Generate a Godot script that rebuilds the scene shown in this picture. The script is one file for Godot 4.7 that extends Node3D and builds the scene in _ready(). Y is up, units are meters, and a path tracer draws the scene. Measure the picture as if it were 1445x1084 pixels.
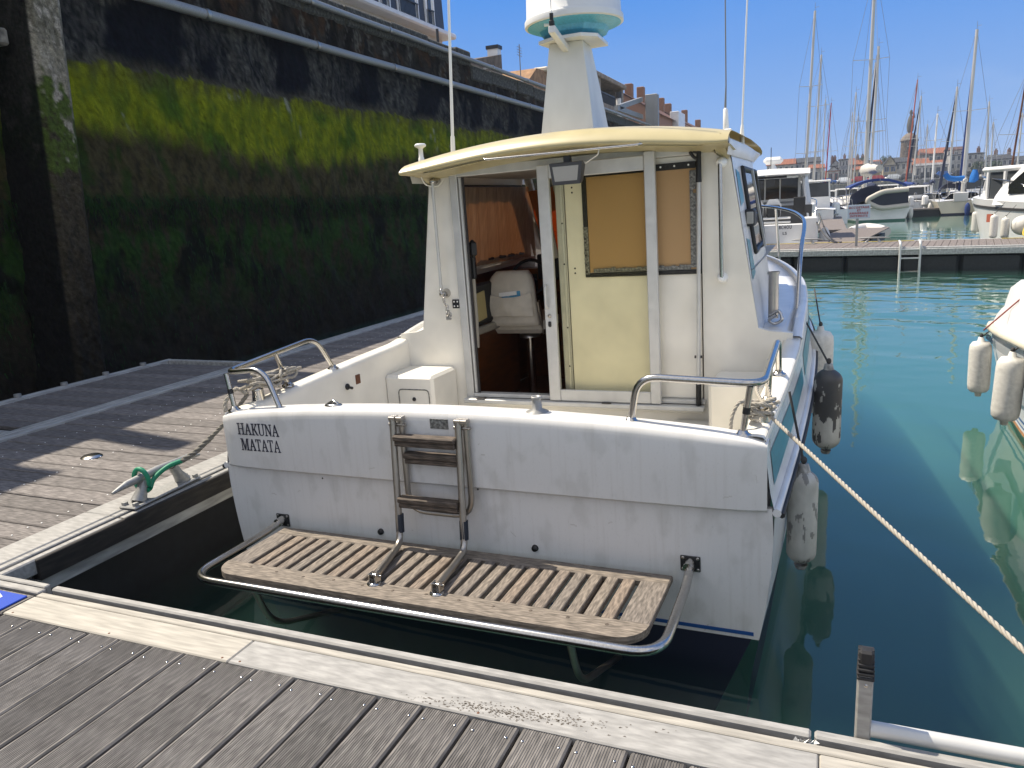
extends Node3D

const CAMR := Vector3(0.926, -0.055, -0.375)
const CAMU := Vector3(-0.034, 0.973, -0.226)
const CAMB := Vector3(0.377, 0.222, 0.899)
const SUN := Vector3(-0.66, 1.0, -0.12)
const SUNE := 1.5
const SKYE := 0.61
const EXPO := 1.65
const HAZE := 0.0005

# ---------------------------------------------------------------- mesh builder
class MB:
	var v = PackedVector3Array()
	var g = PackedInt32Array()
	var c = PackedColorArray()
	var grp = -1
	var ng = 1
	var col = Color.WHITE
	var colored = false
	func smooth():
		grp = ng
		ng += 1
	func flat():
		grp = -1
	func tri(a: Vector3, b: Vector3, d: Vector3):
		v.append(a); v.append(b); v.append(d)
		g.append(grp); g.append(grp); g.append(grp)
		if colored:
			c.append(col); c.append(col); c.append(col)
	func quad(a, b, d, e):
		tri(a, b, d)
		tri(a, d, e)
	func quado(a: Vector3, b: Vector3, d: Vector3, e: Vector3, out: Vector3):
		var n = (d - a).cross(e - b)
		if n.dot(out) > 0.0:
			quad(a, e, d, b)
		else:
			quad(a, b, d, e)
	func trio(a: Vector3, b: Vector3, d: Vector3, out: Vector3):
		if (b - a).cross(d - a).dot(out) > 0.0:
			tri(a, d, b)
		else:
			tri(a, b, d)
	func box(ce: Vector3, s: Vector3, ba := Basis(), ch := 0.0):
		flat()
		var h = s * 0.5
		var ax = [ba.x.normalized(), ba.y.normalized(), ba.z.normalized()]
		var hh = [h.x, h.y, h.z]
		var k: float = minf(ch, minf(h.x, minf(h.y, h.z)) * 0.95)
		for i in 3:
			var j = (i + 1) % 3
			var l = (i + 2) % 3
			for sg in [-1.0, 1.0]:
				var n: Vector3 = ax[i] * sg
				var o: Vector3 = ce + n * hh[i]
				var r: Vector3 = ax[j] * (hh[j] - k)
				var t: Vector3 = ax[l] * (hh[l] - k)
				quado(o - r + t, o + r + t, o + r - t, o - r - t, n)
		if k > 0.0:
			for i in 3:
				var j = (i + 1) % 3
				var l = (i + 2) % 3
				for si in [-1.0, 1.0]:
					for sj in [-1.0, 1.0]:
						var a: Vector3 = ce + ax[i] * si * hh[i] + ax[j] * sj * (hh[j] - k)
						var b: Vector3 = ce + ax[i] * si * (hh[i] - k) + ax[j] * sj * hh[j]
						var t: Vector3 = ax[l] * (hh[l] - k)
						quado(a - t, a + t, b + t, b - t, ax[i] * si + ax[j] * sj)
			for si in [-1.0, 1.0]:
				for sj in [-1.0, 1.0]:
					for sl in [-1.0, 1.0]:
						var p: Vector3 = ce + ax[0] * si * (h.x - k) + ax[1] * sj * (h.y - k) + ax[2] * sl * (h.z - k)
						trio(p + ax[0] * si * k, p + ax[1] * sj * k, p + ax[2] * sl * k, ax[0] * si + ax[1] * sj + ax[2] * sl)
	func bb(a: Vector3, b: Vector3, ch := 0.0):
		box((a + b) * 0.5, (b - a).abs(), Basis(), ch)
	func beam(a: Vector3, b: Vector3, w: float, h: float, up := Vector3.UP, ch := 0.0):
		var z = (b - a).normalized()
		var x = up.cross(z).normalized()
		var y = z.cross(x).normalized()
		box((a + b) * 0.5, Vector3(w, h, a.distance_to(b)), Basis(x, y, z), ch)
	func tube(pts: Array, r, sides := 8, closed := false, caps := true, squash := 1.0):
		smooth()
		var n = pts.size()
		var up = Vector3.UP
		var rings = []
		var nor = Vector3.ZERO
		for i in n:
			var t: Vector3
			if closed:
				t = (pts[(i + 1) % n] - pts[(i + n - 1) % n]).normalized()
			elif i == 0:
				t = (pts[1] - pts[0]).normalized()
			elif i == n - 1:
				t = (pts[n - 1] - pts[n - 2]).normalized()
			else:
				t = ((pts[i + 1] - pts[i]).normalized() + (pts[i] - pts[i - 1]).normalized()).normalized()
			if nor == Vector3.ZERO:
				up = Vector3.UP if absf(t.y) < 0.95 else Vector3.RIGHT
				nor = (up - t * up.dot(t)).normalized()
			else:
				nor = (nor - t * nor.dot(t)).normalized()
			var bi = t.cross(nor)
			var rr: float = r[i] if r is Array else r
			var ring = []
			for k in sides:
				var a = TAU * k / sides
				ring.append(pts[i] + (nor * cos(a) + bi * sin(a) * squash) * rr)
			rings.append(ring)
		for i in (n if closed else n - 1):
			var r0: Array = rings[i]
			var r1: Array = rings[(i + 1) % n]
			for k in sides:
				var k2 = (k + 1) % sides
				quad(r0[k], r1[k], r1[k2], r0[k2])
		if caps and not closed:
			flat()
			for e in [0, n - 1]:
				var o: Vector3 = (pts[0] - pts[1]) if e == 0 else (pts[n - 1] - pts[n - 2])
				for k in sides:
					trio(pts[e], rings[e][k], rings[e][(k + 1) % sides], o)
	func lathe(prof: Array, sides := 16, xf := Transform3D(), arc := TAU):
		smooth()
		for i in prof.size() - 1:
			var a: Vector2 = prof[i]
			var b: Vector2 = prof[i + 1]
			if a.is_equal_approx(b):
				smooth()
				continue
			for k in sides:
				var t0: float = arc * k / sides
				var t1: float = arc * (k + 1) / sides
				var p0 = xf * Vector3(a.x * cos(t0), a.y, a.x * sin(t0))
				var p1 = xf * Vector3(a.x * cos(t1), a.y, a.x * sin(t1))
				var q0 = xf * Vector3(b.x * cos(t0), b.y, b.x * sin(t0))
				var q1 = xf * Vector3(b.x * cos(t1), b.y, b.x * sin(t1))
				var dr = Vector2(b.y - a.y, a.x - b.x)
				var tm = (t0 + t1) * 0.5
				var out = xf.basis * Vector3(dr.x * cos(tm), dr.y, dr.x * sin(tm))
				if a.x < 1e-6:
					trio(p0, q0, q1, out)
				elif b.x < 1e-6:
					trio(p0, q0, p1, out)
				else:
					quado(p0, p1, q1, q0, out)
	func ball(ce: Vector3, r: Vector3, n := 12):
		var pr = []
		for i in n + 1:
			var a = -PI / 2 + PI * i / n
			pr.append(Vector2(maxf(cos(a), 0.0), sin(a)))
		pr[0].x = 0.0
		pr[n].x = 0.0
		lathe(pr, n * 2, Transform3D(Basis.from_scale(r), ce))
	# rows of points, oriented away from ins
	func loft(rows: Array, ins: Vector3, sm := true, closed := false):
		if sm: smooth()
		else: flat()
		for i in rows.size() - 1:
			var m: int = rows[i].size()
			for k in (m if closed else m - 1):
				var k2 = (k + 1) % m
				var a: Vector3 = rows[i][k]
				var b: Vector3 = rows[i][k2]
				var d: Vector3 = rows[i + 1][k2]
				var e: Vector3 = rows[i + 1][k]
				quado(a, b, d, e, (a + b + d + e) * 0.25 - ins)
	# polygon (xf maps x,y,0) extruded along xf z by depth
	func prism(poly: PackedVector2Array, xf: Transform3D, depth: float):
		flat()
		var idx = Geometry2D.triangulate_polygon(poly)
		var nz = xf.basis.z.normalized()
		var d = xf.basis.z * depth
		for i in range(0, idx.size(), 3):
			var a = xf * Vector3(poly[idx[i]].x, poly[idx[i]].y, 0)
			var b = xf * Vector3(poly[idx[i + 1]].x, poly[idx[i + 1]].y, 0)
			var e = xf * Vector3(poly[idx[i + 2]].x, poly[idx[i + 2]].y, 0)
			trio(a, b, e, -nz * signf(depth))
			trio(a + d, b + d, e + d, nz * signf(depth))
		var cw = Geometry2D.is_polygon_clockwise(poly)
		for i in poly.size():
			var p = poly[i]
			var q = poly[(i + 1) % poly.size()]
			var o2 = Vector2(q.y - p.y, p.x - q.x) * (-1.0 if cw else 1.0)
			var a = xf * Vector3(p.x, p.y, 0)
			var b = xf * Vector3(q.x, q.y, 0)
			quado(a, b, b + d, a + d, xf.basis * Vector3(o2.x, o2.y, 0))
	func mesh(off := Vector3.ZERO) -> ArrayMesh:
		var st = SurfaceTool.new()
		st.begin(Mesh.PRIMITIVE_TRIANGLES)
		for i in v.size():
			if colored: st.set_color(c[i])
			st.set_smooth_group(g[i])
			st.add_vertex(v[i] - off)
		st.generate_normals()
		return st.commit()

# ---------------------------------------------------------------- nodes
var offs = {}
var used = {}
var boat_xf = Transform3D()

func numbered(n: String) -> String:
	if not used.has(n):
		used[n] = 0
		return n
	used[n] += 1
	return "%s_%03d" % [n, used[n]]

func tag(o: Node, label: String, cat: String, group := "", kind := ""):
	if label: o.set_meta("label", label)
	if cat: o.set_meta("category", cat)
	if group: o.set_meta("group", group)
	if kind: o.set_meta("kind", kind)

func thing(nm: String, label: String, cat: String, base: Vector3, group := "", xf := Transform3D()) -> Node3D:
	var o = Node3D.new()
	o.name = numbered(nm)
	o.transform = xf * Transform3D(Basis(), base)
	add_child(o)
	offs[o] = base
	tag(o, label, cat, group)
	return o

func put(mb: MB, nm: String, m: Material, parent: Node = null, base := Vector3.ZERO, xf := Transform3D()) -> MeshInstance3D:
	var o = MeshInstance3D.new()
	var off = base
	if parent:
		off = offs.get(parent, Vector3.ZERO)
	o.mesh = mb.mesh(off)
	o.mesh.surface_set_material(0, m)
	if parent:
		o.name = nm
		parent.add_child(o, true)
	else:
		o.name = numbered(nm)
		o.transform = xf * Transform3D(Basis(), base)
		add_child(o)
	offs[o] = off
	return o

func inst(mesh: Mesh, nm: String, m: Material, parent: Node, xf: Transform3D) -> MeshInstance3D:
	var o = MeshInstance3D.new()
	o.mesh = mesh
	o.material_override = m
	o.name = nm
	o.transform = Transform3D(xf.basis, xf.origin - offs.get(parent, Vector3.ZERO))
	parent.add_child(o, true)
	return o

func letters(txt: String, h: float, m: Material, parent: Node, xf: Transform3D, font := "Droid Serif", bold := false, depth := 0.003, nm := "lettering"):
	var t = TextMesh.new()
	var f = SystemFont.new()
	f.font_names = PackedStringArray([font])
	if bold: f.font_weight = 700
	t.font = f
	t.text = txt
	t.font_size = 64
	t.pixel_size = h / 46.0
	t.depth = depth
	t.curve_step = 2.0
	var o = MeshInstance3D.new()
	o.mesh = t
	o.material_override = m
	o.name = nm
	o.transform = Transform3D(xf.basis, xf.origin - offs.get(parent, Vector3.ZERO))
	parent.add_child(o, true)
	return o

# ---------------------------------------------------------------- materials
var texs = {}
func ntex(key: String, sd: int, freq: float, oct: int, lo: float, hi: float, typ := FastNoiseLite.TYPE_SIMPLEX_SMOOTH, sz := 512) -> NoiseTexture2D:
	if texs.has(key): return texs[key]
	var n = FastNoiseLite.new()
	n.seed = sd
	n.noise_type = typ
	n.frequency = freq
	n.fractal_octaves = oct
	var t = NoiseTexture2D.new()
	t.width = sz
	t.height = sz
	t.seamless = true
	t.noise = n
	var gr = Gradient.new()
	gr.set_color(0, Color(lo, lo, lo))
	gr.set_color(1, Color(hi, hi, hi))
	t.color_ramp = gr
	texs[key] = t
	return t

func mat(c: Color, rough := 0.5, metal := 0.0, tex: Texture2D = null, sc := Vector3.ONE, spec := 0.5) -> StandardMaterial3D:
	var m = StandardMaterial3D.new()
	var s = c.linear_to_srgb()
	s.a = c.a
	m.albedo_color = s
	m.roughness = rough
	m.metallic = metal
	m.metallic_specular = spec
	if tex:
		m.albedo_texture = tex
		m.uv1_triplanar = true
		m.uv1_world_triplanar = true
		m.uv1_scale = sc
	return m

func bump(m: StandardMaterial3D, tex: Texture2D, h: float):
	m.heightmap_enabled = true
	m.heightmap_texture = tex
	m.heightmap_scale = h
	return m

static func cat_interp(xs: Array, ys: Array, x: float) -> float:
	var n = xs.size()
	if x <= xs[0]: return ys[0]
	if x >= xs[n - 1]: return ys[n - 1]
	for i in n - 1:
		if x <= xs[i + 1]:
			var h: float = xs[i + 1] - xs[i]
			var t: float = (x - xs[i]) / h
			var m0: float = (ys[i + 1] - ys[maxi(i - 1, 0)]) / (xs[i + 1] - xs[maxi(i - 1, 0)]) * h
			var m1: float = (ys[mini(i + 2, n - 1)] - ys[i]) / (xs[mini(i + 2, n - 1)] - xs[i]) * h
			var t2 = t * t
			var t3 = t2 * t
			return (2 * t3 - 3 * t2 + 1) * ys[i] + (t3 - 2 * t2 + t) * m0 + (-2 * t3 + 3 * t2) * ys[i + 1] + (t3 - t2) * m1
	return ys[n - 1]

# smooth path through points with rounded corners of radius r
func rounded(pts: Array, r: float, seg := 5) -> Array:
	var o = [pts[0]]
	for i in range(1, pts.size() - 1):
		var p: Vector3 = pts[i]
		var a: Vector3 = pts[i - 1] - p
		var b: Vector3 = pts[i + 1] - p
		var rr = minf(r, minf(a.length(), b.length()) * 0.48)
		var pa = p + a.normalized() * rr
		var pb = p + b.normalized() * rr
		for k in seg + 1:
			var t = float(k) / seg
			o.append(pa.lerp(p, t).lerp(p.lerp(pb, t), t))
	o.append(pts[pts.size() - 1])
	return o

func sag(a: Vector3, b: Vector3, d: float, n := 16) -> Array:
	var o = []
	for i in n + 1:
		var t = float(i) / n
		o.append(a.lerp(b, t) + Vector3.DOWN * d * 4.0 * t * (1.0 - t))
	return o

func spline(pts: Array, n := 6) -> Array:
	var o = []
	for i in pts.size() - 1:
		var p0: Vector3 = pts[maxi(i - 1, 0)]
		var p3: Vector3 = pts[mini(i + 2, pts.size() - 1)]
		for k in n:
			o.append((pts[i] as Vector3).cubic_interpolate(pts[i + 1], p0, p3, float(k) / n))
	o.append(pts[pts.size() - 1])
	return o

# three twisted strands following a path
func rope(mb: MB, path: Array, r: float, pitch := 0.0, sides := 6):
	if pitch == 0.0: pitch = r * 7.0
	var pts = [path[0]]
	var step = pitch / 8.0
	for i in path.size() - 1:
		var d: float = path[i].distance_to(path[i + 1])
		var n = maxi(1, int(d / step))
		for k in n:
			pts.append((path[i] as Vector3).lerp(path[i + 1], float(k + 1) / n))
	for s in 3:
		var out = []
		var nor = Vector3.ZERO
		var L = 0.0
		for i in pts.size():
			var t: Vector3 = (pts[mini(i + 1, pts.size() - 1)] - pts[maxi(i - 1, 0)]).normalized()
			if nor == Vector3.ZERO:
				nor = t.cross(Vector3(0.3, 0.9, 0.2)).normalized()
			nor = (nor - t * nor.dot(t)).normalized()
			if i > 0: L += pts[i].distance_to(pts[i - 1])
			var a = TAU * (L / pitch + s / 3.0)
			out.append(pts[i] + (nor * cos(a) + t.cross(nor) * sin(a)) * r * 0.48)
		mb.tube(out, r * 0.56, sides)

var M = {}
func make_materials():
	var fine = ntex("fine", 3, 0.03, 4, 0.82, 1.0)
	var mid = ntex("mid", 5, 0.012, 5, 0.7, 1.0)
	var strong = ntex("strong", 8, 0.012, 6, 0.35, 1.0)
	var soft = ntex("soft", 12, 0.006, 4, 0.92, 1.0)
	var grainy = ntex("grainy", 21, 0.08, 3, 0.55, 1.0)
	var bumpy = ntex("bumpy", 31, 0.05, 4, 0.0, 1.0)
	M.gel = mat(Color(0.82, 0.79, 0.71), 0.28, 0, soft, Vector3.ONE * 0.9)
	M.gel_cool = mat(Color(0.72, 0.72, 0.71), 0.25, 0, soft, Vector3.ONE * 0.8)
	# worn gelcoat: faint run-down streaks, scuffs and a grubby band near the waterline
	var wi = Image.create(768, 384, false, Image.FORMAT_RGB8)
	var w1 = FastNoiseLite.new()
	w1.seed = 91
	w1.frequency = 1.0
	w1.fractal_octaves = 4
	var scr = RandomNumberGenerator.new()
	scr.seed = 23
	for y in 384:
		for x in 768:
			var fx = x / 768.0
			var fy = y / 384.0
			var st = smoothstep(0.1, 0.6, w1.get_noise_2d(fx * 60.0, fy * 2.2)) * 0.02
			var sm = smoothstep(0.05, 0.5, w1.get_noise_2d(fx * 9.0 + 40.0, fy * 6.0)) * 0.05
			var sp = smoothstep(0.42, 0.6, w1.get_noise_2d(fx * 150.0, fy * 90.0 + 7.0)) * 0.05
			var v = 1.0 - st - sm - sp
			wi.set_pixel(x, y, Color(v, v * (1.0 - st * 0.12), v * (1.0 - st * 0.3 - sm * 0.1)))
	for i in 30:
		var p = Vector2(scr.randf() * 760.0, scr.randf() * 380.0)
		var d = Vector2.from_angle(scr.randf_range(-0.9, 0.9) + (PI / 2 if i % 4 == 0 else 0.0))
		var L = scr.randf_range(4, 18)
		var tone = scr.randf_range(0.82, 0.93) if i % 3 else 1.0
		for k in int(L):
			p += d
			d = d.rotated(scr.randf_range(-0.12, 0.12))
			if p.x > 0 and p.y > 0 and p.x < 767 and p.y < 383: wi.set_pixel(int(p.x), int(p.y), Color(tone, tone * 0.99, tone * 0.97))
	M.gel_worn = mat(Color(0.64, 0.633, 0.615), 0.3, 0, ImageTexture.create_from_image(wi), Vector3.ONE * 0.62)
	M.gel_worn.uv1_world_triplanar = false
	M.gel_sole = mat(Color(0.8, 0.77, 0.7), 0.6, 0, mid, Vector3.ONE)
	M.roof = mat(Color(0.53, 0.455, 0.25), 0.35, 0, soft, Vector3.ONE * 1.2)
	M.roof.backlight_enabled = true
	M.roof.backlight = Color(0.36, 0.33, 0.25)
	M.white = mat(Color(0.76, 0.76, 0.75), 0.3, 0, soft, Vector3.ONE * 0.7)
	M.radome = mat(Color(0.7, 0.71, 0.71), 0.5, 0, soft, Vector3(1, 0.5, 1) * 1.3)
	M.teal = mat(Color(0.01, 0.26, 0.36), 0.3, 0, fine, Vector3.ONE * 2)
	M.sky_blue = mat(Color(0.13, 0.5, 0.7), 0.4, 0, fine, Vector3.ONE * 3)
	M.navy = mat(Color(0.008, 0.01, 0.03), 0.45)
	M.line_blue = mat(Color(0.01, 0.07, 0.25), 0.4)
	M.steel = mat(Color(0.62, 0.6, 0.57), 0.2, 1.0, fine, Vector3.ONE * 6)
	M.steel_dull = mat(Color(0.46, 0.43, 0.39), 0.34, 1.0, soft, Vector3.ONE * 5)
	M.galv = mat(Color(0.36, 0.36, 0.35), 0.5, 0.45, fine, Vector3.ONE * 3)
	M.alu = mat(Color(0.6, 0.6, 0.58), 0.42, 0.25, soft, Vector3.ONE * 2)
	M.alu_edge = mat(Color(0.46, 0.43, 0.372), 0.5, 0.05, ntex("edge", 44, 0.02, 6, 0.78, 1.0), Vector3(0.45, 3, 5))
	M.alu_edge_b = mat(Color(0.39, 0.38, 0.358), 0.5, 0.05, ntex("edge", 44, 0.02, 6, 0.78, 1.0), Vector3(0.9, 4, 4))
	M.alu_side = mat(Color(0.5, 0.5, 0.48), 0.5, 0.1, mid, Vector3(3, 3, 0.6))
	M.groove = mat(Color(0.05, 0.045, 0.045), 0.8, 0, grainy, Vector3.ONE * 8)
	M.black = mat(Color(0.012, 0.012, 0.013), 0.5)
	M.rubber = mat(Color(0.02, 0.02, 0.022), 0.65, 0, mid, Vector3.ONE * 6)
	M.plastic_grey = mat(Color(0.05, 0.05, 0.052), 0.5)
	M.navy_sleeve = mat(Color(0.01, 0.017, 0.03), 0.55)
	M.float_black = mat(Color(0.016, 0.017, 0.02), 0.6, 0, mid, Vector3.ONE * 2)
	M.fender_wood = mat(Color(0.035, 0.028, 0.022), 0.75, 0, strong, Vector3(6, 6, 1.0))
	M.rope = mat(Color(0.62, 0.57, 0.48), 0.85, 0, grainy, Vector3.ONE * 12)
	M.rope_grey = mat(Color(0.3, 0.28, 0.24), 0.9, 0, grainy, Vector3.ONE * 12)
	M.rope_dark = mat(Color(0.09, 0.085, 0.08), 0.9, 0, grainy, Vector3.ONE * 12)
	M.green = mat(Color(0.0, 0.24, 0.12), 0.55, 0, fine, Vector3.ONE * 10)
	M.fender = mat(Color(0.56, 0.55, 0.5), 0.45, 0, strong, Vector3(5, 3, 5))
	M.fender_white = mat(Color(0.7, 0.68, 0.62), 0.45, 0, ntex("fw", 61, 0.02, 5, 0.86, 1.0), Vector3.ONE * 2.5)
	M.glass = mat(Color(0.6, 0.62, 0.55, 0.12), 0.03)
	M.glass.transparency = BaseMaterial3D.TRANSPARENCY_ALPHA
	M.tint = mat(Color(0.95, 0.9, 0.62, 0.0), 0.03)
	M.tint.refraction_enabled = true
	M.tint.refraction_scale = 0.004
	M.dark_glass = mat(Color(0.012, 0.013, 0.014), 0.04)
	M.far_glass = mat(Color(0.05, 0.055, 0.06), 0.1)
	M.curtain = mat(Color(0.42, 0.19, 0.06), 0.9, 0, ntex("curt", 71, 0.03, 3, 0.75, 1.0), Vector3(3, 0.3, 3))
	M.curtain.backlight_enabled = true
	M.curtain.backlight = Color(0.75, 0.36, 0.1)
	M.curtain_side = M.curtain.duplicate()
	M.curtain_side.albedo_color = Color(0.5, 0.36, 0.25).linear_to_srgb()
	M.curtain_side.backlight = Color(0.5, 0.37, 0.25)
	M.vertex_vinyl = mat(Color(1, 1, 1), 0.5)
	M.vertex_vinyl.vertex_color_use_as_albedo = true
	M.blind = mat(Color(0.52, 0.33, 0.16), 0.9, 0, ntex("weave", 72, 0.2, 2, 0.8, 1.0), Vector3(4, 4, 4))
	M.varnish = mat(Color(0.17, 0.052, 0.012), 0.3, 0, mid, Vector3(3, 3, 0.6))
	M.interior_white = mat(Color(0.4, 0.37, 0.31), 0.6, 0, soft)
	M.vinyl = mat(Color(0.64, 0.59, 0.5), 0.6, 0, soft, Vector3.ONE * 3)
	M.paper = mat(Color(0.6, 0.57, 0.48), 0.8)
	M.paper_blue = mat(Color(0.08, 0.3, 0.5), 0.6)
	M.teak_dark = mat(Color(0.19, 0.145, 0.11), 0.75, 0, strong, Vector3(2, 20, 20))
	M.seal = mat(Color(0.028, 0.028, 0.026), 0.6, 0, strong, Vector3.ONE * 9)
	M.seal_pale = mat(Color(0.36, 0.36, 0.33), 0.6, 0, strong, Vector3.ONE * 9)
	M.rust = mat(Color(0.12, 0.045, 0.02), 0.8)
	M.concrete = mat(Color(0.3, 0.27, 0.22), 0.85, 0, strong, Vector3.ONE * 1.2)
	M.bright = mat(Color(0.8, 0.8, 0.78), 0.4)
	M.lamp_glass = mat(Color(0.34, 0.33, 0.3), 0.25)
	M.hull_white = mat(Color(0.74, 0.74, 0.73), 0.3, 0, soft, Vector3.ONE * 0.3)
	M.hull_cream = mat(Color(0.66, 0.6, 0.47), 0.35, 0, soft, Vector3.ONE * 0.3)
	M.mast = mat(Color(0.5, 0.49, 0.46), 0.4, 0.2)
	M.mast_white = mat(Color(0.72, 0.72, 0.7), 0.4)
	M.wire = mat(Color(0.22, 0.22, 0.22), 0.5, 0.3)
	M.blue_cloth = mat(Color(0.01, 0.04, 0.2), 0.8, 0, fine, Vector3.ONE)
	M.azure_cloth = mat(Color(0.0, 0.16, 0.55), 0.8, 0, mid, Vector3.ONE * 2)
	M.navy_cloth = mat(Color(0.008, 0.014, 0.045), 0.8)
	M.red_cloth = mat(Color(0.3, 0.015, 0.02), 0.8)
	M.rust_mast = mat(Color(0.35, 0.09, 0.05), 0.6)
	M.white_cloth = mat(Color(0.68, 0.66, 0.61), 0.85, 0, mid, Vector3.ONE * 2)
	M.dinghy_dark = mat(Color(0.012, 0.015, 0.028), 0.7)
	M.dinghy_tube = mat(Color(0.45, 0.42, 0.36), 0.6)
	M.hypalon = mat(Color(0.55, 0.53, 0.5), 0.6)
	M.antifoul = mat(Color(0.03, 0.12, 0.08), 0.6)
	M.red = mat(Color(0.3, 0.02, 0.02), 0.5)
	M.yellow = mat(Color(0.6, 0.45, 0.04), 0.7)
	M.sign_plate = mat(Color(0.42, 0.48, 0.56), 0.4)
	M.blue_plate = mat(Color(0.015, 0.06, 0.4), 0.4)
	M.orange_wood = mat(Color(0.6, 0.27, 0.09), 0.45, 0, mid, Vector3(2, 2, 8))
	# timbers in a few tones, grain along z (deck) or along x
	M.deck = []
	M.side_deck = []
	M.teak = []
	var grain = ntex("grain", 80, 0.02, 6, 0.5, 1.0)
	for i in 4:
		var k: float = [1.0, 0.8, 1.14, 0.91][i]
		M.deck.append(mat(Color(0.235, 0.218, 0.202) * k, 0.8, 0, grain, Vector3(7, 7, 0.9)))
		M.side_deck.append(mat(Color(0.27, 0.243, 0.226) * k, 0.85, 0, grain, Vector3(1.0, 7, 7)))
		M.teak.append(mat(Color([0.32, 0.285, 0.31, 0.34][i], [0.27, 0.245, 0.255, 0.27][i], [0.222, 0.21, 0.21, 0.212][i]), 0.8, 0, grain, Vector3(8, 8, 1.3)))
	M.teak_x = mat(Color(0.32, 0.27, 0.22), 0.8, 0, grain, Vector3(1.3, 8, 8))
	M.far_deck = mat(Color(0.3, 0.255, 0.23), 0.85, 0, grain, Vector3(3, 3, 0.6))

# ---------------------------------------------------------------- camera, sky, sun
func make_camera_and_light():
	var cam = Camera3D.new()
	cam.name = "camera"
	cam.transform = Transform3D(Basis(Vector3(CAMR), Vector3(CAMU), Vector3(CAMB)).orthonormalized(), Vector3(0, 1.85, 0))
	cam.fov = 53.3
	cam.near = 0.05
	cam.far = 2000.0
	add_child(cam)
	cam.current = true
	var img = Image.create(1024, 512, false, Image.FORMAT_RGBAF)
	var n = FastNoiseLite.new()
	n.seed = 4
	n.frequency = 1.6
	n.fractal_octaves = 5
	var to_sun = SUN.normalized()
	for y in 512:
		var th = PI * (y + 0.5) / 512.0
		for x in 1024:
			var ph = TAU * (x + 0.5) / 1024.0
			var d = Vector3(sin(th) * sin(ph), cos(th), -sin(th) * cos(ph))
			var e = rad_to_deg(asin(d.y))
			var c: Color
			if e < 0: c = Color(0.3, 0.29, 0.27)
			elif e < 5: c = Color(0.35, 0.51, 0.81).lerp(Color(0.25, 0.44, 0.82), e / 5.0)
			elif e < 14: c = Color(0.25, 0.44, 0.82).lerp(Color(0.088, 0.305, 0.82), (e - 5.0) / 9.0)
			elif e < 40: c = Color(0.088, 0.305, 0.82).lerp(Color(0.12, 0.27, 0.65), (e - 14.0) / 26.0)
			else: c = Color(0.12, 0.27, 0.65).lerp(Color(0.1, 0.22, 0.52), (e - 40.0) / 50.0)
			if e >= 0:
				var s = maxf(d.dot(to_sun), 0.0)
				c = c + Color(1.0, 0.97, 0.9) * (0.3 * pow(s, 5.0) + 0.8 * pow(s, 50.0))
				# wisps in the view; bright cloud added behind the camera as unseen fill light
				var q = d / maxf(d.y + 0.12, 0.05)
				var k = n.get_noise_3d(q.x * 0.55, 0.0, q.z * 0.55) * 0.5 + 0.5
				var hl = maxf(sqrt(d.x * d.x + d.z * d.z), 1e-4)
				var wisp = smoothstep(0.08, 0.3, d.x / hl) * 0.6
				var fill_cloud = smoothstep(-0.35, 0.7, (d.z + 0.25 * d.x) / hl)
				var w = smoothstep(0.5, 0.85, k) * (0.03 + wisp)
				w = lerpf(w, smoothstep(0.28, 0.62, k) * 0.85, fill_cloud)
				c = c.lerp(Color(1.15, 1.12, 1.08) if fill_cloud > 0.0 else Color(0.72, 0.78, 0.9), w * lerpf(1.0, 1.0, fill_cloud))
			img.set_pixel(x, y, Color(c.r, c.g, c.b, 1))
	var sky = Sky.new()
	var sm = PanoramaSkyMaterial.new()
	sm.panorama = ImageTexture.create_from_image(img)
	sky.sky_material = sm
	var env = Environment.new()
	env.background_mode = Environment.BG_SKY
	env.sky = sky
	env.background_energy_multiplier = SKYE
	env.tonemap_mode = Environment.TONE_MAPPER_LINEAR
	env.tonemap_exposure = EXPO
	env.fog_enabled = HAZE > 0.0
	env.fog_density = HAZE
	env.fog_light_color = Color(0.8, 0.86, 0.95)
	env.volumetric_fog_enabled = true
	env.volumetric_fog_density = 0.0
	env.sdfgi_enabled = true
	env.ssao_enabled = true
	env.ssil_enabled = true
	var we = WorldEnvironment.new()
	we.name = "world_environment"
	we.environment = env
	add_child(we)
	var sun = DirectionalLight3D.new()
	sun.name = "sun"
	sun.light_energy = SUNE
	sun.light_color = Color(1.0, 0.955, 0.88)
	sun.light_angular_distance = 0.5
	sun.shadow_enabled = true
	sun.transform = Transform3D(Basis.looking_at(-to_sun, Vector3.UP), to_sun * 60.0)
	add_child(sun)

# ---------------------------------------------------------------- water
func grow(a: Array, to: float, f: float):
	var s: float = a[a.size() - 1] - a[a.size() - 2]
	while absf(a[a.size() - 1]) < absf(to):
		s *= f
		a.append(a[a.size() - 1] + s)

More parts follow.
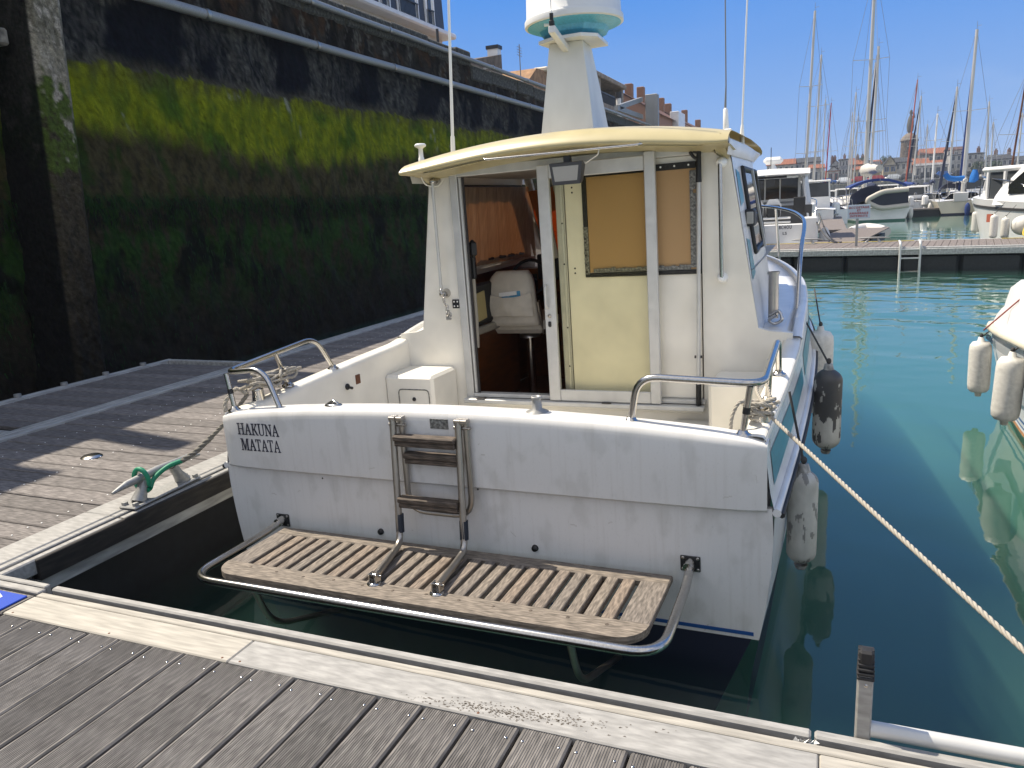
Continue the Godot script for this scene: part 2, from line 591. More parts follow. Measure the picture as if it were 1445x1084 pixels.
func make_water():
	var rng = RandomNumberGenerator.new()
	rng.seed = 11
	var wv = []
	for w in [[0.22, 0.010], [0.31, 0.012], [0.43, 0.014], [0.6, 0.016], [0.85, 0.014], [1.2, 0.012], [1.8, 0.01], [0.5, 0.012], [0.35, 0.010]]:
		var a = rng.randf_range(-0.75, 0.75) + (PI / 2)
		var k: float = TAU / w[0]
		wv.append([cos(a) * k, sin(a) * k, w[1] / k, rng.randf() * TAU, w[0]])
	var xs = []
	var x = -4.2
	while x < 8.5:
		xs.append(x)
		x += 0.055
	grow(xs, 420.0, 1.12)
	var neg = [-4.2, -4.4]
	grow(neg, 90.0, 1.2)
	neg.remove_at(0)
	neg.reverse()
	xs = neg + xs
	var zs = [3.0, 1.0, -0.5, -1.2]
	var z = -1.5
	while z > -24.0:
		zs.append(z)
		z -= 0.055 if z > -10.0 else 0.075
	grow(zs, 900.0, 1.05)
	var low = FastNoiseLite.new()
	low.seed = 9
	low.frequency = 0.14
	var vs = PackedVector3Array()
	var ns = PackedVector3Array()
	var nx = xs.size()
	for zi in zs.size():
		for xi in nx:
			var px: float = xs[xi]
			var pz: float = zs[zi]
			var sp: float = maxf(xs[mini(xi + 1, nx - 1)] - px if xi < nx - 1 else 9.0, absf(zs[mini(zi + 1, zs.size() - 1)] - pz))
			var amp: float = lerpf(0.22, 1.3, smoothstep(4.0, 16.0, -pz)) * (0.55 + 0.9 * absf(low.get_noise_2d(px, pz * 1.6)) * 2.0)
			if px < -0.2 and pz > -9.0: amp *= 0.85
			var h = 0.0
			var dx = 0.0
			var dz = 0.0
			for w in wv:
				if w[4] < sp * 2.5: continue
				var ph: float = w[0] * px + w[1] * pz + w[3]
				h += w[2] * sin(ph)
				dx += w[2] * w[0] * cos(ph)
				dz += w[2] * w[1] * cos(ph)
			vs.append(Vector3(px, h * amp, pz))
			ns.append(Vector3(-dx * amp, 1, -dz * amp).normalized())
	var id = PackedInt32Array()
	for zi in zs.size() - 1:
		for xi in nx - 1:
			var a = zi * nx + xi
			id.append_array(PackedInt32Array([a, a + nx, a + 1, a + 1, a + nx, a + nx + 1]))
	var ar = []
	ar.resize(Mesh.ARRAY_MAX)
	ar[Mesh.ARRAY_VERTEX] = vs
	ar[Mesh.ARRAY_NORMAL] = ns
	ar[Mesh.ARRAY_INDEX] = id
	var am = ArrayMesh.new()
	am.add_surface_from_arrays(Mesh.PRIMITIVE_TRIANGLES, ar)
	var m = mat(Color(1, 1, 1, 0.0), 0.02, 0, null, Vector3.ONE, 0.5)
	m.transparency = BaseMaterial3D.TRANSPARENCY_ALPHA
	var nt = NoiseTexture2D.new()
	var fn = FastNoiseLite.new()
	fn.seed = 17
	fn.frequency = 0.02
	fn.fractal_octaves = 3
	nt.noise = fn
	nt.width = 512
	nt.height = 512
	nt.seamless = true
	nt.as_normal_map = true
	nt.bump_strength = 1.2
	m.normal_enabled = true
	m.normal_texture = nt
	m.normal_scale = 0.10
	m.uv1_triplanar = true
	m.uv1_world_triplanar = true
	m.uv1_scale = Vector3(0.3, 0.3, 0.55)
	am.surface_set_material(0, m)
	var o = MeshInstance3D.new()
	o.name = "water"
	o.mesh = am
	add_child(o)
	tag(o, "", "", "", "structure")
	var fm = FogMaterial.new()
	fm.albedo = Color(0.2, 0.55, 0.42).linear_to_srgb()
	fm.density = 0.3
	var fv = FogVolume.new()
	fv.name = "murky_water"
	fv.shape = RenderingServer.FOG_VOLUME_SHAPE_BOX
	fv.size = Vector3(520, 5.95, 920)
	fv.position = Vector3(165, -3.01, -440)
	fv.material = fm
	add_child(fv)
	tag(fv, "", "", "", "structure")
	var b = MB.new()
	b.bb(Vector3(-95, -6.4, -902), Vector3(426, -6, 22))
	tag(put(b, "harbour_bed", mat(Color(0.04, 0.05, 0.035), 0.9)), "", "", "", "structure")

# ---------------------------------------------------------------- quay wall
var wn = FastNoiseLite.new()
var wn2 = FastNoiseLite.new()
func wall_color(z: float, y: float) -> Color:
	var a = wn.get_noise_2d(z * 0.9, y * 0.9)          # broad
	var b = wn.get_noise_2d(z * 5.0 + 50.0, y * 2.2)      # streaks, stretched down
	var f = wn2.get_noise_2d(z * 22.0, y * 9.0)
	var f2 = wn2.get_noise_2d(z * 60.0 + 9.0, y * 40.0)
	var yy = y + a * 0.12 + b * 0.06 + f * 0.03
	var c: Color
	if y > 4.63 + 0.02 * f:
		c = Color(0.06, 0.05, 0.038).lerp(Color(0.022, 0.018, 0.014), smoothstep(-0.25, 0.3, b + f * 0.5))
		c = c.lerp(Color(0.085, 0.045, 0.022), smoothstep(0.12, 0.5, wn.get_noise_2d(z * 3.0 + 90.0, y * 3.0) + f * 0.4) * 0.8)
		c = c.lerp(Color(0.16, 0.15, 0.125), smoothstep(0.25, 0.55, wn.get_noise_2d(z * 4.0 - 30.0, y * 1.2) + 0.4 * f2) * 0.75)
		if y > 5.32: c = c.lerp(Color(0.17, 0.16, 0.13), 0.45 + 0.4 * f2)
	elif yy > 3.78:
		c = Color(0.014, 0.015, 0.02)
		var p = fposmod(z * 0.43 + 0.18 * y + a * 0.5, 1.0)
		var patch = smoothstep(0.42, 0.5, p) * (1.0 - smoothstep(0.86, 0.92, p))
		c = c.lerp(Color(0.11, 0.105, 0.09), clampf(patch * (0.55 + 0.6 * f + 0.4 * f2), 0, 1) * smoothstep(-0.6, 0.1, wn.get_noise_2d(z * 0.6, 7.0)))
		var pale = smoothstep(0.62, 0.78, wn.get_noise_2d(z * 3.0, 40.0)) * 0.7
		c = c.lerp(Color(0.3, 0.27, 0.22), pale)
		c = c.lerp(Color(0.1, 0.09, 0.06), (1.0 - smoothstep(3.78, 3.95, yy)) * 0.8)
	else:
		var bright = Color(0.3, 0.335, 0.014).lerp(Color(0.13, 0.17, 0.012), smoothstep(-0.25, 0.45, f * 0.9 + b * 0.6 + f2 * 0.5))
		bright = bright.lerp(Color(0.055, 0.12, 0.012), smoothstep(0.1, 0.5, wn.get_noise_2d(z * 1.7 + 11.0, y * 1.7)) * 0.8)
		bright = bright.lerp(Color(0.1, 0.085, 0.035), smoothstep(3.45, 3.8, yy) * (0.55 + 0.6 * f))
		bright = bright.lerp(Color(0.36, 0.36, 0.28), smoothstep(0.5, 0.6, wn.get_noise_2d(z * 3.4 + 33.0, y * 1.6) + f * 0.3) * smoothstep(3.0, 3.3, yy) * 0.7)
		var brown = Color(0.12, 0.1, 0.045).lerp(Color(0.035, 0.03, 0.016), smoothstep(-0.35, 0.4, f * 0.8 + f2 * 0.9))
		brown = brown.lerp(Color(0.035, 0.07, 0.012), smoothstep(0.05, 0.45, b + 0.4 * f) * 0.75)
		var low = Color(0.032, 0.075, 0.016).lerp(Color(0.05, 0.043, 0.024), smoothstep(-0.15, 0.35, b + f * 0.8 + f2 * 0.4))
		low = low.lerp(Color(0.014, 0.016, 0.011), smoothstep(0.1, 0.4, wn.get_noise_2d(z * 2.2 - 17.0, y * 1.2) + f * 0.4))
		low = low.lerp(Color(0.034, 0.029, 0.021), 1.0 - smoothstep(0.3, 1.5, yy))
		var edge = 2.92 + 0.14 * sin(z * 0.7) + 0.18 * b
		c = brown.lerp(bright, smoothstep(edge - 0.16, edge + 0.2, yy + 0.1 * f + 0.06 * f2))
		var e2 = 2.2 + 0.12 * b
		c = low.lerp(c, smoothstep(e2 - 0.08, e2 + 0.1, yy + 0.12 * f + 0.06 * f2))
	return c * clampf(0.95 + 0.7 * f2 + 0.25 * f, 0.35, 1.6)

func make_quay():
	wn.seed = 2
	wn.frequency = 0.5
	wn.fractal_octaves = 4
	wn2.seed = 6
	wn2.frequency = 0.25
	wn2.fractal_octaves = 3
	var wall = thing("quay_wall", "tall dark harbour wall with bands of bright green algae above the pontoon", "wall", Vector3(-8, 0, -12))
	var zs = []
	var z = 4.0
	while z > -72.0:
		zs.append(z)
		if z > -4.5: z -= 0.25
		elif z > -13.0: z -= 0.035
		elif z > -21.0: z -= 0.06
		else: z -= 0.16
	var ys = []
	for i in 158: ys.append(-0.6 + 0.0391 * i)
	var vs = PackedVector3Array()
	var cs = PackedColorArray()
	var ny = ys.size()
	for zz in zs:
		var top: float = 5.42 if zz > -17.6 else 5.2
		top += wn.get_noise_2d(zz * 2.0, 3.0) * 0.05
		for y0 in ys:
			var y: float = minf(y0, top)
			var r = wn2.get_noise_2d(zz * 14.0, y * 10.0) * 0.022 + wn.get_noise_2d(zz * 2.0, y * 2.0) * 0.05
			if y < 2.2: r += wn2.get_noise_2d(zz * 9.0 + 70.0, y * 8.0) * 0.05 + 0.02
			if y > 3.78 and y < 4.62: r -= 0.03
			vs.append(Vector3(-8.0 + r, y, zz) - Vector3(-8, 0, -12))
			cs.append(wall_color(zz, y))
	var id = PackedInt32Array()
	for i in zs.size() - 1:
		for k in ny - 1:
			var a = i * ny + k
			id.append_array(PackedInt32Array([a, a + 1, a + ny, a + 1, a + ny + 1, a + ny]))
	var ar = []
	ar.resize(Mesh.ARRAY_MAX)
	ar[Mesh.ARRAY_VERTEX] = vs
	ar[Mesh.ARRAY_COLOR] = cs
	ar[Mesh.ARRAY_INDEX] = id
	var am = ArrayMesh.new()
	am.add_surface_from_arrays(Mesh.PRIMITIVE_TRIANGLES, ar)
	var st = SurfaceTool.new()
	st.create_from(am, 0)
	st.generate_normals()
	am = st.commit()
	var m = mat(Color(1, 1, 1), 0.85, 0, texs["grainy"], Vector3.ONE * 1.7)
	m.vertex_color_use_as_albedo = true
	m.metallic_specular = 0.2
	am.surface_set_material(0, m)
	var face = MeshInstance3D.new()
	face.name = "wall_face"
	face.mesh = am
	wall.add_child(face)
	# body of the wall and its capping course
	var b = MB.new()
	b.bb(Vector3(-9.6, -0.6, -72), Vector3(-8.14, 5.1, 6))
	put(b, "wall_core", M.concrete, wall)
	var cap_m = mat(Color(0.13, 0.125, 0.105), 0.9, 0, texs["strong"], Vector3.ONE * 2.0)
	var zc = 6.0
	var rng = RandomNumberGenerator.new()
	rng.seed = 5
	while zc > -70:
		var L = rng.randf_range(1.1, 1.9)
		if zc > -17.6 and zc - L < -17.6: L = zc + 17.6
		var cb = MB.new()
		var tp = (5.5 if zc > -17.59 else 5.26) + rng.randf_range(-0.025, 0.025)
		cb.bb(Vector3(-8.75, tp - 0.34, zc - L + 0.012), Vector3(-8.0 + rng.randf_range(0.02, 0.05), tp, zc), 0.03)
		put(cb, "capping_stone", cap_m, wall)
		zc -= L
	# weed hanging on the lower wall
	var blade = MB.new()
	blade.flat()
	blade.tri(Vector3(-0.012, 0, 0), Vector3(0.012, 0, 0.004), Vector3(0.002, -0.16, 0.02))
	blade.tri(Vector3(0.0, 0, 0.006), Vector3(0.02, 0, -0.004), Vector3(0.008, -0.12, 0.03))
	var bm = blade.mesh()
	var wm = mat(Color(1, 1, 1), 0.8, 0, null, Vector3.ONE, 0.25)
	wm.vertex_color_use_as_albedo = true
	bm.surface_set_material(0, wm)
	var xf = []
	var cl = []
	for i in 24000:
		var zz = -4.2 - pow(rng.randf(), 1.6) * 30.0
		var t = rng.randf()
		var y = 0.25 + 2.0 * t
		var rim = rng.randf() < 0.3
		if rim: y = 2.2 + wn.get_noise_2d(zz * 5.0, 3.0) * 0.12 + rng.randf_range(-0.3, 0.06)
		if rng.randf() > 0.1 + 0.75 * smoothstep(-0.3, 0.35, wn.get_noise_2d(zz * 2.0, y * 1.5)) and not rim: continue
		var s = rng.randf_range(0.2, 0.6)
		var bs = Basis(Vector3.UP, PI / 2 + rng.randf_range(-0.7, 0.7)) * Basis(Vector3.FORWARD, rng.randf_range(-0.35, 0.35)) * Basis.from_scale(Vector3(s, s * rng.randf_range(0.7, 1.6), s))
		xf.append(Transform3D(bs, Vector3(-7.95 + rng.randf_range(-0.03, 0.03), y, zz)))
		var dark = rng.randf() < (0.55 if y > 1.75 and y < 2.12 else 0.2)
		cl.append(Color(0.012, 0.01, 0.009) if dark else Color(0.012, 0.033, 0.009) * rng.randf_range(0.5, 1.4))
	var mm = MultiMesh.new()
	mm.transform_format = MultiMesh.TRANSFORM_3D
	mm.use_colors = true
	mm.mesh = bm
	mm.instance_count = xf.size()
	for i in xf.size():
		mm.set_instance_transform(i, xf[i])
		mm.set_instance_color(i, cl[i])
	var mi = MultiMeshInstance3D.new()
	mi.name = "seaweed"
	mi.multimesh = mm
	add_child(mi)
	tag(mi, "dark green seaweed hanging from the lower half of the harbour wall", "seaweed", "", "stuff")
	# buttress
	var bt = thing("concrete_buttress", "pale concrete buttress with one dark face standing against the harbour wall", "buttress", Vector3(-7.6, 0, -5.8))
	var outline = [Vector2(-8.2, 0.0), Vector2(-7.62, 0.0), Vector2(-7.43, -0.02), Vector2(-7.38, -0.07), Vector2(-7.38, -0.35), Vector2(-7.44, -0.42), Vector2(-8.2, -0.42)]
	var fine = []
	for i in outline.size() - 1:
		var nn = maxi(2, int(outline[i].distance_to(outline[i + 1]) / 0.018))
		for k in nn: fine.append((outline[i] as Vector2).lerp(outline[i + 1], float(k) / nn))
	var bv = PackedVector3Array()
	var bc = PackedColorArray()
	var bi = PackedInt32Array()
	var nf = fine.size()
	for i in 300:
		var y = -0.5 + i * 0.022
		for k in nf:
			var p: Vector2 = fine[k]
			var rough = 1.6 - smoothstep(1.2, 3.0, y)
			var jx = wn2.get_noise_3d(p.x * 14.0, y * 14.0, p.y * 20.0) * 0.03 * rough + wn2.get_noise_3d(p.x * 50.0, y * 50.0, p.y * 50.0) * 0.012 * rough
			bv.append(Vector3(p.x + jx, y, -0.055 * (y - 0.5) - 5.62 + p.y + jx * 0.5) - Vector3(-7.6, 0, -5.8))
			var n1 = wn.get_noise_3d(p.x * 3.0, y * 2.0, p.y * 3.0)
			var n2 = wn2.get_noise_3d(p.x * 30.0, y * 22.0, p.y * 30.0)
			var n3 = wn2.get_noise_3d(p.x * 90.0, y * 80.0, p.y * 90.0)
			var cc = Color(0.37, 0.33, 0.25).lerp(Color(0.21, 0.19, 0.14), smoothstep(-0.3, 0.3, n1 + n2))
			cc = cc.lerp(Color(0.46, 0.41, 0.33), smoothstep(0.1, 0.35, n2))
			var yy2 = y + n1 * 0.5 + n2 * 0.5
			cc = Color(0.085, 0.12, 0.025).lerp(cc, smoothstep(2.95, 3.15, yy2))
			cc = Color(0.075, 0.062, 0.04).lerp(cc, smoothstep(2.55, 2.75, yy2))
			cc = Color(0.034, 0.029, 0.021).lerp(cc, smoothstep(0.6, 2.2, yy2))
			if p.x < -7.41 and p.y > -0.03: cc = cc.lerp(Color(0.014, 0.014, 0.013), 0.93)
			bc.append(cc * clampf(1.0 + 0.9 * n3, 0.4, 1.7))
	for i in 299:
		for k in nf - 1:
			var a = i * nf + k
			bi.append_array(PackedInt32Array([a, a + 1, a + nf, a + 1, a + nf + 1, a + nf]))
	var bar = []
	bar.resize(Mesh.ARRAY_MAX)
	bar[Mesh.ARRAY_VERTEX] = bv
	bar[Mesh.ARRAY_COLOR] = bc
	bar[Mesh.ARRAY_INDEX] = bi
	var bam = ArrayMesh.new()
	bam.add_surface_from_arrays(Mesh.PRIMITIVE_TRIANGLES, bar)
	var bst = SurfaceTool.new()
	bst.create_from(bam, 0)
	bst.generate_normals()
	bam = bst.commit()
	bam.surface_set_material(0, m)
	var bmi = MeshInstance3D.new()
	bmi.name = "shaft"
	bmi.mesh = bam
	bt.add_child(bmi)
	var bracket = MB.new()
	bracket.bb(Vector3(-8.1, 3.7, -5.7), Vector3(-7.55, 3.86, -3.2), 0.02)
	bracket.beam(Vector3(-7.8, 3.68, -5.5), Vector3(-7.8, 3.2, -5.0), 0.1, 0.1)
	bracket.bb(Vector3(-8.0, 3.1, -5.55), Vector3(-7.7, 3.2, -4.0), 0.01)
	put(bracket, "crossbeam", M.concrete, bt)
	# quay surface and things whose shadows fall on the pontoon
	var q = MB.new()
	q.bb(Vector3(-90, 4.0, -130), Vector3(-9.6, 4.9, 20))
	tag(put(q, "quay_ground", mat(Color(0.2, 0.19, 0.17), 0.9, 0, texs["mid"], Vector3.ONE * 0.3)), "", "", "", "structure")
	# pipes
	for pi in [[4.63, 0.068, "thick grey service pipe clipped along the harbour wall below a thinner one", -7.86], [5.3, 0.05, "thin grey service pipe running just under the capping of the harbour wall", -7.88]]:
		var pt = thing("service_pipe", pi[2], "pipe", Vector3(pi[3], pi[0], -4), "pipes along the harbour wall")
		var path = []
		for i in 40: path.append(Vector3(pi[3], pi[0] + wn.get_noise_1d(i * 9.0) * 0.012, 2.0 - i * 1.82))
		var pb = MB.new()
		pb.tube(path, pi[1], 12)
		put(pb, "tube", M.galv, pt)
		for i in 26:
			var cbk = MB.new()
			cbk.tube([Vector3(pi[3], pi[0], 1.0 - i * 2.45), Vector3(pi[3], pi[0], 0.94 - i * 2.45)], pi[1] + 0.012, 12)
			cbk.bb(Vector3(-8.1, pi[0] - 0.02, 0.95 - i * 2.45), Vector3(pi[3], pi[0] + 0.02, 0.99 - i * 2.45))
			put(cbk, "clip", M.steel_dull, pt)

# ---------------------------------------------------------------- pontoons
func plank_mesh(w: float, L: float, h: float, grooves: int) -> ArrayMesh:
	# board running along z, centred, top at y = 0, with sawn grooves
	var b = MB.new()
	b.flat()
	var prof = PackedVector2Array()
	var e = 0.005
	prof.append(Vector2(-w / 2, -h))
	prof.append(Vector2(-w / 2, -e))
	prof.append(Vector2(-w / 2 + e, 0))
	if grooves > 0:
		var pitch = (w - 4 * e) / grooves
		for i in grooves:
			var x = -w / 2 + 2 * e + pitch * i
			prof.append(Vector2(x + pitch * 0.12, 0))
			prof.append(Vector2(x + pitch * 0.34, -0.0017))
			prof.append(Vector2(x + pitch * 0.62, -0.0017))
			prof.append(Vector2(x + pitch * 0.84, 0))
	prof.append(Vector2(w / 2 - e, 0))
	prof.append(Vector2(w / 2, -e))
	prof.append(Vector2(w / 2, -h))
	for i in prof.size() - 1:
		var p = prof[i]
		var q = prof[i + 1]
		b.quado(Vector3(p.x, p.y, -L / 2), Vector3(q.x, q.y, -L / 2), Vector3(q.x, q.y, L / 2), Vector3(p.x, p.y, L / 2), Vector3(p.y - q.y, q.x - p.x, 0))
	for s in [-1, 1]:
		b.quado(Vector3(-w / 2, -h, s * L / 2), Vector3(w / 2, -h, s * L / 2), Vector3(w / 2, -e, s * L / 2), Vector3(-w / 2, -e, s * L / 2), Vector3(0, 0, s))
		b.quado(Vector3(-w / 2, -e, s * L / 2), Vector3(w / 2, -e, s * L / 2), Vector3(w / 2 - e, 0, s * L / 2), Vector3(-w / 2 + e, 0, s * L / 2), Vector3(0, 0, s))
	return b.mesh()

func screws(b: MB, x: float, z: float, y: float):
	b.lathe([Vector2(0.0, 0.0012), Vector2(0.0035, 0.0012), Vector2(0.0045, 0.0)], 8, Transform3D(Basis(), Vector3(x, y, z)))

const TOP := 0.48
func pontoon_cleat(base: Vector3, turn: float, label: String, L := 0.62) -> Node3D:
	var o = thing("pontoon_cleat", label, "cleat", base, "galvanized mooring cleats")
	o.rotation.y = turn
	var p = MB.new()
	p.bb(base + Vector3(-0.055, 0, -0.24), base + Vector3(0.055, 0.014, 0.24), 0.006)
	put(p, "base_plate", M.galv, o)
	for s in [-1, 1]:
		var l = MB.new()
		l.tube([base + Vector3(0, 0.012, s * 0.16), base + Vector3(0, 0.06, s * 0.13), base + Vector3(0, 0.115, s * 0.1)], [0.042, 0.028, 0.024], 10)
		put(l, "leg", M.galv, o)
		for q in [-1, 1]:
			var bo = MB.new()
			bo.lathe([Vector2(0.016, 0), Vector2(0.016, 0.016), Vector2(0.016, 0.016), Vector2(0, 0.018)], 6, Transform3D(Basis(), base + Vector3(q * 0.035, 0.013, s * 0.215)))
			put(bo, "bolt", M.galv, o)
	var h = MB.new()
	h.tube([base + Vector3(0, 0.112, -L / 2), base + Vector3(0, 0.126, -L * 0.35), base + Vector3(0, 0.13, 0), base + Vector3(0, 0.126, L * 0.35), base + Vector3(0, 0.112, L / 2)], [0.007, 0.019, 0.024, 0.019, 0.007], 10)
	put(h, "horn", M.galv, o)
	return o

func make_pontoons():
	var rng = RandomNumberGenerator.new()
	rng.seed = 77
	# --- the finger we stand on
	var n = thing("near_pontoon", "weathered grooved plank pontoon with a pale aluminium edge behind the boat's stern", "pontoon", Vector3(0, 0, -0.5))
	var variants = []
	for i in 3: variants.append(plank_mesh(0.1412 - i * 0.001, 3.4, 0.028, 17))
	var scr = MB.new()
	var x = -2.752
	var k = 0
	while x < 3.2:
		var dz = rng.randf_range(-0.003, 0.003)
		inst(variants[k % 3], "plank", M.deck[(k * 7 + k / 3) % 4], n, Transform3D(Basis(Vector3.UP, rng.randf_range(-0.0012, 0.0012)) * Basis(Vector3.FORWARD, rng.randf_range(-0.006, 0.006)), Vector3(x, TOP - 0.004 + rng.randf_range(-0.0015, 0.001), 0.03 + dz)))
		for zz in [-1.62, -1.02, -0.42]:
			for s in [-1, 1]: screws(scr, x + s * 0.05 + rng.randf_range(-0.004, 0.004), zz + rng.randf_range(-0.006, 0.006), TOP - 0.0035)
		x += 0.1496
		k += 1
	var so = put(scr, "screw_heads", M.steel, n)
	tag(so, "", "", "", "stuff")
	# aluminium edge in lengths, each with tread, ledge, slot and outer rail
	var joints = [-2.828, -1.752, 0.02, 1.5, 3.2]
	for i in 4:
		var a: float = joints[i] + 0.0012
		var b: float = joints[i + 1] - 0.0012
		var t = MB.new()
		t.bb(Vector3(a, TOP - 0.03, -1.803), Vector3(b, TOP + 0.001, -1.672), 0.004)
		put(t, "edge_tread", M.alu_edge if i % 2 == 0 else M.alu_edge_b, n)
		var sc = MB.new()
		for xx in [a + 0.04, (a + b) * 0.5, b - 0.03]: screws(sc, xx, -1.685, TOP + 0.001)
		put(sc, "screw", M.rust, n)
	var gr = MB.new()
	gr.flat()
	for i in 420:
		var gx = -0.78 + rng.randfn(0.0, 0.15)
		var gz = -1.725 - (gx + 0.78) * 0.1 + rng.randfn(0.0, 0.014) + 0.01
		if gz > -1.678 or gz < -1.798: continue
		var q = Vector3(gx, TOP + 0.0016, gz)
		var a0 = rng.randf() * TAU
		var r0 = rng.randf_range(0.0015, 0.0055)
		gr.trio(q + Vector3(cos(a0), 0, sin(a0) * 0.6) * r0, q + Vector3(cos(a0 + 2.1), 0, sin(a0 + 2.1) * 0.6) * r0, q + Vector3(cos(a0 + 4.0), 0, sin(a0 + 4.0) * 0.6) * r0 * 1.3, Vector3.UP)
	tag(put(gr, "dirt_flecks", mat(Color(0.1, 0.085, 0.07), 0.9), n), "", "", "", "stuff")
	var led = MB.new()
	led.bb(Vector3(-2.828, TOP - 0.03, -1.836), Vector3(3.2, TOP + 0.0005, -1.806), 0.003)
	put(led, "edge_ledge", M.alu_edge, n)
	var sl = MB.new()
	sl.bb(Vector3(-2.828, TOP - 0.05, -1.862), Vector3(3.2, TOP - 0.022, -1.836))
	put(sl, "edge_slot", M.groove, n)
	for se in [[-2.815, 0.0], [0.008, 3.2]]:
		var r = MB.new()
		r.bb(Vector3(se[0], TOP - 0.09, -1.894), Vector3(se[1], TOP + 0.004, -1.861), 0.006)
		put(r, "edge_rail", M.alu_edge_b, n)
	var sd = MB.new()
	sd.bb(Vector3(-2.8, 0.12, -1.87), Vector3(3.2, TOP - 0.092, -1.82))
	sd.bb(Vector3(-2.8, TOP - 0.2, -1.8), Vector3(3.2, TOP - 0.11, 1.7))
	put(sd, "side_beam", M.fender_wood, n)
	var fl = MB.new()
	fl.bb(Vector3(-2.7, -0.5, -1.8), Vector3(3.2, 0.3, 1.6), 0.05)
	put(fl, "float", M.float_black, n)
	# --- the long pontoon beside the wall
	var s = thing("side_pontoon", "brownish plank pontoon half in the shadow of the harbour wall, with two decks", "pontoon", Vector3(-4.4, 0, -6))
	var bv = []
	for i in 3:
		var pm = plank_mesh(0.1395, 1.83, 0.028, 0)
		bv.append(pm)
	var wide = plank_mesh(0.1395, 1.02, 0.028, 0)
	var z = -1.96
	k = 0
	var scr2 = MB.new()
	while z > -24.0:
		inst(bv[k % 3], "plank", M.side_deck[(k * 5 + k / 4) % 4], s, Transform3D(Basis(Vector3.UP, PI / 2 + rng.randf_range(-0.002, 0.002)), Vector3(-4.35, TOP - 0.006 + rng.randf_range(-0.002, 0.001), z)))
		if z < -3.66 and z > -6.0: inst(wide, "plank", M.side_deck[(k * 3 + 1) % 4], s, Transform3D(Basis(Vector3.UP, PI / 2), Vector3(-5.95, TOP - 0.012, z)))
		if z > -9:
			for xx in [-3.55, -4.2, -4.9]:
				for q in [-1, 1]: screws(scr2, xx + rng.randf_range(-0.01, 0.01), z + q * 0.045, TOP - 0.0045)
		z -= 0.1497
		k += 1
	tag(put(scr2, "screw_heads", M.bright, s), "", "", "", "stuff")
	# its edges
	var zj = [-1.90, -2.52, -5.0, -9.0, -16.0, -24.0]
	for i in zj.size() - 1:
		var z1: float = zj[i] - 0.0015
		var z0: float = zj[i + 1] + 0.0015
		var t = MB.new()
		t.bb(Vector3(-3.432, TOP - 0.04, z0), Vector3(-3.262, TOP + 0.002, z1), 0.005)
		t.bb(Vector3(-3.258, TOP - 0.04, z0), Vector3(-3.222, TOP - 0.001, z1), 0.004)
		t.bb(Vector3(-3.204, TOP - 0.075, z0), Vector3(-3.165, TOP - 0.004, z1), 0.006)
		put(t, "edge_tread", M.alu_edge_b, s)
	var mid = MB.new()
	mid.bb(Vector3(-5.435, TOP - 0.03, -24), Vector3(-5.275, TOP + 0.012, -2.3), 0.006)
	mid.bb(Vector3(-5.39, TOP + 0.006, -24), Vector3(-5.375, TOP + 0.016, -2.3))
	mid.bb(Vector3(-5.335, TOP + 0.006, -24), Vector3(-5.32, TOP + 0.016, -2.3))
	put(mid, "joint_strip", M.alu_side, s)
	var outer = MB.new()
	outer.bb(Vector3(-6.52, TOP - 0.08, -6.06), Vector3(-6.465, TOP + 0.015, -3.56), 0.006)
	put(outer, "outer_rail", M.alu_side, s)
	var ender = MB.new()
	ender.bb(Vector3(-6.46, TOP - 0.08, -6.06), Vector3(-5.44, TOP + 0.012, -6.0), 0.006)
	put(ender, "end_rail", M.alu_side, s)
	for i in 5:
		var bo = MB.new()
		bo.lathe([Vector2(0.03, 0), Vector2(0.03, 0.03), Vector2(0.03, 0.03), Vector2(0, 0.035)], 8, Transform3D(Basis(), Vector3(-6.49, TOP + 0.015, -3.9 - i * 0.45)))
		put(bo, "bolt", M.galv, s)
	var gate = MB.new()
	gate.bb(Vector3(-6.45, TOP - 0.06, -3.56), Vector3(-5.44, TOP + 0.004, -3.5), 0.004)
	put(gate, "cross_strip", M.alu_side, s)
	var sd2 = MB.new()
	sd2.bb(Vector3(-3.21, TOP - 0.105, -24), Vector3(-3.15, TOP - 0.006, -2.05), 0.004)
	put(sd2, "rubbing_timber", M.fender_wood, s)
	var sd3 = MB.new()
	sd3.bb(Vector3(-3.26, TOP - 0.18, -24), Vector3(-3.19, TOP - 0.108, -2.0), 0.004)
	put(sd3, "side_beam", M.alu_side, s)
	var sub = MB.new()
	sub.bb(Vector3(-5.28, TOP - 0.13, -24), Vector3(-3.3, TOP - 0.05, -1.93))
	sub.bb(Vector3(-6.46, TOP - 0.13, -6.0), Vector3(-5.44, TOP - 0.06, -3.55))
	put(sub, "deck_frame", M.fender_wood, s)
	for i in 8:
		var f = MB.new()
		f.bb(Vector3(-5.2, -0.5, -4.6 - i * 2.7), Vector3(-3.34, TOP - 0.14, -2.2 - i * 2.7), 0.06)
		put(f, "float", M.float_black, s)
	var light = MB.new()
	light.lathe([Vector2(0, 0.012), Vector2(0.05, 0.01), Vector2(0.065, 0.0)], 16, Transform3D(Basis(), Vector3(-4.27, TOP - 0.004, -3.25)))
	put(light, "deck_disc", M.steel, s)
	# corner bay between both
	var c = thing("corner_deck", "small corner deck carrying a blue plate where the two pontoons meet", "pontoon", Vector3(-3.15, 0, -1.2))
	for i in 14:
		inst(wide, "plank", M.deck[i % 4], c, Transform3D(Basis(Vector3.UP, PI / 2), Vector3(-3.352, TOP - 0.004, -1.745 + i * 0.1497)))
	var ce = MB.new()
	ce.bb(Vector3(-3.9, TOP - 0.03, -1.862), Vector3(-2.842, TOP + 0.001, -1.826), 0.004)
	ce.bb(Vector3(-3.9, TOP - 0.06, -1.895), Vector3(-2.858, TOP + 0.003, -1.868), 0.004)
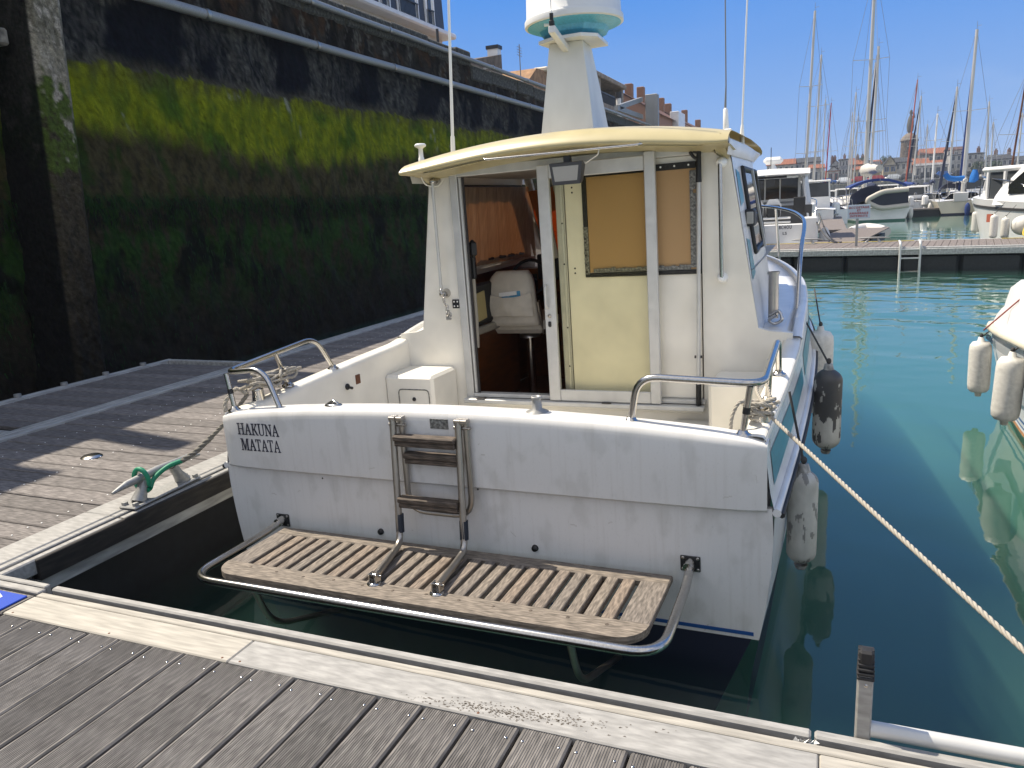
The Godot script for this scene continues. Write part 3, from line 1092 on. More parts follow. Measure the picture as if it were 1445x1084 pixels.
	put(ce, "edge_rail", M.alu_edge_b, c)
	var cf = MB.new()
	cf.bb(Vector3(-3.9, -0.4, -1.86), Vector3(-2.85, TOP - 0.05, 0.4))
	put(cf, "float", M.float_black, c)
	var bp = thing("berth_plate", "small blue enamel plate with white characters on the corner deck", "plate", Vector3(-3.0, TOP, -1.72))
	var pm = MB.new()
	pm.bb(Vector3(-3.2, TOP - 0.0035, -1.795), Vector3(-2.858, TOP + 0.0035, -1.675), 0.002)
	put(pm, "plate", M.blue_plate, bp)
	letters("E7", 0.075, M.bright, bp, Transform3D(Basis(Vector3.UP, PI * 0.5) * Basis(Vector3.RIGHT, -PI / 2), Vector3(-2.985, TOP + 0.004, -1.735)), "Droid Sans", false, 0.002)
	var ps = MB.new()
	screws(ps, -2.895, -1.705, TOP + 0.0035)
	put(ps, "screw", M.steel, bp)
	pontoon_cleat(Vector3(-3.248, TOP + 0.002, -2.84), 0.06, "galvanized cleat with green rope sleeve on the edge of the wall-side pontoon")
	# post with rubber tip at the outer edge
	var po = thing("folded_swim_ladder", "grey metal ladder post with ribbed black rubber tip on the pontoon edge", "ladder", Vector3(0.12, TOP, -1.91))
	var pb = MB.new()
	pb.bb(Vector3(0.104, 0.2, -1.935), Vector3(0.141, 0.655, -1.898), 0.004)
	put(pb, "post", M.alu_edge_b, po)
	var tip = MB.new()
	for i in 7:
		var a = i * 0.21
		tip.box(Vector3(0.1225, 0.645 + 0.011 * i + 0.004, -1.9165 - 0.0012 * i * i * 0.3), Vector3(0.041 - 0.0006 * i, 0.0085, 0.042 - 0.001 * i * i * 0.5), Basis(Vector3.RIGHT, -a * 0.12), 0.002)
	tip.bb(Vector3(0.105, 0.64, -1.934), Vector3(0.14, 0.722, -1.903), 0.006)
	put(tip, "rubber_tip", M.rubber, po)
	var tb = MB.new()
	tb.tube([Vector3(0.14, 0.497, -1.918), Vector3(1.4, 0.497, -1.918)], 0.021, 14)
	put(tb, "rung", M.alu, po)
	var bl = MB.new()
	bl.lathe([Vector2(0.005, 0), Vector2(0.0, 0.003)], 8, Transform3D(Basis(Vector3.RIGHT, PI / 2), Vector3(0.124, 0.63, -1.898)))
	put(bl, "bolt", M.steel, po)
	var post2 = MB.new()
	post2.bb(Vector3(1.36, 0.2, -1.935), Vector3(1.4, 0.72, -1.898), 0.004)
	put(post2, "post", M.alu_edge_b, po)
	# crumpled wrapper caught in the slot
	var sc2 = MB.new()
	sc2.flat()
	for i in 9:
		var b0 = Vector3(-0.045 + i * 0.006, TOP - 0.012, -1.848)
		sc2.tri(b0, b0 + Vector3(0.018, rng.randf_range(0.0, 0.02), rng.randf_range(-0.01, 0.012)), b0 + Vector3(0.008, rng.randf_range(0.005, 0.018), rng.randf_range(-0.006, 0.015)))
	tag(put(sc2, "paper_scrap", M.bright, null, Vector3(-0.02, TOP, -1.848)), "crumpled white scrap caught in the slot of the pontoon edge", "litter")

func make_far_pontoon():
	var ang = -0.149
	var xf = Transform3D(Basis(Vector3.UP, -0.149), Vector3(-0.52, 0, -20.27))
	var o = Node3D.new()
	o.name = "far_pontoon"
	o.transform = xf
	add_child(o)
	offs[o] = Vector3.ZERO
	tag(o, "pinkish plank pontoon with dark floats crossing the water beyond the boat", "pontoon")
	var pm = plank_mesh(0.143, 2.4, 0.03, 0)
	var rng = RandomNumberGenerator.new()
	rng.seed = 3
	for i in 118:
		var m: StandardMaterial3D = M.far_deck
		inst(pm, "plank", m, o, Transform3D(Basis(), Vector3(-5.0 + i * 0.15, 0.5 + rng.randf_range(-0.003, 0.003), -1.35)))
	var e = MB.new()
	e.bb(Vector3(-5.2, 0.33, -0.06), Vector3(14, 0.47, 0.02), 0.01)
	e.bb(Vector3(-5.2, 0.45, -0.14), Vector3(14, 0.505, -0.02), 0.01)
	e.bb(Vector3(-5.2, 0.45, -2.66), Vector3(14, 0.505, -2.52), 0.01)
	put(e, "edge_rail", M.alu_side, o)
	var fr = MB.new()
	fr.bb(Vector3(-5.2, 0.36, -2.6), Vector3(14, 0.46, -0.08))
	fr.bb(Vector3(-5.2, -0.3, -2.4), Vector3(14, 0.355, -0.3))
	put(fr, "deck_frame", M.float_black, o)
	for i in 16:
		var f = MB.new()
		f.bb(Vector3(-5.1 + i * 1.2, -0.5, -2.5), Vector3(-3.95 + i * 1.2, 0.33, -0.1 - 0.02 * (i % 2)), 0.05)
		put(f, "float", M.float_black, o)
	var yl = MB.new()
	yl.bb(Vector3(-4, 0.5, -2.5), Vector3(2.2, 0.512, -2.44))
	yl.bb(Vector3(4.1, 0.5, -2.5), Vector3(9, 0.512, -2.44))
	put(yl, "yellow_stripe", M.yellow, o)
	# branch going away
	var b = MB.new()
	b.bb(Vector3(-0.45, -0.4, -11.0), Vector3(0.75, 0.3, -2.7))
	put(b, "branch_float", M.float_black, o)
	var bp = plank_mesh(0.143, 1.5, 0.03, 0)
	for i in 54:
		inst(bp, "plank", M.far_deck, o, Transform3D(Basis(Vector3.UP, PI / 2), Vector3(0.15, 0.5, -2.75 - i * 0.15)))
	# ladder
	var l = thing("pontoon_ladder", "aluminium water ladder hung on the front of the far pontoon", "ladder", Vector3(1.72, 0, -19.92))
	for xx in [1.52, 1.93]:
		var t = MB.new()
		t.tube(rounded([Vector3(xx, -0.7, -19.86), Vector3(xx, 0.63, -19.86), Vector3(xx, 0.63, -20.3)], 0.12), 0.028, 8)
		put(t, "rail", M.alu, l)
	for yy in [-0.35, -0.05, 0.26, 0.46]:
		var t = MB.new()
		t.tube([Vector3(1.52, yy, -19.86), Vector3(1.93, yy, -19.86)], 0.018, 8)
		put(t, "rung", M.alu, l)
	# notice board
	var s = thing("notice_board", "pale notice on a post reading ACCOSTAGE ET AMARRAGE INTERDITS on the far pontoon", "sign", Vector3(0.62, 0.5, -20.9))
	var p = MB.new()
	p.bb(Vector3(0.59, 0.5, -20.95), Vector3(0.65, 1.2, -20.89), 0.005)
	put(p, "post", M.galv, s)
	var pl = MB.new()
	pl.bb(Vector3(0.39, 1.17, -20.885), Vector3(0.9, 1.5, -20.87), 0.004)
	put(pl, "panel", M.sign_plate, s)
	var y = 1.432
	for t in ["ACCOSTAGE", "ET", "AMARRAGE", "INTERDITS"]:
		letters(t, 0.05, M.red, s, Transform3D(Basis.from_scale(Vector3(1.15, 1, 1)), Vector3(0.645, y, -20.867)), "Droid Sans", true, 0.004)
		y -= 0.066 if t != "ACCOSTAGE" and t != "AMARRAGE" else 0.068
	for q in [[-0.55, -22.4, "dark mooring cleat with black rope on the far pontoon behind the stern rail"], [1.05, -22.1, "grey cleat on the far pontoon beyond the notice post"], [4.7, -21.5, "grey cleat on the far pontoon beside three white fenders"]]:
		pontoon_cleat(Vector3(q[0], 0.5, q[1]), PI / 2 - 0.149, q[2], 0.8)

# ---------------------------------------------------------------- the motor boat
const HW := [0.0, 1.0, 2.0, 3.0, 4.0, 5.0, 5.8, 6.3, 6.6]
const HK := [1.355, 1.38, 1.38, 1.345, 1.25, 1.02, 0.68, 0.36, 0.03]
const HL := [1.275, 1.29, 1.27, 1.18, 0.98, 0.66, 0.34, 0.12, 0.0]
const HG := [0.94, 0.985, 1.02, 1.055, 1.09, 1.14, 1.19, 1.23, 1.25]
const HY := [0.66, 0.69, 0.72, 0.76, 0.8, 0.86, 0.92, 0.97, 1.0]
func hk(w): return cat_interp(HW, HK, w)
func hl(w): return cat_interp(HW, HL, w)
func hg(w): return cat_interp(HW, HG, w) + 0.06 * smoothstep(1.55, 2.1, w)
func hy(w): return cat_interp(HW, HY, w)
func hull_pt(s: float, w: float, y: float) -> Vector3:
	var k: float = hy(w)
	var u: float
	if y <= k: u = lerpf(hl(w), hk(w), clampf(y / k, -0.6, 1.0)) + 0.02 * sin(PI * clampf(y / k, 0, 1))
	else: u = hk(w) - 0.008 - 0.03 * (y - k) / maxf(hg(w) - k, 0.01)
	return Vector3(s * u, y, -w)
func side_u(y: float, z: float) -> float:
	return 1.115 - (y - 1.08) * 0.15 - 0.10 * pow(maxf(-z - 2.4, 0.0), 2.0)
func roof_y(u: float) -> float:
	return 2.278 - 0.088 * pow(absf(u) / 0.96, 2.0)

func strip(mb: MB, s: float, ws: Array, f0: Callable, f1: Callable, n := 3):
	var rows = []
	for w in ws:
		var r = []
		for i in n + 1:
			r.append(hull_pt(s, w, lerpf(f0.call(w), f1.call(w), float(i) / n)))
		rows.append(r)
	mb.loft(rows, Vector3(0, 0.5, -2.5))

func bput(mb: MB, nm: String, m: Material, p: Node): return put(mb, nm, m, p)

func fit_text(txt: String, width: float, h: float, m: Material, p: Node, ce: Vector3, font: String, bold: bool, basis := Basis()):
	var o: MeshInstance3D = letters(txt, h, m, p, Transform3D(), font, bold, 0.002)
	var bx: AABB = o.mesh.get_aabb()
	var sx = width / bx.size.x
	var sy = h / bx.size.y
	o.transform = Transform3D(basis * Basis.from_scale(Vector3(sx, sy, 1)), ce - basis * Vector3(bx.get_center().x * sx, bx.get_center().y * sy, 0) - offs.get(p, Vector3.ZERO))
	return o

func make_boat():
	boat_xf = Transform3D(Basis(Vector3.UP, deg_to_rad(-1.5)) * Basis(Vector3.BACK, deg_to_rad(0.9)), Vector3(-1.5, 0, -2.9))
	var B = thing("motor_cruiser", "white pilothouse motor boat with cream roof and teak swim platform, moored stern-to", "boat", Vector3.ZERO, "", boat_xf)
	var ws = []
	for i in 34: ws.append(6.6 * i / 33.0)
	var b: MB
	# hull skins
	for s in [-1.0, 1.0]:
		b = MB.new()
		strip(b, s, ws, func(w): return 0.145, func(w): return hy(w), 5)
		put(b, "hull_side", M.gel_cool, B)
		b = MB.new()
		strip(b, s, ws, func(w): return hy(w), func(w): return hg(w), 4)
		put(b, "topside", M.gel_cool, B)
		b = MB.new()
		strip(b, s, ws, func(w): return 0.128, func(w): return 0.145, 1)
		put(b, "boot_line", M.line_blue, B)
		b = MB.new()
		strip(b, s, ws, func(w): return 0.112, func(w): return 0.128, 1)
		put(b, "waterline_band", M.gel_cool, B)
		b = MB.new()
		strip(b, s, ws, func(w): return -0.35, func(w): return 0.112, 3)
		put(b, "bottom", M.navy, B)
		# rubbing strake with black insert
		var path = []
		for w in ws: path.append(hull_pt(s, w, hy(w)) + Vector3(s * 0.008, -0.005, 0))
		b = MB.new()
		b.tube(path, 0.017, 8)
		put(b, "rub_rail", M.gel_cool, B)
		path = []
		for w in ws: path.append(hull_pt(s, w, hy(w)) + Vector3(s * 0.026, -0.012, 0))
		b = MB.new()
		b.tube(path, 0.012, 6)
		put(b, "rub_insert", M.rubber, B)
		# teal decals
		for d in [[0.1, 1.55, 0.24, 0.72, 0.9], [1.7, 3.2, 0.32, 0.74, 0.55], [3.4, 5.2, 0.4, 0.7, 0.45]]:
			var rows = []
			for i in 13:
				var t = i / 12.0
				var w: float = lerpf(d[0], d[1], t)
				var r = []
				for q in 3:
					var fr: float = lerpf(d[2] + 0.1 * t, lerpf(d[3], d[2] + 0.3, t * 0.5), q / 2.0)
					r.append(hull_pt(s, w, lerpf(hy(w), hg(w), fr)) + Vector3(s * 0.003, 0, 0))
				rows.append(r)
			b = MB.new()
			b.loft(rows, Vector3(0, 0.5, -2.5))
			put(b, "teal_stripe", M.teal, B)
	# transom
	b = MB.new()
	var tp = PackedVector2Array()
	for y in [0.112, 0.25, 0.4, 0.55, 0.67]: tp.append(Vector2(hull_pt(1, 0, y).x, y))
	for y in [0.67, 0.55, 0.4, 0.25, 0.112]: tp.append(Vector2(-hull_pt(1, 0, y).x, y))
	b.prism(tp, Transform3D(Basis(), Vector3(0, 0, -0.03)), 0.03)
	put(b, "transom", M.gel_worn, B)
	b = MB.new()
	b.bb(Vector3(-1.278, 0.1275, 0.0), Vector3(1.278, 0.143, 0.002))
	put(b, "transom_line", M.line_blue, B)
	b = MB.new()
	b.prism(PackedVector2Array([Vector2(-1.27, 0.112), Vector2(1.27, 0.112), Vector2(1.1, -0.3), Vector2(0, -0.5), Vector2(-1.1, -0.3)]), Transform3D(Basis(), Vector3(0, 0, -0.03)), 0.028)
	put(b, "transom_bottom", M.navy, B)
	var rows = []
	for i in 41:
		var t = i / 40.0
		var e = 1.0 - pow(absf(t * 2 - 1), 14.0)
		var u = lerpf(-1.345, 1.345, t)
		var top = 0.945 + 0.062 * (1.0 - pow(u / 1.345, 2.0))
		var ring = []
		for p in [[0.655, -0.004], [0.66, 0.026], [0.668, 0.034], [0.72, 0.036], [0.82, 0.036], [top - 0.035, 0.034], [top - 0.012, 0.027], [top - 0.002, 0.012], [top, -0.015], [top, -0.075], [top - 0.006, -0.1], [top - 0.03, -0.112], [0.6, -0.115], [0.38, -0.115]]:
			ring.append(Vector3(u * (1.0 - 0.012 * (1.0 - e)), p[0] - (1 - e) * 0.02 * float(p[0] > 0.8), p[1] * (0.3 + 0.7 * e) if p[1] > 0 else p[1]))
		rows.append(ring)
	b = MB.new()
	for sp in [[0, 3], [2, 10], [9, 14]]:
		var part = []
		for r in rows: part.append(r.slice(sp[0], sp[1]))
		b.loft(part, Vector3(0, 0.7, -0.05))
	put(b, "transom_band", M.gel_worn, B)
	fit_text("HAKUNA", 0.262, 0.062, M.navy, B, Vector3(-1.082, 0.872, 0.0365), "Droid Serif", false)
	fit_text("MATATA", 0.25, 0.062, M.navy, B, Vector3(-1.078, 0.79, 0.0365), "Droid Serif", false)
	b = MB.new()
	b.bb(Vector3(-0.09, 0.928, 0.034), Vector3(0.0, 0.972, 0.0375))
	put(b, "residue_patch", M.seal_pale, B)
	for q in [[-0.44, 0.385], [0.36, 0.395], [-0.75, 0.63], [0.12, 0.66]]:
		b = MB.new()
		b.lathe([Vector2(0.016, 0), Vector2(0.014, 0.012), Vector2(0.0, 0.014)] if q[1] < 0.5 else [Vector2(0.005, 0), Vector2(0.0, 0.003)], 10, Transform3D(Basis(Vector3.RIGHT, PI / 2), Vector3(q[0], q[1], 0.0 if q[1] < 0.64 else 0.036)))
		put(b, "through_hull", M.black, B)
	# gunwale caps, inner walls, sole
	for s in [-1.0, 1.0]:
		rows = []
		for i in 24:
			var w = 0.02 + i * 0.0775
			var o: Vector3 = hull_pt(s, w, hg(w))
			var y = o.y
			var r = []
			for p in [[0.004, -0.03], [0.004, -0.008], [-0.008, 0.004], [-0.03, 0.007], [-0.075, 0.006], [-0.095, -0.004], [-0.102, -0.03], [-0.102, -0.6]]:
				r.append(Vector3(o.x + s * p[0], y + p[1] if p[1] > -0.5 else 0.38, -w))
			rows.append(r)
		b = MB.new()
		b.loft(rows, Vector3(s * 1.3, 0.9, -0.9))
		put(b, "gunwale", M.gel, B)
		# side deck and foredeck
		rows = []
		for i in 30:
			var w = 1.72 + i * 0.168
			var o: Vector3 = hull_pt(s, w, hg(w))
			var inn: float = minf(side_u(1.1, -w) - 0.02, absf(o.x) * 0.9) if w < 4.2 else 0.0
			var r = [o + Vector3(s * 0.004, -0.03, 0), o + Vector3(s * 0.004, 0, 0), o + Vector3(-s * 0.01, 0.014, 0), o + Vector3(-s * 0.05, 0.016, 0), o + Vector3(-s * 0.065, -0.006, 0)]
			for q in 4:
				var x = lerpf(absf(o.x) - 0.07, inn, (q + 1) / 4.0)
				r.append(Vector3(s * maxf(x, 0.0), o.y - 0.008 + 0.05 * smoothstep(3.5, 5.0, w) * (1.0 - pow(x / maxf(absf(o.x), 0.01), 2.0)), -w))
			rows.append(r)
		b = MB.new()
		b.loft(rows, Vector3(0, 0.2, -4.0))
		put(b, "side_deck", M.gel_cool, B)
	b = MB.new()
	b.bb(Vector3(-1.26, 0.36, -1.72), Vector3(1.26, 0.4, -0.1))
	put(b, "cockpit_sole", M.gel_sole, B)
	# bulkhead
	for s in [-1.0, 1.0]:
		b = MB.new()
		b.prism(PackedVector2Array([Vector2(s * 1.3, 0.38), Vector2(s * 0.8, 0.38), Vector2(s * 0.8, 2.16), Vector2(s * 0.945, 2.12), Vector2(s * 0.968, 2.03), Vector2(s * 1.113, 1.09), Vector2(s * 1.17, 1.072), Vector2(s * 1.3, 1.06)]), Transform3D(Basis(), Vector3(0, 0, -1.74)), 0.04)
		put(b, "bulkhead", M.gel, B)
	b = MB.new()
	b.bb(Vector3(-0.8, 0.38, -1.74), Vector3(0.8, 0.597, -1.7))
	b.bb(Vector3(-0.8, 0.575, -1.7), Vector3(0.8, 0.6, -1.655), 0.008)
	put(b, "door_step", M.gel, B)
	# cabin sides with a window opening each
	var zs = [-1.72, -1.9, -2.05, -2.3, -2.6, -2.9, -3.1, -3.3, -3.5]
	for s in [-1.0, 1.0]:
		b = MB.new()
		var segs = [[1.06, 1.5, -1.7, -3.7], [2.0, 2.16, -1.7, -3.15], [1.5, 2.0, -1.7, -2.02]]
		for sg in segs:
			rows = []
			for i in 9:
				var y = lerpf(sg[0], sg[1], i / 8.0)
				var r = []
				for k in 13:
					var fr: float = sg[3] - (0.0 if sg[0] > 1.9 or sg[1] < 1.6 and false else 0.0)
					var zf: float = fr
					var z: float = lerpf(sg[2], zf, k / 12.0)
					r.append(Vector3(s * side_u(y, z), y, z))
				rows.append(r)
			b.loft(rows, Vector3(0, 1.5, -2.5))
		# raked front post
		rows = []
		for i in 9:
			var y = lerpf(1.5, 2.0, i / 8.0)
			var z0 = lerpf(-3.3, -2.95, i / 8.0)
			var z1 = lerpf(-3.62, -3.18, i / 8.0)
			rows.append([Vector3(s * side_u(y, z0), y, z0), Vector3(s * side_u(y, z1), y, z1)])
		b.loft(rows, Vector3(0, 1.5, -2.5))
		put(b, "cabin_side", M.gel_cool if s > 0 else M.gel, B)
		# window: frame, glass
		var quadp = [[2.0, -2.02], [2.0, -2.95], [1.5, -3.3], [1.5, -2.02]]
		var fp = []
		for q in quadp: fp.append(Vector3(s * (side_u(q[0], q[1]) + 0.008), q[0], q[1]))
		b = MB.new()
		b.tube(rounded(fp + [fp[0], fp[1]], 0.06), 0.016, 6)
		put(b, "window_frame", M.black, B)
		b = MB.new()
		rows = []
		for i in 5:
			var t = i / 4.0
			rows.append([Vector3(s * (side_u(2.0 - 0.5 * t, -2.02) + 0.002), 2.0 - 0.5 * t, -2.02), Vector3(s * (side_u(2.0 - 0.5 * t, lerpf(-2.95, -3.3, t)) + 0.002), 2.0 - 0.5 * t, lerpf(-2.95, -3.3, t))])
		b.loft(rows, Vector3(0, 1.7, -2.4))
		put(b, "side_window", M.glass if s < 0 else M.dark_glass, B)
		if s > 0:
			b = MB.new()
			b.beam(Vector3(side_u(2.0, -2.5) + 0.012, 2.0, -2.5), Vector3(side_u(1.5, -2.6) + 0.012, 1.5, -2.6), 0.02, 0.014, Vector3.RIGHT)
			put(b, "window_bar", M.alu, B)
			b = MB.new()
			b.bb(Vector3(side_u(1.72, -1.95) - 0.01, 1.66, -2.02), Vector3(side_u(1.72, -1.95) + 0.05, 1.76, -1.9), 0.01)
			put(b, "navigation_light", M.black, B)
			b = MB.new()
			b.bb(Vector3(side_u(1.72, -1.95) + 0.005, 1.675, -1.9), Vector3(side_u(1.72, -1.95) + 0.045, 1.745, -1.892), 0.004)
			put(b, "light_lens", M.lamp_glass, B)
			for d in [[1.78, 1.99], [1.36, 1.6]]:
				b = MB.new()
				b.loft([[Vector3(side_u(d[1], -1.78) + 0.003, d[1], -1.78), Vector3(side_u(d[1], -1.92) + 0.003, d[1] - 0.02, -1.93)], [Vector3(side_u(d[0], -1.78) + 0.003, d[0], -1.76), Vector3(side_u(d[0], -1.92) + 0.003, d[0] + 0.03, -1.9)]], Vector3(0, 1.5, -2.4))
				put(b, "teal_decal", M.teal, B)
	# windscreen with three panes, posts
	var wtop = [Vector3(-0.86, 2.06, -3.16), Vector3(-0.3, 2.12, -3.28), Vector3(0.3, 2.12, -3.28), Vector3(0.86, 2.06, -3.16)]
	var wbot = [Vector3(-0.9, 1.48, -3.6), Vector3(-0.32, 1.5, -3.82), Vector3(0.32, 1.5, -3.82), Vector3(0.9, 1.48, -3.6)]
	for i in 3:
		b = MB.new()
		b.quado(wtop[i], wtop[i + 1], wbot[i + 1], wbot[i], Vector3(0, 0.3, -1))
		put(b, "windscreen", M.glass, B)
	for i in 4:
		b = MB.new()
		b.beam(wtop[i] + Vector3(0, 0.05, 0), wbot[i], 0.06, 0.05, Vector3.BACK, 0.01)
		put(b, "windscreen_post", M.interior_white, B)
	b = MB.new()
	rows = []
	for i in 7:
		var t = i / 6.0
		var z = lerpf(-3.55, -4.9, t)
		var r = []
		for k in 9:
			var a = lerpf(-1, 1, k / 8.0)
			r.append(Vector3(a * lerpf(0.98, 0.5, t), lerpf(1.5, 1.2, t * t) - 0.06 * a * a - (0.42 * pow(absf(a), 8.0)) * (1 - t * 0.6), z - 0.2 * (1.0 - a * a) * (1 - t)))
		rows.append(r)
	b.loft(rows, Vector3(0, 0.8, -4.0))
	put(b, "coachroof", M.gel_cool, B)
	# roof
	rows = []
	var prof = [[-1.705, -0.135], [-1.62, -0.125], [-1.52, -0.11], [-1.46, -0.105], [-1.41, -0.106], [-1.386, -0.1], [-1.382, -0.09], [-1.39, -0.075], [-1.415, -0.048], [-1.46, -0.022], [-1.52, -0.004], [-1.6, 0.006], [-1.8, 0.02], [-2.4, 0.028], [-2.9, 0.015], [-3.25, -0.01], [-3.36, -0.035], [-3.37, -0.06], [-3.3, -0.085]]
	for i in 45:
		var t = i / 44.0
		var u = lerpf(-0.995, 0.995, t)
		var e = pow(absf(u) / 0.995, 7.0)
		var r = []
		for p in prof:
			var f = 1.0 - 0.3 * e
			var yy: float = roof_y(u) + (p[1] * f if p[1] < 0 else p[1] * (1 - e))
			r.append(Vector3(u * (1.0 - 0.035 * smoothstep(2.2, 3.3, -p[0])), yy, p[0]))
		rows.append(r)
	b = MB.new()
	b.loft(rows, Vector3(0, 2.2, -2.4))
	put(b, "roof", M.roof, B)
	for s in [-1.0, 1.0]:
		rows = []
		for i in 14:
			var z = lerpf(-1.5, -3.3, i / 13.0)
			var ue = 0.985 * (1.0 - 0.035 * smoothstep(2.2, 3.3, -z))
			rows.append([Vector3(s * ue, 2.19 - 0.05, z), Vector3(s * (ue + 0.004), 2.13, z), Vector3(s * (side_u(2.05, minf(z, -1.7)) + 0.004), 2.06, z)])
		b = MB.new()
		b.loft(rows, Vector3(0, 2.1, -2.4))
		put(b, "roof_side", M.gel_cool, B)
	# fascia under the roof overhang
	rows = []
	for i in 31:
		var u = lerpf(-0.955, 0.955, i / 30.0)
		var e = pow(absf(u) / 0.955, 10.0)
		var low = 2.142 - 0.1 * smoothstep(0.8, 0.94, absf(u))
		var under = roof_y(u) - 0.095 * (1 - 0.5 * e)
		rows.append([Vector3(u * 0.999, under + 0.02, -1.43), Vector3(u, under - 0.004, -1.475), Vector3(u, lerpf(under, low, 0.35), -1.56), Vector3(u, lerpf(under, low, 0.75), -1.65), Vector3(u, low, -1.692), Vector3(u, low, -1.75)])
	b = MB.new()
	b.loft(rows, Vector3(0, 2.3, -2.0))
	for s in [-1.0, 1.0]:
		b.flat()
		var r: Array = rows[0] if s < 0 else rows[30]
		for k in 5:
			b.trio(r[k], r[k + 1], Vector3(s * 0.955, 2.17, -1.75), Vector3(s, 0, 0.2))
	put(b, "fascia", M.roof, B)
	b = MB.new()
	b.bb(Vector3(-0.9, 2.1, -3.2), Vector3(0.9, 2.13, -1.75))
	put(b, "headlining", M.interior_white, B)
	# ----- door
	b = MB.new()
	b.bb(Vector3(-0.8, 0.6, -1.73), Vector3(-0.745, 2.142, -1.668), 0.004)
	b.bb(Vector3(-0.745, 2.085, -1.73), Vector3(0.812, 2.142, -1.668), 0.004)
	b.bb(Vector3(-0.8, 0.6, -1.667), Vector3(0.812, 0.628, -1.61), 0.004)
	b.bb(Vector3(-0.745, 0.629, -1.73), Vector3(0.812, 0.655, -1.668), 0.004)
	b.bb(Vector3(-0.735, 0.66, -1.725), Vector3(-0.72, 2.08, -1.675))
	put(b, "door_frame", M.alu, B)
	for q in [[-0.725, 0.656, -1.70, -0.705, 2.08, -1.69], [-0.7, 0.63, -1.654, -0.64, 0.634, -1.607], [0.18, 0.63, -1.62, 0.24, 0.634, -1.607]]:
		b = MB.new()
		b.bb(Vector3(q[0], q[1], q[2]), Vector3(q[3], q[4], q[5]))
		put(b, "door_track" if q[1] > 0.65 else "drain_slot", M.groove, B)
	b = MB.new()
	b.bb(Vector3(-0.03, 0.656, -1.735), Vector3(0.79, 2.084, -1.712), 0.004)
	put(b, "fixed_panel", M.gel, B)
	b = MB.new()
	b.bb(Vector3(-0.09, 0.656, -1.73), Vector3(-0.034, 2.084, -1.705), 0.003)
	b.bb(Vector3(-0.055, 0.656, -1.704), Vector3(-0.04, 2.084, -1.69), 0.003)
	put(b, "panel_edge", M.alu, B)
	# blind window in the fixed panel
	b = MB.new()
	b.bb(Vector3(0.11, 1.44, -1.7115), Vector3(0.77, 2.02, -1.706))
	put(b, "window_blind", M.blind, B)
	b = MB.new()
	for q in [[0.085, 1.412, 0.115, 2.05], [0.772, 1.412, 0.797, 2.05], [0.116, 2.012, 0.771, 2.05], [0.116, 1.412, 0.771, 1.437]]:
		b.bb(Vector3(q[0], q[1], -1.7115), Vector3(q[2], q[3], -1.699), 0.003)
	put(b, "window_seal", M.seal, B)
	var rng = RandomNumberGenerator.new()
	rng.seed = 40
	b = MB.new()
	var strips = [[Vector2(0.735, 1.45), Vector2(0.735, 2.0), 0.045], [Vector2(0.14, 1.44), Vector2(0.735, 1.44), 0.03], [Vector2(0.115, 1.43), Vector2(0.115, 1.72), 0.034]]
	for st in strips:
		var n = 26
		var dr: Vector2 = (st[1] - st[0]) / n
		var nr = Vector2(-dr.y, dr.x).normalized()
		if st[0].x > 0.5: nr = -nr
		for i in n:
			var a: Vector2 = st[0] + dr * i
			var wd: float = st[2] * rng.randf_range(0.72, 1.0) * (1.0 if rng.randf() > 0.12 else 0.45)
			var p: Vector2 = a + dr
			b.bb(Vector3(minf(a.x, minf(p.x, p.x + nr.x * wd)), minf(a.y, minf(p.y, p.y + nr.y * wd)), -1.704), Vector3(maxf(a.x, maxf(p.x, p.x + nr.x * wd)), maxf(a.y, maxf(p.y, p.y + nr.y * wd)), -1.6965))
	put(b, "peeling_sealant", M.seal_pale, B)
	for i in 8:
		b = MB.new()
		b.lathe([Vector2(0.006, 0), Vector2(0, 0.003)], 8, Transform3D(Basis(Vector3.RIGHT, PI / 2), Vector3(0.17 + i * 0.08, 2.032, -1.699)))
		put(b, "screw", M.bright, B)
	for q in [[0.02, 1.96], [0.02, 1.93], [0.015, 1.47], [0.015, 1.44], [-0.047, 1.75], [-0.047, 1.5], [-0.047, 1.1], [-0.047, 0.85]]:
		b = MB.new()
		b.lathe([Vector2(0.006, 0), Vector2(0, 0.003)], 8, Transform3D(Basis(Vector3.RIGHT, PI / 2), Vector3(q[0], q[1], -1.711 if q[0] > 0 else -1.69)))
		put(b, "screw", M.seal, B)
	# sliding leaf
	b = MB.new()
	b.bb(Vector3(-0.175, 0.632, -1.665), Vector3(-0.1, 2.105, -1.628), 0.005)
	b.bb(Vector3(0.488, 0.632, -1.665), Vector3(0.552, 2.125, -1.628), 0.005)
	b.bb(Vector3(-0.1, 2.022, -1.66), Vector3(0.488, 2.105, -1.633), 0.004)
	b.bb(Vector3(-0.1, 0.632, -1.66), Vector3(0.488, 0.706, -1.633), 0.004)
	var leaf = put(b, "sliding_door", M.alu, B)
	b = MB.new()
	b.quado(Vector3(-0.1, 0.706, -1.648), Vector3(0.488, 0.706, -1.648), Vector3(0.488, 2.022, -1.648), Vector3(-0.1, 2.022, -1.648), Vector3.BACK)
	put(b, "tinted_pane", M.tint, leaf)
	b = MB.new()
	b.tube(rounded([Vector3(-0.15, 1.38, -1.625), Vector3(-0.15, 1.37, -1.595), Vector3(-0.15, 1.245, -1.595), Vector3(-0.15, 1.235, -1.625)], 0.02), 0.008, 8)
	put(b, "pull_handle", M.alu, leaf)
	b = MB.new()
	b.lathe([Vector2(0.013, 0), Vector2(0.011, 0.008), Vector2(0, 0.008)], 14, Transform3D(Basis(Vector3.RIGHT, PI / 2), Vector3(-0.142, 1.185, -1.628)))
	put(b, "lock", M.steel_dull, leaf)
	b = MB.new()
	b.bb(Vector3(-0.153, 1.115, -1.628), Vector3(-0.132, 1.15, -1.618), 0.006)
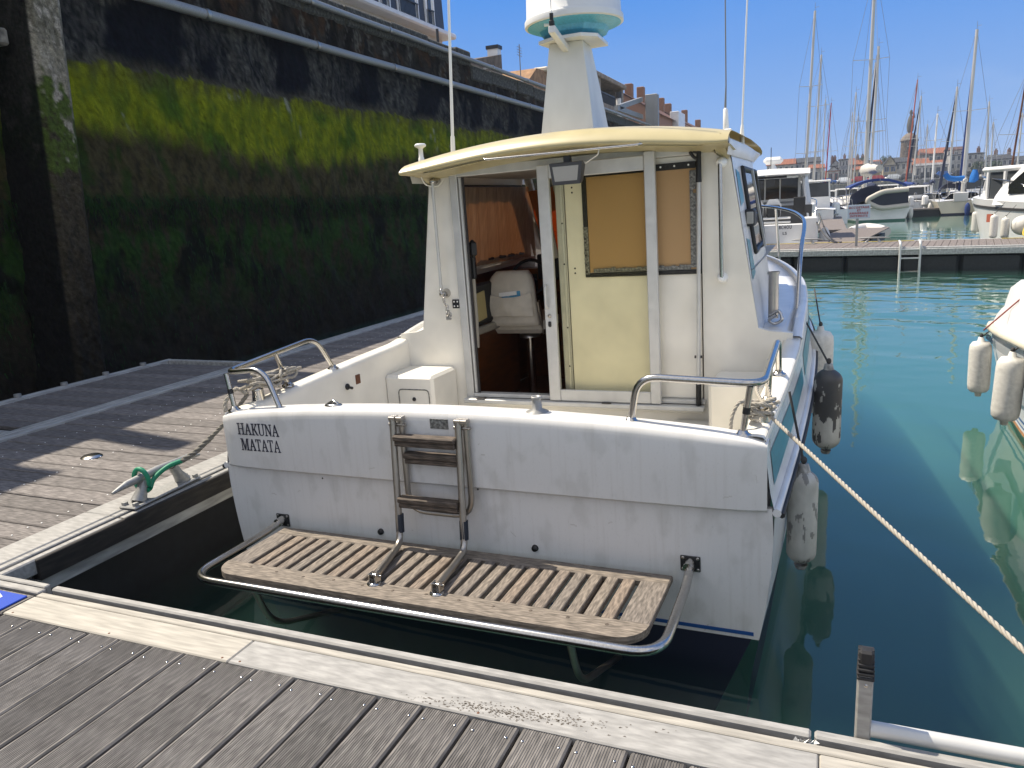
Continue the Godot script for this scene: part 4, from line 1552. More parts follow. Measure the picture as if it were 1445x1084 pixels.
	put(b, "latch", M.black, leaf)
	# ----- inside
	for s in [-1.0, 1.0]:
		b = MB.new()
		rows = []
		for y in [0.42, 0.8, 1.2, 1.42]:
			var r = []
			for z in [-1.76, -2.2, -2.8, -3.4]: r.append(Vector3(s * (minf(side_u(maxf(y, 1.1), z), 1.1) - 0.03), y, z))
			rows.append(r)
		b.loft(rows, Vector3(s * 2, 1, -2.5))
		put(b, "cabin_lining", M.varnish, B)
		b = MB.new()
		b.loft([[Vector3(s * 1.08, 1.42, -1.76), Vector3(s * 1.0, 1.42, -1.76), Vector3(s * 1.0, 1.39, -1.76)], [Vector3(s * 1.06, 1.46, -3.4), Vector3(s * 0.93, 1.46, -3.4), Vector3(s * 0.93, 1.43, -3.4)]], Vector3(s, 1.0, -2.5))
		put(b, "window_ledge", M.interior_white, B)
		# pleated curtain
		b = MB.new()
		rows = []
		for i in 2:
			var r = []
			for k in 61:
				var z = lerpf(-1.9, -3.2, k / 60.0)
				var y = 2.04 if i == 0 else 1.46
				r.append(Vector3(s * (side_u(y, z) - 0.045 + 0.006 * sin(k * 0.9) + 0.004 * sin(k * 2.3)), y, z - (0.25 * k / 60.0 if i == 1 else 0.0)))
			rows.append(r)
		b.loft(rows, Vector3(s * 3, 1.7, -2.5))
		put(b, "curtain", M.curtain_side, B)
	b = MB.new()
	b.tube([Vector3(-0.93, 2.045, -1.8), Vector3(-0.9, 2.045, -3.1)], 0.008, 6)
	put(b, "curtain_rail", M.black, B)
	b = MB.new()
	for i in 3:
		var r0 = []
		var r1 = []
		for k in 13:
			var t = k / 12.0
			var o = Vector3(0, 0, 0.05 + 0.008 * sin(k * 2.0))
			r0.append(wtop[i].lerp(wtop[i + 1], t) + o + Vector3(0, -0.06, -0.04))
			r1.append(wbot[i].lerp(wbot[i + 1], t) + o)
		b.loft([r0, r1], Vector3(0, 1.7, -9))
	put(b, "windscreen_curtain", M.curtain, B)
	b = MB.new()
	b.bb(Vector3(-1.0, 0.36, -3.3), Vector3(1.0, 0.42, -1.76))
	put(b, "cabin_sole", M.varnish, B)
	b = MB.new()
	b.bb(Vector3(-1.0, 0.42, -3.34), Vector3(1.0, 1.3, -3.26))
	b.bb(Vector3(-0.98, 1.16, -3.28), Vector3(-0.3, 1.38, -3.0), 0.03)
	b.bb(Vector3(-1.0, 0.42, -2.75), Vector3(-0.86, 1.14, -1.78), 0.02)
	put(b, "dashboard", M.varnish, B)
	b = MB.new()
	b.bb(Vector3(-0.72, 1.3, -3.02), Vector3(-0.4, 1.5, -2.9), 0.01)
	b.bb(Vector3(-0.9, 1.2, -2.998), Vector3(-0.76, 1.34, -2.985), 0.01)
	put(b, "instruments", M.black, B)
	b = MB.new()
	var wheel = []
	for i in 24: wheel.append(Vector3(-0.78 + 0.15 * cos(TAU * i / 24), 1.32 + 0.14 * sin(TAU * i / 24), -2.86 - 0.05 * sin(TAU * i / 24)))
	b.tube(wheel, 0.014, 8, true)
	b.tube([Vector3(-0.78, 1.32, -2.86), Vector3(-0.78, 1.28, -3.0)], 0.02, 8)
	put(b, "steering_wheel", M.black, B)
	b = MB.new()
	b.bb(Vector3(-0.875, 1.06, -2.4), Vector3(-0.84, 1.36, -1.95), 0.02)
	put(b, "side_locker", M.black, B)
	b = MB.new()
	b.bb(Vector3(-0.86, 1.0, -2.42), Vector3(-0.82, 1.055, -1.93), 0.01)
	put(b, "locker_fiddle", M.interior_white, B)
	# helm seat
	var hs = MB.new()
	hs.tube([Vector3(-0.66, 0.42, -2.52), Vector3(-0.66, 0.94, -2.52)], [0.034, 0.026], 14)
	var seat = put(hs, "helm_seat", M.steel, B)
	b = MB.new()
	b.lathe([Vector2(0.0, 0.0), Vector2(0.08, 0.0), Vector2(0.08, 0.0), Vector2(0.08, 0.025), Vector2(0.0, 0.03)], 16, Transform3D(Basis(), Vector3(-0.66, 0.9, -2.52)))
	put(b, "swivel", M.steel_dull, seat)
	b = MB.new()
	b.bb(Vector3(-0.9, 0.95, -2.75), Vector3(-0.47, 1.08, -2.33), 0.035)
	put(b, "cushion", M.vinyl, seat)
	rows = []
	for i in 13:
		var t = i / 12.0
		var y = lerpf(1.02, 1.42, t)
		var hw = 0.215 - 0.03 * t - 0.06 * pow(t, 8.0)
		var z = -2.32 + 0.06 * sin(t * PI * 0.8) - 0.07 * t
		var r = []
		for k in 16:
			var a = TAU * k / 16.0
			r.append(Vector3(-0.7 + hw * signf(cos(a)) * pow(absf(cos(a)), 0.5), y, z + 0.05 * signf(sin(a)) * pow(absf(sin(a)), 0.6)))
		rows.append(r)
	b = MB.new()
	b.loft(rows, Vector3(-0.7, 1.2, -2.35), true, true)
	for e in [0, 12]:
		for k in 16: b.trio(rows[e][k], rows[e][(k + 1) % 16], Vector3(-0.7, rows[e][0].y, -2.34), Vector3(0, -1 if e == 0 else 1, 0))
	put(b, "backrest", M.vinyl, seat)
	b = MB.new()
	rows = []
	for i in 9:
		var t = i / 8.0
		var y = lerpf(1.1, 1.27, t)
		var r = []
		for k in 9:
			var a = lerpf(-1, 1, k / 8.0)
			r.append(Vector3(-0.7 + a * (0.19 - 0.01 * t), y - 0.035 * (1 - a * a) * t, -2.245 + 0.03 * (1 - a * a) * sin(t * PI * 0.7 + 0.6) + 0.012 * sin(a * 9 + t * 4)))
		rows.append(r)
	b.loft(rows, Vector3(-0.7, 1.2, -2.6))
	put(b, "seat_pocket", M.vinyl, seat)
	for s in [-1, 1]:
		b = MB.new()
		b.beam(Vector3(-0.7 + s * 0.215, 1.2, -2.3), Vector3(-0.69 + s * 0.205, 0.95, -2.38), 0.012, 0.035)
		put(b, "seat_bracket", M.steel_dull, seat)
	# handset and sun visor poles
	b = MB.new()
	b.bb(Vector3(-0.75, 1.56, -1.80), Vector3(-0.69, 1.68, -1.75), 0.025)
	b.bb(Vector3(-0.755, 1.42, -1.81), Vector3(-0.715, 1.57, -1.77), 0.01)
	put(b, "handset", M.black, B)
	b = MB.new()
	b.tube([Vector3(-0.74, 1.42, -1.79), Vector3(-0.74, 1.15, -1.79), Vector3(-0.745, 0.95, -1.785)], 0.014, 8)
	put(b, "handset_cord", M.interior_white, B)
	for q in [[Vector3(-0.48, 2.08, -2.5), Vector3(-0.33, 1.5, -2.35)], [Vector3(-0.4, 2.08, -2.55), Vector3(-0.24, 1.5, -2.45)]]:
		b = MB.new()
		b.beam(q[0], q[1], 0.035, 0.02, Vector3.BACK, 0.004)
		put(b, "visor_pole", M.interior_white, B)
	# ----- fittings on the bulkhead
	for q in [[0.915, 2.03, 1.385], [-0.905, 2.07, 1.34]]:
		b = MB.new()
		var x: float = q[0]
		b.tube([Vector3(x, q[1], -1.635), Vector3(x * 1.004, q[2], -1.635)], 0.0115, 12)
		var gr = put(b, "grab_rail", M.steel if x > 0 else M.alu, B)
		for y in [q[1], q[2]]:
			b = MB.new()
			b.lathe([Vector2(0.032, 0), Vector2(0.03, 0.02), Vector2(0.02, 0.07), Vector2(0, 0.085)], 16, Transform3D(Basis(Vector3.RIGHT, PI / 2), Vector3(x, y, -1.702)))
			put(b, "socket", M.bright if x > 0 else M.steel, gr)
	b = MB.new()
	b.bb(Vector3(-0.865, 1.235, -1.7), Vector3(-0.805, 1.295, -1.692), 0.003)
	put(b, "hasp_plate", M.black, B)
	for q in [[-0.85, 1.25], [-0.825, 1.25], [-0.85, 1.28], [-0.825, 1.28]]:
		b = MB.new()
		b.lathe([Vector2(0.006, 0), Vector2(0, 0.003)], 8, Transform3D(Basis(Vector3.RIGHT, PI / 2), Vector3(q[0], q[1], -1.692)))
		put(b, "screw", M.bright, B)
	# locker boxes in both cockpit corners
	for s in [-1.0, 1.0]:
		b = MB.new()
		b.bb(Vector3(minf(s * 0.88, s * 1.25), 0.4, -1.70), Vector3(maxf(s * 0.88, s * 1.25), 0.835, -1.36), 0.018)
		var lk = put(b, "corner_locker", M.gel, B)
		if s < 0:
			b = MB.new()
			var rr = []
			for p in [[-1.145, 0.45], [-1.145, 0.745], [-0.915, 0.745], [-0.915, 0.45]]: rr.append(Vector3(p[0], p[1], -1.359))
			b.tube(rounded(rr, 0.03), 0.004, 6)
			put(b, "hatch_seam", M.seal_pale, lk)
			b = MB.new()
			b.lathe([Vector2(0.014, 0), Vector2(0.012, 0.006), Vector2(0, 0.006)], 12, Transform3D(Basis(Vector3.RIGHT, PI / 2), Vector3(-1.03, 0.68, -1.359)))
			put(b, "finger_hole", M.black, lk)
	b = MB.new()
	b.bb(Vector3(0.62, 0.4, -1.69), Vector3(0.87, 0.53, -1.3), 0.015)
	put(b, "cockpit_step", M.gel, B)
	# small fittings inside the cockpit wall
	b = MB.new()
	b.ball(Vector3(-1.232, 0.86, -0.93), Vector3(0.012, 0.02, 0.02), 8)
	b.tube([Vector3(-1.24, 0.86, -0.93), Vector3(-1.19, 0.855, -0.92)], 0.009, 8)
	put(b, "hose_fitting", M.black, B)
	b = MB.new()
	b.bb(Vector3(-1.243, 0.85, -1.08), Vector3(-1.236, 0.91, -1.03), 0.003)
	put(b, "rusty_plate", M.rust, B)
	# ----- rails
	var lr = [Vector3(-0.985, 0.955, -0.04), Vector3(-1.06, 1.165, -0.04), Vector3(-1.325, 1.14, -0.045), Vector3(-1.285, 1.2, -0.74), Vector3(-1.285, 0.995, -0.88)]
	for s in [-1.0, 1.0]:
		var path = []
		if s < 0: path = lr
		else:
			path = [Vector3(0.8, 0.985, -0.045), Vector3(0.83, 1.165, -0.045), Vector3(1.31, 1.145, -0.045), Vector3(1.3, 1.185, -0.78), Vector3(1.29, 1.0, -0.92)]
		b = MB.new()
		b.tube(rounded(path, 0.09, 7), 0.0145, 14)
		var rl = put(b, "stern_rail", M.steel, B)
		var feet = [path[0], path[4]]
		for q in [[Vector3(s * (1.29 if s < 0 else 1.235), 0.952, -0.045), Vector3(s * (1.315 if s < 0 else 1.262), 1.135, -0.045)], [Vector3(s * 1.285, 0.985, -0.46), Vector3(s * 1.3, 1.165, -0.41)]]:
			b = MB.new()
			b.tube([q[0], q[1]], 0.0125, 12)
			put(b, "stanchion", M.steel, rl)
			feet.append(q[0])
			if q[0].z > -0.2:
				b = MB.new()
				b.tube([q[0].lerp(q[1], 0.42), q[0].lerp(q[1], 0.56)], 0.0145, 12)
				put(b, "black_tape", M.black, rl)
		for f in feet:
			b = MB.new()
			b.lathe([Vector2(0.034, -0.004), Vector2(0.034, 0.004), Vector2(0.022, 0.009), Vector2(0.017, 0.02), Vector2(0.0, 0.02)], 16, Transform3D(Basis(), f + Vector3(0, -0.008, 0)))
			put(b, "foot_plate", M.steel, rl)
	# pulpit
	for s in [-1.0, 1.0]:
		b = MB.new()
		b.tube(spline(rounded([Vector3(s * 1.275, 1.055, -2.42), Vector3(s * 1.275, 1.44, -2.72), Vector3(s * 1.27, 1.63, -3.4), Vector3(s * 1.13, 1.68, -4.3), Vector3(s * 0.88, 1.72, -5.2), Vector3(s * 0.45, 1.75, -5.95), Vector3(0, 1.76, -6.25)], 0.3), 2), 0.0145, 12)
		var pr = put(b, "pulpit_rail", M.steel, B)
		for q in [[Vector3(s * 0.93, 1.14, -5.3), Vector3(s * 0.9, 1.71, -5.15)], [Vector3(s * 1.2, 1.08, -3.9), Vector3(s * 1.2, 1.66, -3.95)], [Vector3(s * 0.3, 1.24, -6.2), Vector3(s * 0.3, 1.755, -6.05)]]:
			if q[0].z < -3.0 and q[0].z > -4.5: continue
			b = MB.new()
			b.tube([q[0], q[1]], 0.0125, 10)
			put(b, "stanchion", M.steel, pr)
		b = MB.new()
		b.lathe([Vector2(0.05, -0.004), Vector2(0.05, 0.006), Vector2(0.024, 0.02), Vector2(0, 0.022)], 14, Transform3D(Basis.from_scale(Vector3(0.7, 1, 1.2)), Vector3(s * 1.275, 1.06, -2.42)))
		put(b, "foot_plate", M.steel, pr)
	# rod holder beside the cabin, with its clip
	b = MB.new()
	b.tube([Vector3(1.165, 1.1, -2.02), Vector3(1.165, 1.37, -2.03)], 0.03, 16, false, false)
	b.tube([Vector3(1.165, 1.365, -2.03), Vector3(1.165, 1.38, -2.03)], 0.036, 16, false, false)
	var rh = put(b, "rod_holder", M.steel_dull, B)
	b = MB.new()
	b.tube([Vector3(1.165, 1.36, -2.03), Vector3(1.165, 1.366, -2.03)], 0.029, 16)
	put(b, "dark_bore", M.black, rh)
	b = MB.new()
	b.tube(spline([Vector3(1.15, 1.12, -1.97), Vector3(1.2, 1.15, -1.96), Vector3(1.22, 1.1, -1.95), Vector3(1.18, 1.075, -1.95), Vector3(1.15, 1.1, -1.94), Vector3(1.19, 1.13, -1.93)]), 0.01, 8)
	put(b, "clip", M.steel, rh)
	# small deck fittings on the transom top
	b = MB.new()
	b.lathe([Vector2(0.05, 0), Vector2(0.048, 0.006), Vector2(0.022, 0.016), Vector2(0.02, 0.06), Vector2(0.02, 0.06), Vector2(0.024, 0.062), Vector2(0.024, 0.07), Vector2(0.015, 0.071), Vector2(0.012, 0.06), Vector2(0, 0.06)], 18, Transform3D(Basis(), Vector3(0.39, 0.998, -0.05)))
	put(b, "rod_socket", M.galv, B)
	b = MB.new()
	b.lathe([Vector2(0.05, 0), Vector2(0.045, 0.006), Vector2(0, 0.008)], 14, Transform3D(Basis.from_scale(Vector3(1, 1, 0.55)), Vector3(-0.66, 0.993, -0.04)))
	b.tube([Vector3(-0.69, 0.998, -0.04), Vector3(-0.66, 1.015, -0.04), Vector3(-0.63, 0.998, -0.04)], 0.007, 8)
	put(b, "pad_eye", M.steel, B)
	for s in [-1.0, 1.0]:
		b = MB.new()
		b.lathe([Vector2(0.035, 0), Vector2(0.03, 0.05), Vector2(0.034, 0.07), Vector2(0, 0.075)], 14, Transform3D(Basis(), Vector3(s * 1.285, 0.955, -0.22)))
		put(b, "stern_bollard", M.steel, B)
	b = MB.new()
	b.bb(Vector3(1.15, 0.86, -0.113), Vector3(1.22, 0.94, -0.108), 0.02)
	put(b, "fairlead", M.black, B)
	# fascia hand rail and floodlight
	b = MB.new()
	b.tube(rounded([Vector3(-0.42, 2.178, -1.42), Vector3(-0.4, 2.15, -1.37), Vector3(0.53, 2.145, -1.37), Vector3(0.56, 2.16, -1.42)], 0.05), 0.007, 10)
	put(b, "fascia_rail", M.steel, B)
	var fl = MB.new()
	fl.beam(Vector3(0.1, 2.19, -1.42), Vector3(0.1, 2.12, -1.42), 0.014, 0.03)
	fl.bb(Vector3(0.08, 2.08, -1.45), Vector3(0.12, 2.13, -1.41), 0.004)
	var lamp = put(fl, "floodlight", M.black, B)
	b = MB.new()
	var tb = Basis(Vector3.RIGHT, 0.12)
	b.loft([[Vector3(0.005, 2.075, -1.475), Vector3(0.19, 2.075, -1.475), Vector3(0.175, 1.99, -1.47), Vector3(0.02, 1.99, -1.47)], [Vector3(0.0, 2.095, -1.42), Vector3(0.195, 2.095, -1.42), Vector3(0.18, 1.975, -1.42), Vector3(0.015, 1.975, -1.42)], [Vector3(0.0, 2.09, -1.395), Vector3(0.195, 2.09, -1.395), Vector3(0.18, 1.97, -1.395), Vector3(0.015, 1.97, -1.395)]], Vector3(0.1, 2.03, -1.44), false, true)
	b.quado(Vector3(0.005, 2.075, -1.475), Vector3(0.19, 2.075, -1.475), Vector3(0.175, 1.99, -1.47), Vector3(0.02, 1.99, -1.47), Vector3(0, 0, -1))
	b.quado(Vector3(0.0, 2.09, -1.395), Vector3(0.195, 2.09, -1.395), Vector3(0.18, 1.97, -1.395), Vector3(0.015, 1.97, -1.395), Vector3(0, 0, 1))
	put(b, "lamp_housing", M.plastic_grey, lamp)
	b = MB.new()
	b.quado(Vector3(0.018, 2.072, -1.3935), Vector3(0.176, 2.072, -1.3935), Vector3(0.164, 1.99, -1.3935), Vector3(0.03, 1.99, -1.3935), Vector3(0, 0, 1))
	put(b, "lamp_glass", M.lamp_glass, lamp)
	b = MB.new()
	b.tube(spline([Vector3(0.29, 2.16, -1.43), Vector3(0.28, 2.12, -1.43), Vector3(0.24, 2.1, -1.44), Vector3(0.2, 2.08, -1.45)]), 0.004, 6)
	put(b, "lamp_cable", M.gel, lamp)
	b = MB.new()
	b.tube(spline([Vector3(-0.94, 2.1, -1.56), Vector3(-0.93, 2.05, -1.6), Vector3(-0.88, 2.04, -1.66), Vector3(-0.85, 2.08, -1.685)]), 0.005, 6)
	put(b, "cable", M.gel, B)
	# ----- mast pedestal and radome
	b = MB.new()
	rows = []
	for q in [[2.24, -0.29, 0.075, -2.02, -2.5], [2.6, -0.245, 0.035, -2.06, -2.42], [2.87, -0.21, 0.0, -2.08, -2.36]]:
		rows.append([Vector3(q[1], q[0], q[3]), Vector3(q[2], q[0], q[3] - 0.03), Vector3(q[2] - 0.02, q[0], q[4]), Vector3(q[1] + 0.02, q[0], q[4])])
	b.loft(rows, Vector3(-0.1, 2.5, -2.2), false, true)
	put(b, "radar_pedestal", M.radome, B)
	b = MB.new()
	b.prism(PackedVector2Array([Vector2(-0.275, -2.06), Vector2(-0.15, -1.99), Vector2(0.03, -1.995), Vector2(0.11, -2.09), Vector2(0.08, -2.42), Vector2(-0.24, -2.42)]), Transform3D(Basis(Vector3(1, 0, 0), Vector3(0, 0, 1), Vector3(0, 1, 0)), Vector3(0, 2.872, 0)), 0.02)
	put(b, "mounting_plate", M.white, B)
	var rc = Vector3(-0.085, 0, -2.22)
	b = MB.new()
	var oct = []
	for q in [[0.0, 2.894], [0.15, 2.894], [0.215, 2.925], [0.232, 2.955], [0.3, 2.98], [0.304, 2.988]]:
		var ring = []
		for k in 48:
			var a = TAU * k / 48.0
			var f = lerpf(cos(PI / 8) / cos(fposmod(a, PI / 4) - PI / 8), 1.0, smoothstep(0.2, 0.29, q[0]))
			ring.append(rc + Vector3(cos(a + 0.2) * q[0] * f, q[1], sin(a + 0.2) * q[0] * f))
		oct.append(ring)
	b.loft(oct, rc + Vector3(0, 3.0, 0), false, true)
	put(b, "radome_base", M.sky_blue, B)
	b = MB.new()
	b.lathe([Vector2(0.305, 2.985), Vector2(0.312, 2.99)], 48, Transform3D(Basis(), rc))
	put(b, "radome_seal", M.black, B)
	b = MB.new()
	b.lathe([Vector2(0.3, 2.983), Vector2(0.318, 2.988), Vector2(0.318, 2.988), Vector2(0.318, 3.02), Vector2(0.312, 3.03), Vector2(0.305, 3.035), Vector2(0.298, 3.2), Vector2(0.28, 3.27), Vector2(0.2, 3.31), Vector2(0, 3.325)], 64, Transform3D(Basis(), rc))
	put(b, "radome", M.radome, B)
	b = MB.new()
	b.bb(Vector3(-0.2, 2.955, -1.985), Vector3(-0.165, 2.975, -1.97), 0.002)
	put(b, "label_residue", M.bright, B)
	b = MB.new()
	b.beam(Vector3(-0.11, 2.83, -2.12), Vector3(-0.065, 2.88, -1.74), 0.042, 0.042, Vector3.UP, 0.004)
	put(b, "antenna_arm", M.white, B)
	b = MB.new()
	b.tube([Vector3(-0.068, 2.9, -1.755), Vector3(-0.068, 2.97, -1.755)], 0.012, 10)
	b.bb(Vector3(-0.082, 2.9, -1.768), Vector3(-0.054, 2.93, -1.742), 0.003)
	put(b, "antenna_foot", M.black, B)
	b = MB.new()
	b.tube([Vector3(-0.068, 2.97, -1.755), Vector3(-0.07, 3.9, -1.76)], 0.0035, 6)
	put(b, "whip_antenna", M.bright, B)
	# roof aerials
	b = MB.new()
	b.lathe([Vector2(0.02, 0), Vector2(0.018, 0.02), Vector2(0.015, 0.025), Vector2(0.014, 0.075), Vector2(0.02, 0.082), Vector2(0.036, 0.09), Vector2(0.037, 0.1), Vector2(0.028, 0.107), Vector2(0, 0.11)], 20, Transform3D(Basis(), Vector3(-0.925, 2.195, -1.56)))
	put(b, "gps_mushroom", M.bright, B)
	b = MB.new()
	b.tube([Vector3(-0.77, 2.2, -1.7), Vector3(-0.762, 2.34, -1.7)], [0.016, 0.013], 10)
	b.tube([Vector3(-0.762, 2.34, -1.7), Vector3(-0.62, 4.6, -1.7)], [0.0105, 0.005], 8)
	put(b, "whip_antenna", M.bright, B)
	b = MB.new()
	b.tube([Vector3(0.87, 2.17, -2.2), Vector3(0.868, 2.26, -2.2), Vector3(0.866, 2.36, -2.2), Vector3(0.865, 2.37, -2.2)], [0.02, 0.018, 0.014, 0.006], 10)
	b.bb(Vector3(0.86, 2.215, -2.21), Vector3(0.905, 2.245, -2.17), 0.005)
	b.tube(spline([Vector3(0.86, 2.22, -2.2), Vector3(0.82, 2.245, -2.2), Vector3(0.79, 2.22, -2.2)]), 0.006, 6)
	put(b, "antenna_mount", M.bright, B)
	b = MB.new()
	b.tube([Vector3(0.865, 2.37, -2.2), Vector3(0.87, 2.5, -2.2), Vector3(0.87, 4.2, -2.2)], [0.007, 0.004, 0.0025], 6)
	put(b, "whip_antenna", M.wire, B)
	b = MB.new()
	b.tube([Vector3(0.95, 2.12, -2.3), Vector3(0.95, 2.22, -2.3), Vector3(0.952, 2.27, -2.3)], [0.016, 0.013, 0.008], 10)
	b.tube([Vector3(0.952, 2.27, -2.3), Vector3(1.03, 4.0, -2.3)], [0.006, 0.003], 6)
	put(b, "whip_antenna", M.bright, B)
	b = MB.new()
	b.bb(Vector3(0.93, 2.115, -1.82), Vector3(0.985, 2.14, -1.76), 0.006)
	put(b, "roof_fitting", M.black, B)
	b = MB.new()
	b.ball(Vector3(0.47, 2.26, -2.4), Vector3(0.055, 0.045, 0.055), 10)
	put(b, "roof_dome", M.bright, B)
	# ----- swim platform
	var PY = 0.375
	b = MB.new()
	b.tube(rounded([Vector3(-1.03, 0.385, 0.0), Vector3(-1.04, 0.365, 0.14), Vector3(-1.05, 0.358, 0.61), Vector3(1.05, 0.358, 0.60), Vector3(1.04, 0.37, 0.12), Vector3(1.035, 0.41, 0.0)], 0.13, 8), 0.0185, 16)
	var fr = put(b, "platform_frame", M.steel, B)
	for q in [[-1.03, 0.385], [1.035, 0.41]]:
		b = MB.new()
		b.bb(Vector3(q[0] - 0.04, q[1] - 0.033, 0.001), Vector3(q[0] + 0.04, q[1] + 0.033, 0.008), 0.003)
		put(b, "bracket", M.black, fr)
		b = MB.new()
		b.tube([Vector3(q[0], q[1] + 0.005, 0.006), Vector3(q[0], q[1], 0.05)], 0.022, 12)
		put(b, "knuckle_joint", M.steel, fr)
		for e in [[-1, -1], [1, -1], [-1, 1], [1, 1]]:
			b = MB.new()
			b.lathe([Vector2(0.007, 0), Vector2(0, 0.004)], 8, Transform3D(Basis(Vector3.RIGHT, PI / 2), Vector3(q[0] + e[0] * 0.03, q[1] + e[1] * 0.024, 0.008)))
			put(b, "screw", M.steel_dull, fr)
	for s in [-1.0, 1.0]:
		b = MB.new()
		b.tube(rounded([Vector3(s * 0.72, 0.345, 0.58), Vector3(s * 0.72, 0.12, 0.5), Vector3(s * 0.72, -0.05, 0.05), Vector3(s * 0.72, -0.1, -0.1)], 0.12), 0.014, 10)
		put(b, "support_strut", M.steel_dull, fr)
		b = MB.new()
		b.beam(Vector3(s * 0.72, 0.332, 0.05), Vector3(s * 0.72, 0.332, 0.58), 0.05, 0.02)
		put(b, "bearer", M.teak_dark, B)
	b = MB.new()
	b.bb(Vector3(-0.975, PY - 0.03, 0.055), Vector3(0.975, PY, 0.128), 0.005)
	put(b, "rear_board", M.teak_x, B)
	# front board with rounded outer corners
	var fp2 = PackedVector2Array()
	for i in 7:
		var a = PI / 2 * i / 6.0
		fp2.append(Vector2(0.865 + 0.11 * cos(a), 0.45 + 0.11 * sin(a)))
	for i in 7:
		var a = PI / 2 + PI / 2 * i / 6.0
		fp2.append(Vector2(-0.865 + 0.11 * cos(a), 0.45 + 0.11 * sin(a)))
	fp2.append(Vector2(-0.975, 0.445))
	fp2.append(Vector2(0.975, 0.445))
	b = MB.new()
	b.prism(fp2, Transform3D(Basis(Vector3(1, 0, 0), Vector3(0, 0, 1), Vector3(0, 1, 0)), Vector3(0, PY - 0.03, 0)), 0.03)
	put(b, "front_board", M.teak_x, B)
	for s in [-1.0, 1.0]:
		b = MB.new()
		b.bb(Vector3(minf(s * 0.863, s * 0.975), PY - 0.03, 0.1285), Vector3(maxf(s * 0.863, s * 0.975), PY - 0.0005, 0.4445), 0.003)
		put(b, "end_board", M.teak[1], B)
	var n = 26
	var pitch = 1.77 / n
	var slat = MB.new()
	slat.bb(Vector3(-0.0235, -0.028, -0.158), Vector3(0.0235, 0, 0.158), 0.003)
	var sm = slat.mesh()
	for i in n:
		if i == 0: continue
		inst(sm, "slat", M.teak[(i * 7 + i / 3) % 4], B, Transform3D(Basis(), Vector3(-0.885 + pitch * i, PY - 0.001 + rng.randf_range(-0.0015, 0.001), 0.2865)))
	for i in 12:
		b = MB.new()
		b.lathe([Vector2(0.008, 0), Vector2(0.007, 0.001), Vector2(0, 0.001)], 8, Transform3D(Basis(), Vector3(-0.82 + i * 0.15, PY, 0.475 + 0.006 * (i % 3))))
		put(b, "wood_plug", M.teak_dark, B)
	# ----- folding boarding ladder
	var lad: Node
	for s in [[-0.262, -0.18], [0.068, 0.118]]:
		b = MB.new()
		b.tube(rounded([Vector3(s[0], 0.972, 0.07), Vector3(s[0] + 0.005, 0.4, 0.118), Vector3(s[1], 0.4, 0.435)], 0.06), 0.0155, 12)
		if lad == null: lad = put(b, "boarding_ladder", M.steel_dull, B)
		else: put(b, "rail", M.steel_dull, lad)
	b = MB.new()
	b.tube(rounded([Vector3(-0.225, 0.968, 0.055), Vector3(-0.225, 0.54, 0.062), Vector3(0.098, 0.54, 0.062), Vector3(0.098, 0.968, 0.055)], 0.09), 0.0135, 12)
	put(b, "folded_section", M.steel_dull, lad)
	for q in [[-0.25, 0.06, 0.885, 0.085], [-0.215, 0.06, 0.802, 0.07], [-0.25, 0.055, 0.6, 0.1]]:
		b = MB.new()
		b.bb(Vector3(q[0], q[2] - 0.005, q[3] - 0.025), Vector3(q[1], q[2] + 0.02, q[3] + 0.025), 0.005)
		b.bb(Vector3(q[0] + 0.004, q[2] - 0.03, q[3] - 0.02), Vector3(q[1] - 0.004, q[2] - 0.007, q[3] + 0.018), 0.004)
		put(b, "tread", M.teak_dark, lad)
	for s in [[-0.257, 0.102], [0.072, 0.102]]:
		b = MB.new()
		b.tube([Vector3(s[0], 0.535, s[1] + 0.0), Vector3(s[0], 0.45, s[1] + 0.008)], 0.0195, 14)
		put(b, "sleeve", M.navy_sleeve, lad)
	for q in [-0.262, -0.225, 0.068, 0.098]:
		b = MB.new()
		b.tube([Vector3(q - 0.024, 0.945, 0.062), Vector3(q + 0.024, 0.945, 0.062)], 0.008, 8)
		b.bb(Vector3(q - 0.017, 0.965, 0.045), Vector3(q + 0.017, 0.985, 0.082), 0.003)
		put(b, "hinge", M.steel_dull, lad)
	for s in [-0.18, 0.118]:
		b = MB.new()
		b.lathe([Vector2(0.03, 0), Vector2(0.03, 0.004), Vector2(0, 0.004)], 14, Transform3D(Basis(), Vector3(s, PY, 0.455)))
		b.bb(Vector3(s - 0.02, PY, 0.43), Vector3(s - 0.014, PY + 0.045, 0.465), 0.002)
		b.bb(Vector3(s + 0.014, PY, 0.43), Vector3(s + 0.02, PY + 0.045, 0.465), 0.002)
		b.tube([Vector3(s - 0.026, PY + 0.03, 0.44), Vector3(s + 0.026, PY + 0.03, 0.44)], 0.006, 8)
		put(b, "foot", M.steel, lad)

